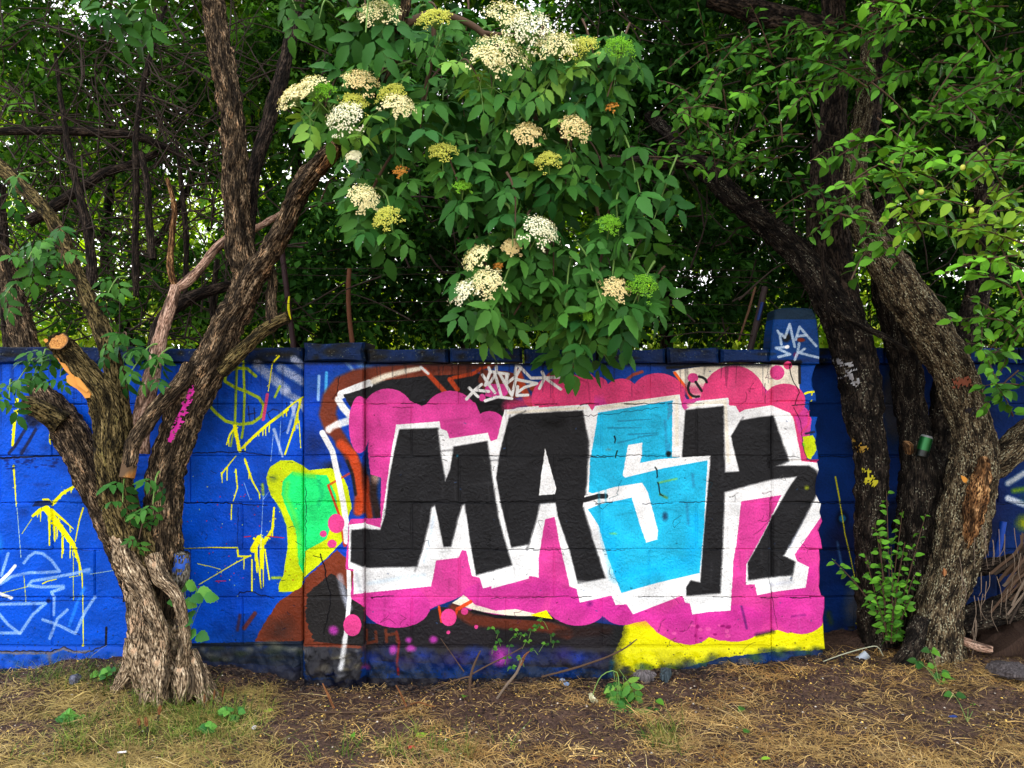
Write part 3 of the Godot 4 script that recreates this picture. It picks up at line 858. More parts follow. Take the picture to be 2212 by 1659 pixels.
	for i in 40: c.soft_oval(Vector2(c.rg.randf_range(660, 1780), c.rg.randf_range(1432, 1475)), c.rg.randf_range(10, 40), c.rg.randf_range(5, 14), [Color(0.06, 0.07, 0.10), Color(0.12, 0.14, 0.20), Color(0.04, 0.09, 0.26)][i % 3], 0.9, 0.7)
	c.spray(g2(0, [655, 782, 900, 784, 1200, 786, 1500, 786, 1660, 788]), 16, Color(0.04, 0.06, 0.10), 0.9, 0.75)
	for y in [873.0, 985.0, 1086.0, 1187.0, 1290.0]:
		var x := 800.0
		while x < 1760.0:
			if c.rg.randf() < 0.4:
				c.crack(PackedVector2Array([Vector2(x, y + c.rg.randf_range(-2, 2)), Vector2(x + c.rg.randf_range(30, 90), y + c.rg.randf_range(-3, 3))]), c.rg.randf_range(1.0, 2.4), Color(0.06, 0.06, 0.08), 3.0)
			x += c.rg.randf_range(50, 110)
	var ink := Color(0.05, 0.05, 0.07)
	c.crack(g2(14, [1720, 110, 1740, 230, 1820, 400, 1770, 520]), 2.6, ink)
	c.crack(g2(14, [1770, 550, 1830, 700, 1850, 900, 1890, 1060]), 1.6, ink)
	c.crack(g2(14, [1475, 300, 1480, 500]), 1.5, ink, 2.0)
	c.crack(g2(14, [1505, 130, 1510, 300]), 1.2, ink, 2.0)
	c.crack(g2(4, [1670, 40, 1660, 500, 1715, 820]), 1.2, ink, 2.0)
	c.crack(g2(1, [1050, 290, 1040, 380, 1010, 430]), 1.6, ink)
	c.crack(g2(1, [850, 960, 850, 1200, 845, 1480]), 1.8, Color(0.05, 0.2, 0.15))
	c.crack(g2(3, [940, 380, 970, 500, 1000, 620, 980, 760, 960, 860]), 3.2, ink)
	c.crack(g2(3, [900, 390, 950, 395]), 2.0, ink)
	c.crack(g2(1, [1380, 780, 1550, 770, 1700, 800]), 1.6, Color(0.02, 0.02, 0.03))
	c.crack(g2(1, [1420, 1050, 1700, 1040, 2000, 1060]), 2.2, Color(0.02, 0.02, 0.03))
	c.crack(g2(2, [560, 770, 720, 770, 900, 765]), 1.6, ink)
	c.crack(g2(2, [40, 1050, 300, 1040, 540, 1030]), 2.0, Color(0.02, 0.02, 0.03))
	c.crack(g2(4, [660, 350, 800, 350]), 1.4, Color(0.1, 0.25, 0.3))
	c.crack(g2(2, [390, 540, 700, 520, 1000, 480]), 1.2, ink)
	c.crack(g2(1, [1380, 480, 1500, 475]), 1.4, Color(0.4, 0.08, 0.25))
	for i in 46:   # fine map cracks
		var p := Vector2(c.rg.randf_range(800, 1770), c.rg.randf_range(800, 1400))
		var q := PackedVector2Array([p])
		for k in 3: q.append(q[k] + Vector2(c.rg.randf_range(-22, 22), c.rg.randf_range(-20, 20)))
		c.crack(q, 0.9, c.img.get_pixelv(Vector2i((p - c.o) * c.s)).darkened(0.65), 6.0)
	c.spray(g2(0, [787, 800, 788, 1100, 787, 1440]), 7, Color(0.10, 0.05, 0.07), 0.9, 0.5)
	for i in 300: c.spray(PackedVector2Array([Vector2(c.rg.randf_range(655, 1780), 1455 - absf(c.rg.randfn(0, 40)))]), c.rg.randf_range(1.5, 4.5), Color(0.13, 0.11, 0.10), 0.5, 0.7)
	for i in 40:
		var p := Vector2(c.rg.randf_range(800, 1660), c.rg.randf_range(784, 792))
		c.spray(PackedVector2Array([p, p + Vector2(c.rg.randf_range(-3, 3), c.rg.randf_range(15, 70))]), c.rg.randf_range(4, 12), Color(0.05, 0.05, 0.08), 0.95, 0.35, 2.0)
	c.finish(1330, 1480, false)
	return c


func paint_left() -> Canvas:
	var c := Canvas.new(-420, 730, 660, 1520, 1.2, BLUE)
	for i in 14: c.soft_oval(Vector2(c.rg.randf_range(400, 660), c.rg.randf_range(760, 1380)), c.rg.randf_range(60, 130), c.rg.randf_range(50, 110), Color(0.01, 0.22, 0.64), 0.95, 0.5, 0.1)
	c.soft_oval(Vector2(430, 860), 110, 190, NAVY, 0.95, 0.75, 0.1)
	c.soft_oval(Vector2(640, 820), 70, 90, NAVY, 0.95, 0.7, 0.1)
	c.soft_oval(Vector2(560, 1380), 160, 60, NAVY, 0.95, 0.7, 0.1)
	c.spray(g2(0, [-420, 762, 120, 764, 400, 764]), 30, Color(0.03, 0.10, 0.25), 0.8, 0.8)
	c.poly(g2(0, [380, 725, 660, 725, 660, 776, 380, 776]), Color(0.10, 0.07, 0.06), 5.0)
	c.poly(g2(0, [-420, 735, 660, 735, 660, 783, -420, 783]), Color(0.03, 0.13, 0.30), 1.0)
	grime(c, -410, 655, 740, 778)
	# grey and white sprays
	for e in [[1, 560, 225, 730, 370, 30], [1, 700, 240, 860, 340, 26], [1, 780, 190, 880, 260, 22], [1, 720, 385, 880, 470, 20]]:
		c.spray(g2(e[0], [e[1], e[2], e[3], e[4]]), e[5], Color(0.70, 0.72, 0.80), 0.6, 0.75, e[5] * 0.9, 1.0)
	for e in [[810, 440, 870, 570], [790, 460, 740, 630], [765, 450, 800, 600], [660, 610, 710, 770]]:
		c.spray(g2(1, e), 10, Color(0.75, 0.80, 0.92), 0.6, 0.85, 7.0)
	# the lime patch, left part
	lime_patch(c)
	# dollar sign
	var dl := Color(0.66, 0.74, 0.05)
	c.spray(g2(1, [550, 290, 500, 245, 430, 240, 370, 270, 365, 320, 420, 355, 500, 385, 570, 420, 600, 470, 585, 530, 530, 570, 450, 580, 370, 560, 310, 510, 280, 475]), 8.5, dl, 0.4, 0.95)
	c.spray(g2(1, [437, 215, 430, 400, 425, 590]), 7, dl, 0.4, 0.95)
	c.spray(g2(1, [475, 200, 483, 400, 475, 600, 465, 660]), 7, dl, 0.4, 0.95)
	c.oval(g2(1, [436, 215])[0], 5, 7, dl)
	c.spray(g2(1, [420, 600, 400, 710]), 6, dl, 0.6, 0.8)
	c.spray(g2(1, [620, 400, 595, 550]), 8, Color(0.80, 0.24, 0.45), 0.3)
	c.spray(g2(1, [695, 350, 665, 415]), 7, dl, 0.5, 0.9)
	for e in [[505, 470, 515, 560], [540, 480, 545, 550], [505, 520, 550, 510], [650, 490, 620, 510, 640, 550, 690, 540, 690, 495, 650, 488], [735, 450, 740, 510]]:
		c.spray(g2(1, e), 4, Color(0.05, 0.08, 0.22), 0.6, 0.7, 4.0, 0.9)
	# thrown yellow paint
	c.splat(g2(1, [455, 740, 435, 650, 425, 590]), 7, 9, YELLOW, 2, 20)
	c.splat(g2(1, [430, 590, 395, 640, 375, 700]), 5, 3, YELLOW, 3, 20)
	c.splat(g2(1, [470, 720, 540, 650, 620, 580, 700, 520, 740, 490]), 6, 7, YELLOW, 6, 22)
	c.splat(g2(1, [820, 430, 780, 600, 725, 760]), 5, 4, YELLOW, 3, 30)
	c.splat(g2(1, [720, 500, 780, 450, 900, 370]), 4, 3, YELLOW, 3, 20)
	c.splat(g2(1, [690, 170, 650, 210, 625, 380]), 4, 2, YELLOW, 0, 10)
	c.splat(g2(1, [810, 560, 820, 720]), 2.5, 2, YELLOW, 0, 10)
	c.splat(g2(1, [430, 770, 350, 870]), 2, 4, YELLOW, 1, 40)
	c.splat(g2(1, [345, 870, 350, 930]), 4, 1.5, YELLOW, 0, 30)
	c.splat(g2(1, [430, 850, 440, 960, 415, 1040]), 4, 2, YELLOW, 1, 30)
	c.splat(g2(1, [485, 790, 530, 920, 575, 1000]), 5, 3, YELLOW, 2, 24)
	c.splat(g2(1, [405, 1060, 403, 1150]), 2.5, 3, YELLOW, 0, 24)
	c.splat(g2(1, [535, 1330, 570, 1260, 600, 1290]), 15, 10, YELLOW, 8, 100)
	c.splat(g2(1, [600, 1290, 650, 1210, 660, 1080]), 8, 4, YELLOW, 1, 40)
	c.splat(g2(1, [110, 1325, 300, 1318, 440, 1318]), 2, 3, YELLOW, 0, 20)
	c.splat(g2(1, [440, 1330, 445, 1370, 520, 1370]), 5, 3, YELLOW, 1, 40)
	c.splat(g2(1, [520, 1365, 430, 1410, 210, 1540]), 3, 1.6, YELLOW, 0, 20)
	c.splat(g2(1, [200, 1415, 290, 1435, 340, 1450]), 1.6, 1.2, YELLOW, 0, 20)
	for e in [[527, 1390, 527, 1580], [560, 1380, 583, 1560], [605, 1330, 632, 1510]]: c.spray(g2(1, e), 3.4, YELLOW, 0.2)
	for e in [[595, 1000, 580, 1330], [630, 980, 595, 1030], [655, 640, 640, 800], [480, 930, 515, 1030], [700, 560, 690, 760]]: c.spray(g2(1, e), 1.3, Color(0.75, 0.85, 0.95), 0.3, 0.8)
	for i in 90: c.spray(PackedVector2Array([Vector2(c.rg.randf_range(400, 640), c.rg.randf_range(1010, 1300)), Vector2.ZERO]).slice(0, 1), c.rg.randf_range(1.2, 3.2), Color(0.75, 0.08, 0.12) if i % 4 else YELLOW, 0.3)
	for e in [[310, 1520, 370, 1518], [480, 1255, 520, 1250], [620, 1250, 720, 1260]]: c.spray(g2(1, e), 2.4, Color(0.75, 0.1, 0.14), 0.4)
	# left of the tree: drips, yellow bursts, white tags
	c.splat(g2(13, [180, 480, 160, 600, 140, 860]), 8, 6, YELLOW, 1, 20)
	c.splat(g2(13, [190, 350, 180, 410]), 9, 5, YELLOW, 2, 14)
	c.splat(g2(13, [150, 1090, 165, 1300, 180, 1550]), 5, 2, YELLOW, 0, 20)
	c.splat(g2(13, [555, 745, 565, 850]), 3, 2, YELLOW, 1, 20)
	c.splat(g2(13, [590, 1520, 700, 1400, 835, 1320]), 8, 6, YELLOW, 2, 14)
	c.splat(g2(13, [480, 1470, 540, 1470, 590, 1520]), 4, 5, YELLOW, 1, 14)
	c.spray(g2(13, [300, 650, 180, 850, 100, 950]), 9, Color(0.10, 0.10, 0.22), 0.5, 0.85)
	c.spray(g2(13, [400, 680, 320, 820, 240, 950]), 9, Color(0.10, 0.10, 0.22), 0.5, 0.85)
	c.soft_oval(g2(13, [360, 560])[0], 26, 26, Color(0.03, 0.08, 0.2), 0.5, 0.95)
	c.spray(g2(13, [0, 430, 240, 430]), 4, Color(0.03, 0.08, 0.2), 0.6, 0.8)
	c.crack(g2(13, [0, 1010, 150, 1000, 400, 990, 660, 975]), 6.0, Color(0.03, 0.06, 0.16), 3.0)
	for i in 40: c.soft_oval(g2(13, [c.rg.randf_range(60, 660), c.rg.randf_range(1010, 1130)])[0], c.rg.randf_range(2, 8), c.rg.randf_range(1, 4), Color(0.02, 0.12, 0.4), 0.5, 0.7)
	c.poly(g2(13, [360, 1550, 400, 1490, 560, 1480, 600, 1530, 480, 1550]), Color(0.02, 0.13, 0.34), 1.0)
	c.splat(g2(9, [330, 80, 400, 20, 460, 0]), 6, 10, YELLOW, 2, 26)
	c.splat(g2(9, [470, 10, 560, 130, 650, 250, 740, 370]), 16, 11, YELLOW, 12, 62)
	c.splat(g2(9, [740, 370, 790, 520, 830, 680]), 9, 3.5, YELLOW, 3, 30)
	c.spray(g2(9, [830, 680, 838, 1000, 842, 1390]), 2.4, YELLOW, 0.2)
	c.oval(g2(9, [842, 1392])[0], 2.4, 3.6, YELLOW)
	c.splat(g2(9, [520, 20, 640, 120, 740, 210]), 8, 2, YELLOW, 4, 26)
	c.splat(g2(9, [840, 0, 800, 130, 760, 340]), 4, 2.4, YELLOW, 0, 20)
	c.spray(g2(9, [493, 100, 498, 375]), 3.4, YELLOW, 0.2)
	c.spray(g2(9, [535, 130, 545, 300]), 3.0, YELLOW, 0.2)
	for e in [[170, 0, 190, 250, 210, 500], [240, 680, 260, 950], [740, 480, 740, 930], [320, 110, 220, 260], [910, 670, 1170, 628], [20, 860, 280, 795], [700, 700, 830, 680]]:
		c.spray(g2(9, e), 2.0, Color(0.85, 0.93, 0.75) if e[0] % 20 else YELLOW, 0.4, 0.9, 1.6, 0.9)
	c.splat(g2(9, [430, 765, 480, 740, 570, 720]), 3, 2, YELLOW, 0, 20)
	var tagc := Color(0.62, 0.76, 0.97)
	for e in [[240, 555, 290, 490, 350, 450, 430, 460, 520, 530, 600, 640, 480, 650, 300, 655, 120, 690, 0, 770], [900, 620, 760, 660, 500, 710, 320, 740, 285, 785, 420, 800, 640, 790, 640, 810, 520, 850, 545, 900, 540, 1080], [80, 460, 50, 560, 10, 680], [-40, 975, 200, 970, 460, 965, 330, 1080, 200, 1270, 80, 1180, -30, 1050], [-40, 1265, 200, 1265], [680, 1030, 580, 1120, 500, 1320], [430, 1130, 600, 1190, 760, 1270, 860, 1050, 960, 900]]:
		c.spray(g2(9, e), 8.5, tagc, 0.55, 0.8, 9.0, 0.8)
	c.spray(g2(9, [850, 810, 780, 960, 700, 1190]), 10, Color(0.15, 0.5, 0.97), 0.6, 0.8)
	c.spray(g2(9, [150, 585, 90, 660, -20, 760]), 8.5, WHITE, 0.3)
	c.spray(g2(9, [-30, 860, 60, 890, 110, 910]), 8.5, WHITE, 0.3)
	c.soft_oval(g2(9, [885, 640])[0], 14, 10, Color(0.45, 0.65, 0.97), 0.9, 0.7)
	c.soft_oval(g2(9, [-40, 360])[0], 20, 30, Color(0.2, 0.65, 0.95), 0.9, 0.8)
	c.soft_oval(g2(9, [490, 940])[0], 7, 7, ink_blue(), 0.6, 0.9)
	c.crack(g2(9, [0, 945, 200, 940, 480, 945, 700, 940, 950, 942]), 1.4, ink_blue(), 2.0)
	c.spray(g2(9, [1075, 1210, 1070, 1380]), 6, Color(0.10, 0.09, 0.10), 0.4)
	c.crack(g2(9, [0, 1455, 300, 1450, 520, 1455, 640, 1410, 740, 1450, 900, 1460, 1070, 1390]), 4.0, Color(0.12, 0.09, 0.10), 4.0)
	c.spray(g2(9, [-40, 1465, 300, 1466, 520, 1470, 640, 1425, 740, 1460, 900, 1450]), 7, Color(0.52, 0.45, 0.43), 0.6, 0.8, 7.0, 0.9)
	c.spray(g2(9, [500, 1480, 530, 1560]), 14, Color(0.45, 0.38, 0.37), 0.9, 0.8)
	for i in 24: c.soft_oval(Vector2(c.rg.randf_range(-60, 280), c.rg.randf_range(1412, 1450)), c.rg.randf_range(12, 30), c.rg.randf_range(4, 10), [Color(0.15, 0.48, 0.90), Color(0.02, 0.2, 0.55), Color(0.35, 0.42, 0.62)][i % 3], 0.9, 0.5)
	# strip right of the tree: joints, rust strokes, the grey foot
	c.spray(g2(3, [480, 820, 545, 730]), 12, Color(0.42, 0.16, 0.12), 0.5, 0.85)
	c.spray(g2(3, [455, 740, 440, 830]), 10, Color(0.30, 0.12, 0.14), 0.7, 0.7)
	c.poly(g2(3, [545, 900, 600, 800, 680, 670, 840, 560, 900, 900]), BROWN, 4.0)
	c.soft_oval(g2(3, [700, 830])[0], 50, 40, Color(0.2, 0.14, 0.13), 0.9, 0.7)
	c.poly(g2(3, [-40, 915, 900, 895, 900, 1100, -40, 1100]), Color(0.10, 0.14, 0.20), 6.0)
	for i in 34: c.soft_oval(Vector2(c.rg.randf_range(420, 658), c.rg.randf_range(1388, 1440)), c.rg.randf_range(8, 30), c.rg.randf_range(4, 11), [Color(0.06, 0.13, 0.30), Color(0.42, 0.42, 0.36), Color(0.14, 0.18, 0.10), Color(0.08, 0.08, 0.10)][i % 4], 0.9, 0.7)
	c.crack(g2(1, [140, 752, 300, 748, 480, 745, 640, 770]), 3.0, ink_blue(), 3.0)
	c.crack(g2(1, [120, 1050, 350, 1050, 620, 1065]), 3.0, ink_blue(), 3.0)
	c.crack(g2(3, [440, 610, 520, 600, 660, 640]), 3.0, ink_blue(), 5.0)
	c.crack(g2(1, [445, 1080, 440, 1300]), 1.4, ink_blue(), 2.0)
	for y in [873.0, 985.0, 1086.0, 1187.0, 1290.0]:
		for i in 8: c.crack(PackedVector2Array([Vector2(i * 90 - 300, y), Vector2(i * 90 - 300 + c.rg.randf_range(30, 80), y + c.rg.randf_range(-3, 3))]), c.rg.randf_range(0.8, 2.0), ink_blue(), 3.0)
	for i in 50:
		var p := Vector2(c.rg.randf_range(-50, 640), c.rg.randf_range(800, 1390))
		c.crack(PackedVector2Array([p, p + Vector2(c.rg.randf_range(-14, 14), c.rg.randf_range(-9, 9))]), 1.3, ink_blue(), 4.0)
	c.poly(g2(0, [-420, 1445, 270, 1440, 420, 1425, 660, 1440, 660, 1520, -420, 1520]), Color(0.13, 0.17, 0.28), 3.0)
	for i in 70:
		var p := Vector2(c.rg.randf_range(-400, 650), c.rg.randf_range(784, 800))
		c.spray(PackedVector2Array([p, p + Vector2(c.rg.randf_range(-4, 4), c.rg.randf_range(30, 150))]), c.rg.randf_range(4, 14), Color(0.02, 0.09, 0.27), 0.95, 0.30, 2.0)
	for i in 90: c.soft_oval(Vector2(c.rg.randf_range(-400, 650), c.rg.randf_range(800, 1430)), c.rg.randf_range(4, 40), c.rg.randf_range(3, 16), [Color(0.0, 0.16, 0.52), Color(0.05, 0.38, 0.88), Color(0.02, 0.10, 0.30)][i % 3], 0.9, 0.35)
	for i in 260: c.spray(PackedVector2Array([Vector2(c.rg.randf_range(-400, 650), 1440 - absf(c.rg.randfn(0, 45)))]), c.rg.randf_range(1.5, 4.5), Color(0.16, 0.13, 0.11), 0.5, 0.7)
	c.finish(1350, 1475, false)
	return c


func grime(c: Canvas, x0: float, x1: float, y0: float, y1: float) -> void:   # mossy black weathering on coping stones
	var n := int((x1 - x0) / 11.0)
	for i in n:
		c.soft_oval(Vector2(c.rg.randf_range(x0, x1), c.rg.randf_range(y0, y1)), c.rg.randf_range(12, 40), c.rg.randf_range(5, 16), [Color(0.06, 0.06, 0.06), Color(0.02, 0.10, 0.22), Color(0.12, 0.10, 0.07), Color(0.03, 0.14, 0.32)][i % 4], 0.9, 0.9)
	for i in n * 3: c.spray(PackedVector2Array([Vector2(c.rg.randf_range(x0, x1), c.rg.randf_range(y0, y1 - 6))]), c.rg.randf_range(1.5, 4.0), Color(0.42, 0.42, 0.36), 0.5, 0.7)


func soft_edge(c: Canvas, p: PackedVector2Array) -> void:   # overspray round a filled shape
	p.append(p[0])
	c.spray(p, 6.5, Color(0.12, 0.12, 0.13), 0.95, 0.7)
	for i in 26:
		var k := c.rg.randi() % (p.size() - 1)
		var q := p[k].lerp(p[k + 1], c.rg.randf())
		c.spray(PackedVector2Array([q, q + (p[k + 1] - p[k]).normalized() * c.rg.randf_range(4, 20)]), c.rg.randf_range(5, 11), Color(0.16, 0.16, 0.17), 0.95, 0.5)


func lime_patch(c: Canvas) -> void:
	var lm := LIME.lerp(YELLOW, 0.45)
	c.poly(g2(1, [612, 900, 640, 835, 700, 795, 770, 795, 830, 825, 870, 855, 1000, 842, 1060, 870, 1100, 940, 1130, 1080, 1100, 1150, 1085, 1270, 980, 1380, 840, 1500, 825, 1560, 800, 1585, 690, 1585, 690, 1540, 720, 1480, 745, 1300, 735, 1180, 700, 1090, 640, 1000]), lm, 1.5)
	c.spray(g2(1, [690, 850, 650, 900, 680, 1000, 730, 1100, 770, 1200, 775, 1340, 750, 1480, 720, 1560]), 26, lm, 0.7, 0.9)
	c.spray(g2(1, [700, 835, 780, 835, 850, 880]), 26, lm, 0.7, 0.9)
	c.spray(g2(1, [650, 1500, 700, 1500]), 10, lm, 0.8, 0.8)
	c.spray(g2(1, [590, 940, 595, 1000]), 10, lm, 0.8, 0.7)
	c.poly(g2(1, [715, 920, 770, 865, 860, 880, 980, 885, 1030, 1000, 1050, 1120, 1000, 1200, 975, 1270, 850, 1340, 838, 1480, 812, 1420, 795, 1220, 740, 1090, 705, 1000]), GREEN, 1.5)
	c.spray(g2(1, [740, 930, 730, 1010, 780, 1120, 810, 1250, 820, 1400]), 18, GREEN.lerp(lm, 0.35), 0.95, 0.8)
	c.spray(g2(1, [780, 870, 900, 890]), 16, GREEN.lerp(lm, 0.5), 0.95, 0.8)


func ink_blue() -> Color:
	return Color(0.02, 0.06, 0.20)


func paint_right() -> Canvas:
	var c := Canvas.new(1740, 730, 2640, 1500, 0.9, Color(0.01, 0.16, 0.40))
	for i in 30: c.soft_oval(Vector2(c.rg.randf_range(1760, 2600), c.rg.randf_range(760, 1450)), c.rg.randf_range(40, 90), c.rg.randf_range(40, 120), [Color(0.01, 0.10, 0.27), Color(0.02, 0.22, 0.50), Color(0.08, 0.07, 0.20)][i % 3], 0.95, 0.6, 0.2)
	for i in 40: c.soft_oval(Vector2(c.rg.randf_range(1770, 2500), c.rg.randf_range(760, 1450)), c.rg.randf_range(20, 80), c.rg.randf_range(20, 70), Color(0.02, 0.05, 0.12), 0.95, 0.55, 0.2)
	grime(c, 1745, 2630, 744, 786)
	c.soft_oval(g2(7, [1215, 900])[0], 36, 110, Color(0.24, 0.24, 0.26), 0.5, 0.95)
	c.soft_oval(g2(8, [930, 800])[0], 40, 70, Color(0.30, 0.31, 0.34), 0.7, 0.9)
	c.soft_oval(g2(8, [810, 125])[0], 18, 22, Color(0.0, 0.05, 0.14), 0.5, 0.9)
	c.soft_oval(g2(8, [810, 128])[0], 9, 10, Color(0.05, 0.42, 0.62), 0.5, 0.95)
	c.spray(g2(8, [770, 310, 800, 470]), 9, Color(0.25, 0.42, 0.62), 0.9, 0.7)
	c.spray(g2(8, [700, 860, 720, 930]), 20, Color(0.25, 0.30, 0.05), 0.9, 0.6)
	c.spray(g2(7, [755, 1465, 790, 1650]), 4.0, YELLOW, 0.4, 0.95)
	c.spray(g2(8, [790, 0, 830, 250, 870, 420, 920, 650, 945, 800, 965, 940]), 3.0, YELLOW, 0.4, 0.95, 2.0, 0.9)
	c.splat(g2(8, [920, 940, 990, 870, 1090, 790]), 3, 2, YELLOW, 0, 10)
	c.spray(g2(12, [720, 220, 830, 150, 1000, 100]), 18, Color(0.80, 0.83, 0.85), 0.7, 0.9)
	c.spray(g2(12, [720, 320, 850, 370, 1000, 400]), 18, Color(0.85, 0.88, 0.92), 0.6, 0.9)
	c.spray(g2(12, [760, 270, 900, 250]), 18, Color(0.45, 0.60, 0.10), 0.9, 0.9)
	c.soft_oval(g2(12, [830, 490])[0], 24, 24, Color(0.65, 0.68, 0.05), 0.8, 0.9)
	c.soft_oval(g2(12, [900, 300])[0], 40, 40, Color(0.05, 0.3, 0.25), 0.9, 0.6)
	for i in 26: c.soft_oval(g2(8, [c.rg.randf_range(720, 1020), c.rg.randf_range(960, 1090)])[0], c.rg.randf_range(4, 14), c.rg.randf_range(3, 8), [Color(0.28, 0.28, 0.28), Color(0.03, 0.12, 0.40), Color(0.10, 0.10, 0.11)][i % 3], 0.7, 0.8)
	for y in [985.0, 1086.0, 1187.0]: c.crack(PackedVector2Array([Vector2(1760, y), Vector2(2000, y + 3), Vector2(2500, y)]), 1.6, Color(0.0, 0.03, 0.1), 3.0)
	c.finish(1330, 1420, false)
	return c


# ---------------------------------------------------------------- blocks

# One block with a rough, chamfered face. pts: outline on the face in grid units (clockwise as seen); z: its face; deep: how far it runs back.
func block(c: Canvas, pts: PackedVector2Array, z: float, deep: float, bevel := 2.2, flat := true) -> ArrayMesh:
	var mb := MB.new()
	var mid := Vector2.ZERO
	for p in pts: mid += p
	mid /= pts.size()
	var n := pts.size()
	var inner := PackedVector2Array()
	for p in pts: inner.append(p + (mid - p).normalized() * bevel * 1.4)
	var m0 := mb.p(at(mid.x, mid.y, z), Vector3.BACK, c.uvof(mid))
	for p in inner: mb.p(at(p.x, p.y, z), Vector3.BACK, c.uvof(p))
	for i in n: mb.tri(m0, 1 + (i + 1) % n, 1 + i)
	for i in n:
		var a := pts[i]
		var b := pts[(i + 1) % n]
		var ai := inner[i]
		var bi := inner[(i + 1) % n]
		var out := at(a.x, a.y, z) + at(b.x, b.y, z) - 2.0 * at(mid.x, mid.y, z)
		var e := (at(b.x, b.y, 0) - at(a.x, a.y, 0)).normalized()
		var on := Vector3(e.y, -e.x, 0)
		if on.dot(out) < 0: on = -on
		var bn := (on + Vector3.BACK).normalized()
		var zb := z - bevel * MPP * 1.2
		mb.quad(mb.p(at(ai.x, ai.y, z), bn, c.uvof(ai)), mb.p(at(bi.x, bi.y, z), bn, c.uvof(bi)), mb.p(at(b.x, b.y, z) + Vector3(0, 0, zb - z), bn, c.uvof(b)), mb.p(at(a.x, a.y, z) + Vector3(0, 0, zb - z), bn, c.uvof(a)))
		mb.quad(mb.p(at(a.x, a.y, z) + Vector3(0, 0, zb - z), on, c.uvof(a)), mb.p(at(b.x, b.y, z) + Vector3(0, 0, zb - z), on, c.uvof(b)), mb.p(at(b.x, b.y, z) + Vector3(0, 0, -deep), on, c.uvof(b)), mb.p(at(a.x, a.y, z) + Vector3(0, 0, -deep), on, c.uvof(a)))
	return mb.mesh()


# Outline of a block: straight between corners but worn at the rims; gap is left as the joint.
func outline(x0: float, y0: float, x1: float, y1: float, gap: float, wear: float, worn_right := 0.0) -> PackedVector2Array:
	var p := PackedVector2Array()
	x0 += gap * 0.5
	x1 -= gap * 0.5
	y0 += gap * 0.5
	y1 -= gap * 0.5
	var k := 3
	for i in k: p.append(Vector2(lerpf(x0, x1, float(i) / k), y0 + (0.0 if i == 0 else rf(0, wear))))
	var kr := 2 if worn_right == 0.0 else 5
	for i in kr: p.append(Vector2(x1 - rf(0, wear) - (rf(0, worn_right) if worn_right > 0.0 else 0.0), lerpf(y0, y1, float(i) / kr)))
	for i in k: p.append(Vector2(lerpf(x1, x0, float(i) / k), y1 - (0.0 if i == 0 else rf(0, wear))))
	for i in 2: p.append(Vector2(x0 + rf(0, wear), lerpf(y1, y0, i / 2.0)))
	return p


func slab(c: Canvas, x0: float, y0: float, x1: float, y1: float, z: float, deep: float) -> ArrayMesh:
	return block(c, PackedVector2Array([Vector2(x0, y0), Vector2(x1, y0), Vector2(x1, y1), Vector2(x0, y1)]), z, deep, 1.0)


# Rough foot of a wall: a displaced sheet from (x0,y0) to (x1,y1) that bulges out.
func foot(c: Canvas, x0: float, x1: float, y0: float, y1: float, z: float, bulge: float, lump: float, seedv: int) -> ArrayMesh:
	var mb := MB.new()
	var nx := maxi(4, int((x1 - x0) / 7.0))
	var ny := 14
	for j in ny + 1:
		for i in nx + 1:
			var x := lerpf(x0, x1, float(i) / nx)
			var t := float(j) / ny
			var y := lerpf(y0, y1, t)
			var h := gnoise.get_noise_2d(x * 0.035 + seedv * 50.0, y * 0.05) * lump + gnoise.get_noise_2d(x * 0.13, y * 0.13 + seedv * 9.0) * lump * 0.5
			var e := minf(minf(i, nx - i) / 2.0, 1.0)
			var zz := z + (bulge * smoothstep(0.0, 0.5, t) + h * minf(1.0, t * 4.0)) * e - (1.0 - e) * 0.03 - (0.02 if j == 0 else 0.0)
			mb.p(at(x, y, z) + Vector3(0, 0, zz - z), Vector3.BACK, c.uvof(Vector2(x, y)))
	var w := nx + 1
	for j in ny + 1:
		for i in w:
			var a := mb.v[j * w + mini(i + 1, nx)] - mb.v[j * w + maxi(i - 1, 0)]
			var b := mb.v[maxi(j - 1, 0) * w + i] - mb.v[mini(j + 1, ny) * w + i]
			mb.n[j * w + i] = a.cross(b).normalized()
	for j in ny:
		for i in nx:
			var a := j * w + i
			mb.quad(a, a + 1, a + w + 1, a + w)
	return mb.mesh()


func courses(o: Node, c: Canvas, m: Material, x0: float, x1: float, ys: Array, z: float, length: float, shift: float, deep: float, gap := 2.4, wear := 1.0) -> void:
	for k in ys.size() - 1:
		var x := x0
		var first := true
		while x < x1 - 1.0:
			var e := x + length * (shift if first and k % 2 == 1 else 1.0)
			if e > x1 - length * 0.3: e = x1
			part(o, "concrete_block", block(c, outline(x, ys[k], e, ys[k + 1], gap, wear), z + rf(-0.003, 0.002), deep, rf(1.6, 2.6)), m)
			x = e
			first = false


# ---------------------------------------------------------------- bark, soil, cut wood

func seamless(w: int, h: int, stretch: int, freq: float, seedv: int, ridged := false, oct := 4) -> PackedByteArray:
	var n := FastNoiseLite.new()
	n.seed = seedv
	n.frequency = freq
	n.fractal_octaves = oct
	n.fractal_type = FastNoiseLite.FRACTAL_RIDGED if ridged else FastNoiseLite.FRACTAL_FBM
	var im := n.get_seamless_image(w, h / stretch, false, false, 0.12, true)
	if stretch > 1: im.resize(w, h, Image.INTERPOLATE_CUBIC)
	im.convert(Image.FORMAT_L8)
	return im.get_data()


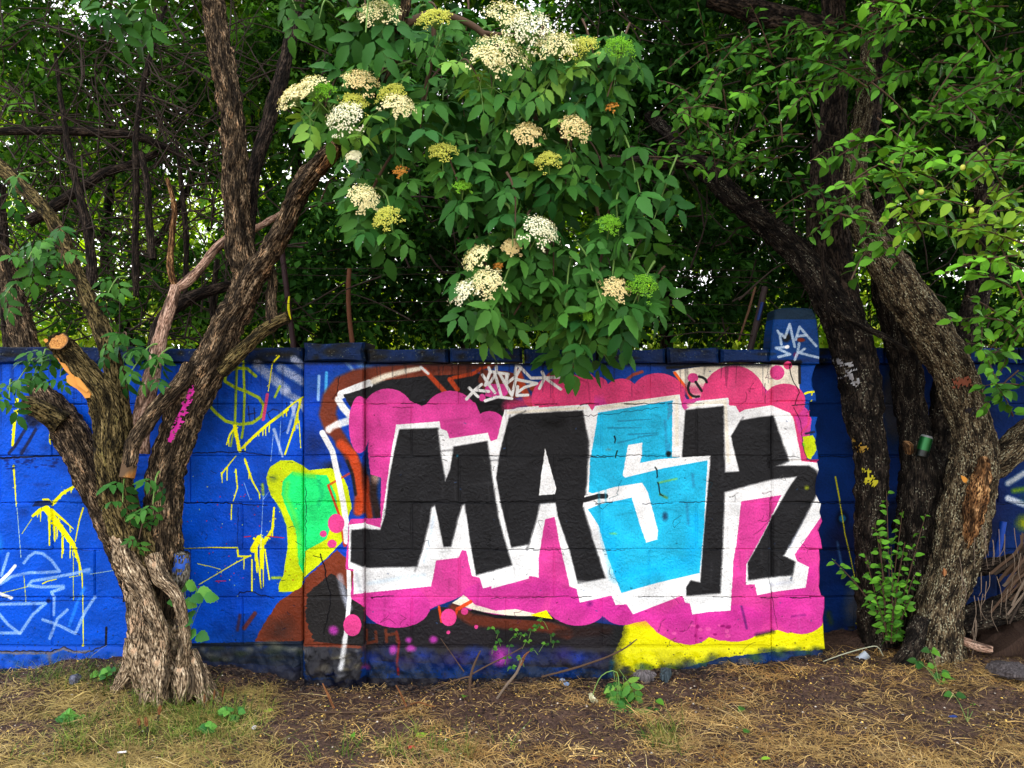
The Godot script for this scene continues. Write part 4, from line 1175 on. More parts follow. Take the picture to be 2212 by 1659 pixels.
# Colours from fissure to ridge; lichen: share of pale flecks; strips: share of peeled tan strips.
func bark(key: String, dark: Color, mid: Color, ridge: Color, lichen: float, speck: Color, strips: float, strip: Color, relief: float, seedv: int, w := 384, h := 768, plate := 4) -> StandardMaterial3D:
	var q := 384.0 / w
	var a := seamless(w, h, plate, (0.030 if plate < 5 else 0.042) * q, seedv, true, 3)      # long plates
	var b := seamless(w, h, 2, 0.075 * q, seedv + 1)
	var d := seamless(w, h, 2, 0.010 * q, seedv + 2, false, 3)     # broad patches
	var e := seamless(w, h, 1, 0.055 * q, seedv + 3, false, 3)     # flecks
	var px := PackedByteArray()
	px.resize(w * h * 3)
	var hp := PackedByteArray()
	hp.resize(w * h)
	for i in w * h:
		var pa := (d[i] - 128) / 128.0
		var v := clampf((255 - a[i]) / 255.0 * 1.15 + (b[i] - 128) / 420.0 - 0.08, 0.0, 1.0)
		var c := dark.lerp(mid, smoothstep(0.10, 0.34, v)).lerp(ridge, smoothstep(0.38, 0.80, v + pa * 0.28))
		if pa < -0.1: c = c.darkened(minf(0.45, (-pa - 0.1) * 1.1))
		if strips > 0.0 and pa + (b[i] - 128) / 500.0 > 1.0 - strips * 2.0 and v > 0.34: c = c.lerp(strip, 0.75)
		if lichen > 0.0:
			var k := e[i] / 255.0 + pa * 0.16 + (b[i] - 128) / 900.0
			if k > 1.0 - lichen: c = c.lerp(speck, minf(0.92, (k - 1.0 + lichen) * 12.0))
		var g := 0.80 + b[i] / 255.0 * 0.40
		px[i * 3] = int(clampf(c.r * g, 0, 1) * 255)
		px[i * 3 + 1] = int(clampf(c.g * g, 0, 1) * 255)
		px[i * 3 + 2] = int(clampf(c.b * g, 0, 1) * 255)
		hp[i] = int(clampf(minf(v, 0.8) * 260 + b[i] * 0.12, 0, 255))
	var m := mat(Color.WHITE, 0.92, 0.25)
	m.albedo_texture = ImageTexture.create_from_image(Image.create_from_data(w, h, false, Image.FORMAT_RGB8, px))
	m.heightmap_enabled = true
	m.heightmap_texture = ImageTexture.create_from_image(Image.create_from_data(w, h, false, Image.FORMAT_L8, hp))
	m.heightmap_scale = relief
	mats[key] = m
	return m


func cut_wood(key: String, a: Color, b: Color, seedv: int) -> void:   # rings round the middle of the picture
	var w := 128
	var n := seamless(w, w, 1, 0.05, seedv)
	var im := Image.create(w, w, false, Image.FORMAT_RGB8)
	for y in w:
		for x in w:
			var r := Vector2(x - 64, y - 64).length()
			var t := 0.5 + 0.5 * sin(r * 0.42 + n[y * w + x] * 0.03)
			var c := a.lerp(b, t * 0.55 + n[y * w + x] / 560.0)
			var an := fposmod(atan2(y - 64.0, x - 64.0) * 1.27 + n[y * w + x] * 0.002, 1.0)
			if an < 0.05 and r > 8.0: c = c.darkened(0.5)
			if r > 54.0: c = c.lerp(Color(0.36, 0.28, 0.2), minf(1.0, (r - 54.0) / 8.0))
			if r < 5.0: c = c.darkened(0.55)
			im.set_pixel(x, y, c)
	var m := mat(Color.WHITE, 0.8, 0.3)
	m.albedo_texture = ImageTexture.create_from_image(im)
	mats[key] = m


func soil() -> StandardMaterial3D:
	var w := 1024
	var a := seamless(w, w, 1, 0.006, 41)
	var b := seamless(w, w, 1, 0.045, 42)
	var d := seamless(w, w, 1, 0.16, 43, false, 2)
	var px := PackedByteArray()
	px.resize(w * w * 3)
	var hp := PackedByteArray()
	hp.resize(w * w)
	for i in w * w:
		var v := (a[i] * 0.45 + b[i] * 0.75 - 6.0) / 255.0
		var r := lerpf(40, 106, v)
		var g := lerpf(31, 84, v)
		var l := lerpf(28, 72, v)
		if d[i] > 186:
			r += 34.0
			g += 24.0
			l += 8.0
		elif d[i] < 66:
			r *= 0.7
			g *= 0.7
			l *= 0.7
		px[i * 3] = int(clampf(r, 0, 255))
		px[i * 3 + 1] = int(clampf(g, 0, 255))
		px[i * 3 + 2] = int(clampf(l, 0, 255))
		hp[i] = int(clampf(b[i] * 0.6 + d[i] * 0.4, 0, 255))
	var m := mat(Color.WHITE, 0.95, 0.2)
	m.albedo_texture = ImageTexture.create_from_image(Image.create_from_data(w, w, false, Image.FORMAT_RGB8, px))
	m.heightmap_enabled = true
	m.heightmap_texture = ImageTexture.create_from_image(Image.create_from_data(w, w, false, Image.FORMAT_L8, hp))
	m.heightmap_scale = 1.2
	return m


# ---------------------------------------------------------------- the ground

const FOOTS := [-9.0, 0.02, -3.0, 0.02, -2.75, 0.015, -2.3, 0.05, -2.1, 0.10, -1.85, 0.10, -1.6, 0.03, -1.15, -0.04, -0.8, -0.07, -0.2, -0.04, 0.5, -0.03, 0.95, 0.02, 1.3, 0.06, 1.7, 0.09, 2.3, 0.11, 3.2, 0.13, 9.0, 0.10]

func ground_y(x: float, z: float) -> float:
	var f := 0.0
	for i in range(0, FOOTS.size() - 2, 2):
		if x >= FOOTS[i] and x <= FOOTS[i + 2]: f = lerpf(FOOTS[i + 1], FOOTS[i + 3], smoothstep(0.0, 1.0, (x - FOOTS[i]) / (FOOTS[i + 2] - FOOTS[i])))
	var y := f * (1.0 - smoothstep(-0.05, 0.85, z))
	if absf(x) < 12.0 and z > -2.0 and z < 8.0:
		y += gnoise.get_noise_2d(x * 1.6, z * 1.6 + 40.0) * 0.035 + gnoise.get_noise_2d(x * 6.0, z * 6.0) * 0.014
		if z < 3.2: y += gnoise.get_noise_2d(x * 22.0, z * 22.0) * 0.007
	return y


func gnd(x: float, y: float) -> Vector3:   # the ground's point seen at a grid position
	var h := 0.0
	var p := Vector3.ZERO
	for i in 4:
		var d := (EYE - h) * DIST / ((y - 829.5) * MPP)
		p = Vector3((x - 1106.0) * MPP * d / DIST, h, DIST - d)
		h = ground_y(p.x, p.z)
	p.y = h
	return p


func ground_mesh() -> ArrayMesh:
	var xs := PackedFloat32Array()
	var zs := PackedFloat32Array()
	var t := -60.0
	while t < -3.6:
		xs.append(t)
		t += maxf(0.12, (absf(t) - 3.4) * 0.3)
	t = -3.6
	while t < 3.6:
		xs.append(t)
		t += 0.025
	t = 3.6
	while t < 62.0:
		xs.append(t)
		t += maxf(0.12, (t - 3.4) * 0.35)
	t = -60.0
	while t < -1.0:
		zs.append(t)
		t += maxf(0.10, (absf(t) - 0.8) * 0.3)
	t = -1.0
	while t < 2.0:
		zs.append(t)
		t += 0.025
	t = 2.0
	while t < 62.0:
		zs.append(t)
		t += maxf(0.12, (t - 1.8) * 0.3)
	var mb := MB.new()
	var w := xs.size()
	for z in zs:
		for x in xs: mb.p(Vector3(x, ground_y(x, z), z), Vector3.UP, Vector2(x / 1.3, z / 1.3))
	for j in range(1, zs.size() - 1):
		for i in range(1, w - 1):
			var k := j * w + i
			mb.n[k] = (mb.v[k + w] - mb.v[k - w]).cross(mb.v[k + 1] - mb.v[k - 1]).normalized()
	for j in zs.size() - 1:
		for i in w - 1:
			var k := j * w + i
			mb.quad(k, k + 1, k + w + 1, k + w)
	return mb.mesh()


# A bunch of blades; lie: 0 upright .. 1 flat on the ground.
func tuft(count: int, length: float, width: float, lie: float, spread: float) -> ArrayMesh:
	var mb := MB.new()
	for i in count:
		var a := rf(0, TAU)
		var o := Vector3(cos(a), 0, sin(a)) * spread * sqrt(rng.randf())
		var b := rf(0, TAU)
		var out := Vector3(cos(b), 0, sin(b))
		var l := length * rf(0.45, 1.25)
		var side := Vector3(-out.z, rf(-0.4, 0.4), out.x) * width * rf(0.6, 1.2)
		var pts := [o]
		var el := lerpf(1.35, 0.14, lie) * rf(0.6, 1.15)
		var p := o + Vector3(0, rf(0.0, 0.012) * lie, 0)
		pts[0] = p
		for k in 3:
			p = p + (out * cos(el) + Vector3.UP * sin(el)) * l / 3.0
			el -= rf(0.1, 0.55) * (1.0 - lie * 0.45)
			out = out.rotated(Vector3.UP, rf(-0.4, 0.4))
			p.y = maxf(p.y, 0.003)
			pts.append(p)
		var prev := -1
		for k in 4:
			var ww := side * (1.0 if k < 2 else (0.75 if k == 2 else 0.15))
			var u := mb.p(pts[k] - ww, Vector3(out.x * 0.2, 0.9, 0.4).normalized())
			mb.p(pts[k] + ww, Vector3(-out.x * 0.2, 0.9, 0.4).normalized())
			if prev >= 0: mb.quad(prev, u, u + 1, prev + 1)
			prev = u
	return mb.mesh()


# ---------------------------------------------------------------- foliage

var leaflets: Array = []       # elder leaflet meshes
var rachis: ArrayMesh
var plum_leaves: Array = []
var loose_elder: Array = []    # transforms that end up joined
var loose_elder_tint: Array = []
var loose_plum: Array = []
var loose_plum_tint: Array = []
var head_spots: Array = []
var count_elder := 0
var count_plum := 0

func elder_tint() -> Color:
	var t := rng.randf()
	return lin(38, 88, 38).lerp(lin(86, 140, 56), t * t).lerp(lin(54, 100, 32), rf(0, 0.7))


# One compound elder leaf: a stalk with five leaflets.
func elder_leaf(o: Node, where: Vector3, dir: Vector3, up: Vector3, size: float, single: bool) -> void:
	var far := where + dir.normalized() * 0.09 * size
	for h in head_spots:   # leaves grow under the flower heads, not over them
		for q in [where, far]:
			if q.z > h.z - 0.06 and q.z < h.z + 0.3 and Vector2(q.x - h.x, q.y - h.y).length() < h.w + 0.04:
				where.z -= q.z - h.z + 0.10
				break
	var b := facing(dir, up, rf(-0.3, 0.3), size)
	var x := Transform3D(b, where)
	var holder: Node3D = null
	var m = mats["elder_leaf_%d" % (rng.randi() % 5)]
	var tint := elder_tint()
	if single:
		holder = part(o, "leaf", rachis, mats.stalk, x)
	for k in 5:
		var at_x: float = [0.05, 0.05, 0.095, 0.095, 0.125][k]
		var ang: float = [1.05, -1.05, 0.95, -0.95, 0.0][k] + rf(-0.18, 0.18)
		var l := Basis(Vector3.UP, ang) * Basis(Vector3.RIGHT, rf(-0.35, 0.35)) * Basis(Vector3.BACK, -rf(0.05, 0.45))
		var lx := Transform3D(l.scaled(Vector3.ONE * rf(0.85, 1.12)), Vector3(at_x, 0, signf(-ang) * 0.002 if k < 4 else 0.0))
		if single:
			part(holder, "leaflet", leaflets[rng.randi() % leaflets.size()], m, lx)
		else:
			loose_elder.append(x * lx)
			loose_elder_tint.append(tint * rf(0.8, 1.15))
	if single: count_elder += 5


# A shoot from a to b with opposite pairs of leaves; it hangs a little.
func elder_shoot(o: Node, a: Vector3, b: Vector3, size: float, pairs: int, bare := 0.25) -> void:
	var mid := a.lerp(b, 0.5) + Vector3(rf(-0.02, 0.02), 0.05, rf(-0.02, 0.03))
	part(o, "shoot", tube_mesh([PackedVector3Array([a, mid, b]), PackedFloat32Array([0.006, 0.004, 0.0025])], 6, 0.05), mats.stalk if rng.randf() < 0.6 else mats.twig)
	var d := (b - a).normalized()
	for k in pairs:
		var t := lerpf(bare, 0.97, float(k) / maxi(pairs - 1, 1))
		var p := a.lerp(mid, t * 2.0) if t < 0.5 else mid.lerp(b, t * 2.0 - 1.0)
		var turn := rf(0, TAU)
		var s := d.cross(Vector3(cos(turn), sin(turn), 0.4)).normalized()
		for sg in [-1.0, 1.0]:
			var dir: Vector3 = s * sg * 0.8 + d * 0.35 + Vector3(0, -0.42, 0.18) + ball_dir() * 0.22
			var up := Vector3(rf(-0.35, 0.35), 0.75, 0.75) + ball_dir() * 0.25
			elder_leaf(o, p, dir, up, size * rf(0.8, 1.15), count_elder < 300 and p.z > 0.85)


# A flat-topped head of many small flowers or buds; its face points along +y, its stalk comes from below.
func umbel_mesh(radius: float, kind: String, seedv: int) -> Array:
	var fl := MB.new()
	var st := MB.new()
	var rg := RandomNumberGenerator.new()
	rg.seed = seedv
	var n := 34 if kind == "dry" else 80
	for i in n:
		var r := radius * sqrt((i + 0.4) / n) * rg.randf_range(0.88, 1.08)
		var a := i * 2.39996 + rg.randf_range(-0.25, 0.25)
		r *= 0.88 + 0.17 * sin(a * 5.0 + seedv) * (r / radius) + rg.randf_range(-0.06, 0.06)
		var c := Vector3(r * cos(a), -0.55 * r * r / radius + rg.randf_range(-0.006, 0.006), r * sin(a))
		if i % 2 == 0: tube(st, PackedVector3Array([Vector3(0, -radius * 0.95, 0), c * 0.55 + Vector3(0, -radius * 0.28, 0), c]), PackedFloat32Array([0.0014, 0.001, 0.0007]), 3, 0.05, 0.0, 0, 0.0, 0.5, false)
		for k in (9 if kind != "dry" else 4):
			var p := c + Vector3(rg.randf_range(-1, 1), rg.randf_range(-0.5, 0.5), rg.randf_range(-1, 1)) * radius * 0.15
			if kind == "flower" or kind == "dry":
				var nn := (Vector3(p.x, radius * 0.9, p.z) + Vector3(rg.randf_range(-1, 1), 0, rg.randf_range(-1, 1)) * radius * 0.45).normalized()
				var e := nn.cross(Vector3(0.3, 0.1, 1)).normalized()
				var f := nn.cross(e)
				var s := rg.randf_range(0.0034, 0.0050)
				var m0 := fl.p(p - nn * 0.0012, nn)
				for q in 10:
					var w := s if q % 2 == 0 else s * 0.55
					fl.p(p + (e * cos(TAU * q / 10) + f * sin(TAU * q / 10)) * w + nn * 0.0006, nn)
				for q in 10: fl.tri(m0, m0 + 1 + q, m0 + 1 + (q + 1) % 10)
			else:
				var s := rg.randf_range(0.0024, 0.0036)
				var b0 := fl.v.size()
				for d in [Vector3.UP, Vector3.DOWN, Vector3.LEFT, Vector3.RIGHT, Vector3.BACK, Vector3.FORWARD]: fl.p(p + d * s, d)
				for q in [[0, 2, 4], [0, 4, 3], [0, 3, 5], [0, 5, 2], [1, 4, 2], [1, 3, 4], [1, 5, 3], [1, 2, 5]]: fl.tri(b0 + q[0], b0 + q[1], b0 + q[2])
	tube(st, PackedVector3Array([Vector3(0, -radius * 0.95, 0), Vector3(0, -radius * 1.3, 0.004), Vector3(0, -radius * 1.9, 0.0)]), PackedFloat32Array([0.0022, 0.0024, 0.0026]), 5, 0.05, 0.0, 0, 0.0, 0.5, false)
	return [fl.mesh(), st.mesh()]


# A plum twig with alternate leaves.
func plum_twig(o: Node, a: Vector3, b: Vector3, n: int, size: float, bright: float, force_loose := false) -> void:
	part(o, "twig", tube_mesh([PackedVector3Array([a, a.lerp(b, 0.5) + Vector3(0, 0.02, 0.0), b]), PackedFloat32Array([0.0045, 0.003, 0.0015])], 5, 0.06), mats.twig)
	var d := (b - a).normalized()
	for i in n:
		var t := (i + 0.6) / n
		var p := a.lerp(b, t) + Vector3(0, 0.02 * sin(PI * t), 0)
		var turn := rf(0, TAU)
		var dir := d * 0.45 + Vector3(cos(turn), sin(turn) * 0.6 - 0.35, sin(turn) * 0.8) * 0.8
		var up := Vector3(rf(-0.4, 0.4), 0.8, 0.7) + ball_dir() * 0.3
		var x := Transform3D(facing(dir, up, rf(-0.3, 0.3), size * rf(0.7, 1.15)), p)
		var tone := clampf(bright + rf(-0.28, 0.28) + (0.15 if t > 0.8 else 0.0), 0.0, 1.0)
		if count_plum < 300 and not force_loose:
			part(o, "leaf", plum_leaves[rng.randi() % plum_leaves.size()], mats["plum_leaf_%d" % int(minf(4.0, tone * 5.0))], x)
			count_plum += 1
		else:
			loose_plum.append(x)
			loose_plum_tint.append(lin(40, 88, 34).lerp(lin(120, 188, 50), tone) * rf(0.85, 1.15))


# A leafy spray for crowns that are too far to tell the leaves apart: a twig and its small leaves.
func spray_mesh(n: int, length: float, leaf_l: float, leaf_w: float) -> ArrayMesh:
	var mb := MB.new()
	tube(mb, PackedVector3Array([Vector3.ZERO, Vector3(length * 0.5, -0.01, 0.01), Vector3(length, -0.06, 0)]), PackedFloat32Array([0.004, 0.003, 0.001]), 3, 0.3, 0.0, 0, 0.0, 0.5, false)
	for i in n:
		var t := (i + 0.5) / n
		var p := Vector3(length * t, -0.04 * t, 0)
		var a := rf(0, TAU)
		var dir := Vector3(0.5, sin(a) * 0.7 - 0.2, cos(a))
		leaf(mb, leaf_l * rf(0.7, 1.2), leaf_w * rf(0.8, 1.2), 2, 0.25, 0.2, 0.0, Transform3D(facing(dir, Vector3(rf(-0.5, 0.5), 1, rf(-0.5, 0.5))), p + dir * 0.015))
	return mb.mesh()


# Sprays spread through a crown: [x, y, z, half width, half height (grid units at that depth), half depth (m), count]
func crown(o: Node, lumps: Array, tone_a: Color, tone_b: Color, called := "crown", size := 1.0) -> void:
	for v in 2:
		var xs := []
		var cs := []
		for l in lumps:
			var c := at(l[0], l[1], l[2])
			var k: float = MPP * (DIST - l[2]) / DIST
			for i in int(l[6] * 1.7) / 2:
				var d := ball_dir() * pow(rng.randf(), 0.42)
				var p := c + Vector3(d.x * l[3] * k, d.y * l[4] * k, d.z * l[5])
				if p.z > -0.42 and p.y < 1.95: continue
				var dir := (ball_dir() + Vector3(d.x, d.y * 0.5 - 0.1, d.z) * 0.7)
				xs.append(Transform3D(facing(dir, Vector3.UP + ball_dir() * 0.6, 0.0, size * rf(0.7, 1.3)), p))
				cs.append(tone_a.lerp(tone_b, rng.randf() * rng.randf() * 1.3) * rf(0.75, 1.2))
		if xs.size(): many(o, called, mats["spray_%d" % v], mats.far_leaf, xs, cs)


func cut_disc(r: float, seedv: int, dish := 0.0) -> ArrayMesh:   # faces +y
	var mb := MB.new()
	var m0 := mb.p(Vector3(0, -dish, 0), Vector3.UP, Vector2(0.5, 0.5))
	for i in 18:
		var a := TAU * i / 18
		var q := r * (1.0 + 0.10 * gnoise.get_noise_2d(cos(a) * 1.5 + seedv, sin(a) * 1.5))
		mb.p(Vector3(cos(a) * q, rf(-0.002, 0.002), sin(a) * q), Vector3.UP, Vector2(0.5 + 0.5 * cos(a), 0.5 + 0.5 * sin(a)))
	for i in 18: mb.tri(m0, m0 + 1 + i, m0 + 1 + (i + 1) % 18)
	return mb.mesh()


func on_end(l: Array, last := true, out := 0.003) -> Transform3D:   # the frame of a limb's end, y along it
	var p: PackedVector3Array = l[0]
	var n := p.size()
	var e := p[n - 1] if last else p[0]
	var d := (p[n - 1] - p[n - 2]).normalized() if last else (p[0] - p[1]).normalized()
	var b := facing(d, Vector3(0.2, 0.3, 1))
	return Transform3D(Basis(b.y, b.x, -b.z), e + d * out)


# ---------------------------------------------------------------- the scene

func _ready() -> void:
	rng.seed = 20240611
	gnoise.seed = 3
	gnoise.frequency = 1.0
	gnoise.fractal_octaves = 2
	light_and_camera()
	make_materials()
	build_ground()
	build_walls()
	build_elder()
	build_plums()
	build_thicket()
	build_ground_things()


func light_and_camera() -> void:
	var cam := Camera3D.new()
	cam.name = "camera"
	cam.position = Vector3(0, EYE, DIST)
	cam.fov = 51.0
	cam.near = 0.05
	cam.far = 300.0
	add_child(cam)
	var sun := DirectionalLight3D.new()
	sun.name = "sun"
	sun.light_energy = 1.6
	sun.light_color = Color(1.0, 0.93, 0.78)
	sun.light_angular_distance = 0.5
	sun.shadow_enabled = true
	add_child(sun)
	sun.look_at_from_position(Vector3(-5, 13, -9), Vector3(0, 0, 0))
	var sky := ProceduralSkyMaterial.new()
	sky.sky_top_color = Color(0.955, 0.965, 1.0)
	sky.sky_horizon_color = Color(1.0, 0.995, 0.98)
	sky.sky_curve = 0.2
	sky.sky_energy_multiplier = 1.0
	sky.ground_bottom_color = Color(0.30, 0.28, 0.24)
	sky.ground_horizon_color = Color(0.55, 0.54, 0.50)
	var e := Environment.new()
	e.background_mode = Environment.BG_SKY
	e.sky = Sky.new()
	e.sky.sky_material = sky
	e.tonemap_mode = Environment.TONE_MAPPER_LINEAR
	e.tonemap_exposure = 3.0
	e.sdfgi_enabled = true
	e.ssao_enabled = true
	e.ssil_enabled = true
	var w := WorldEnvironment.new()
	w.name = "world"
	w.environment = e
	add_child(w)


func make_materials() -> void:
	bark("elder_bark", rgb8(34, 27, 20), rgb8(92, 76, 57), rgb8(156, 134, 106), 0.10, rgb8(150, 150, 128), 0.30, rgb8(190, 150, 110), 1.8, 101, 384, 768, 7)
	bark("elder_base", rgb8(70, 56, 42), rgb8(164, 141, 112), rgb8(222, 200, 168), 0.10, rgb8(168, 160, 138), 0.26, rgb8(198, 160, 126), 1.4, 107, 384, 768, 5)
	bark("elder_mossy", rgb8(26, 24, 14), rgb8(92, 80, 48), rgb8(140, 122, 80), 0.06, rgb8(120, 125, 80), 0.22, rgb8(120, 108, 62), 2.0, 111)
	bark("plum_bark", rgb8(18, 15, 13), rgb8(44, 37, 31), rgb8(68, 60, 50), 0.22, rgb8(150, 150, 130), 0.0, rgb8(120, 90, 60), 1.2, 121)
	bark("plum_lichen", rgb8(28, 23, 18), rgb8(84, 71, 53), rgb8(118, 103, 78), 0.31, rgb8(176, 172, 142), 0.0, rgb8(120, 90, 60), 1.2, 131)
	bark("dark_bark", rgb8(18, 15, 13), rgb8(46, 38, 32), rgb8(74, 62, 52), 0.08, rgb8(110, 110, 95), 0.0, rgb8(90, 70, 50), 1.0, 141, 192, 384)
	bark("dead_wood", rgb8(112, 84, 68), rgb8(172, 136, 114), rgb8(200, 168, 146), 0.05, rgb8(90, 84, 70), 0.0, rgb8(200, 150, 120), 0.5, 151, 192, 384)
	bark("torn_wood", rgb8(56, 36, 22), rgb8(132, 92, 56), rgb8(190, 146, 100), 0.0, rgb8(90, 84, 70), 0.3, rgb8(206, 160, 104), 1.6, 161, 192, 384)
	bark("dead_grey", rgb8(60, 56, 50), rgb8(118, 112, 102), rgb8(150, 142, 130), 0.08, rgb8(90, 84, 70), 0.0, rgb8(200, 150, 120), 0.8, 171, 192, 384)
	cut_wood("fresh_cut", rgb8(212, 158, 84), rgb8(140, 84, 38), 5)
	bark("splinter", rgb8(160, 98, 40), rgb8(214, 150, 70), rgb8(232, 178, 96), 0.0, rgb8(90, 84, 70), 0.0, rgb8(200, 150, 120), 0.6, 181, 96, 192, 6)
	mats.splinter = mat(rgb8(220, 152, 70), 0.75)
	bark("raw_twig", rgb8(104, 62, 36), rgb8(164, 106, 66), rgb8(194, 140, 92), 0.0, rgb8(90, 84, 70), 0.0, rgb8(200, 150, 120), 0.4, 191, 96, 192, 6)
	mats.twig = mat(rgb8(84, 64, 48), 0.85)
	mats.dark_twig = mat(rgb8(52, 42, 34), 0.9)
	mats.grey_twig = mat(rgb8(122, 106, 90), 0.9)
	mats.stalk = mat(rgb8(112, 148, 70), 0.6)
	var greens := [[46, 98, 46], [68, 126, 54], [92, 148, 60], [62, 112, 40], [118, 164, 66]]
	for i in 5: mats["elder_leaf_%d" % i] = leafmat(rgb8(greens[i][0], greens[i][1], greens[i][2]), 0.5, 0.5, 0.24)
	var pg := [[26, 58, 28], [36, 80, 32], [52, 104, 38], [84, 138, 42], [134, 176, 52]]
	for i in 5: mats["plum_leaf_%d" % i] = leafmat(rgb8(pg[i][0], pg[i][1], pg[i][2]), 0.5, 0.5, 0.24)
	mats.loose_leaf = leafmat(Color.WHITE, 0.5, 0.5, 0.24, true)
	mats.far_leaf = leafmat(Color.WHITE, 0.8, 0.6, 0.15, true)
	mats.blade = leafmat(Color.WHITE, 0.3, 0.7, 0.25, true)
	mats.chip = mat(Color.WHITE, 0.85, 0.25)
	mats.chip.vertex_color_use_as_albedo = true
	var fc := {"cream": [255, 245, 186], "white": [255, 251, 214], "tan": [250, 230, 164], "green": [132, 196, 56], "olive": [222, 224, 104], "dry": [206, 140, 60]}
	for k in fc: mats["flower_" + k] = leafmat(rgb8(fc[k][0], fc[k][1], fc[k][2]), 0.25, 0.7, 0.2)
	mats.stone = mat(rgb8(134, 128, 128), 0.9)
	for i in 3:
		var mb := MB.new()
		leaf(mb, [0.092, 0.082, 0.070][i], [0.040, 0.037, 0.034][i], 9, [0.22, 0.3, 0.15][i], [0.25, 0.12, 0.4][i], 0.09)
		leaflets.append(mb.mesh())
	rachis = tube_mesh([PackedVector3Array([Vector3(-0.03, 0, 0), Vector3(0.05, 0, 0), Vector3(0.125, -0.003, 0)]), PackedFloat32Array([0.0018, 0.0014, 0.001])], 4, 0.1, 0.0, 0, 0.0, 0.5, false)
	for i in 3:
		var mb := MB.new()
		tube(mb, PackedVector3Array([Vector3.ZERO, Vector3(0.006, 0, 0), Vector3(0.013, 0, 0)]), PackedFloat32Array([0.0009, 0.0009, 0.0009]), 3, 0.1, 0.0, 0, 0.0, 0.5, false)
		leaf(mb, [0.074, 0.062, 0.068][i], [0.043, 0.040, 0.034][i], 6, [0.2, 0.35, 0.1][i], [0.2, 0.35, 0.1][i], 0.03, Transform3D(Basis(), Vector3(0.011, 0, 0)))
		plum_leaves.append(mb.mesh())
	mats["spray_0"] = spray_mesh(15, 0.36, 0.068, 0.036)
	mats["spray_1"] = spray_mesh(12, 0.26, 0.056, 0.034)


func build_ground() -> void:
	var g := solo("ground", ground_mesh(), soil(), "dark bare soil sloping up to the wall, strewn with cut straw", "ground", Transform3D(), "", "structure")
	g.cast_shadow = GeometryInstance3D.SHADOW_CASTING_SETTING_ON


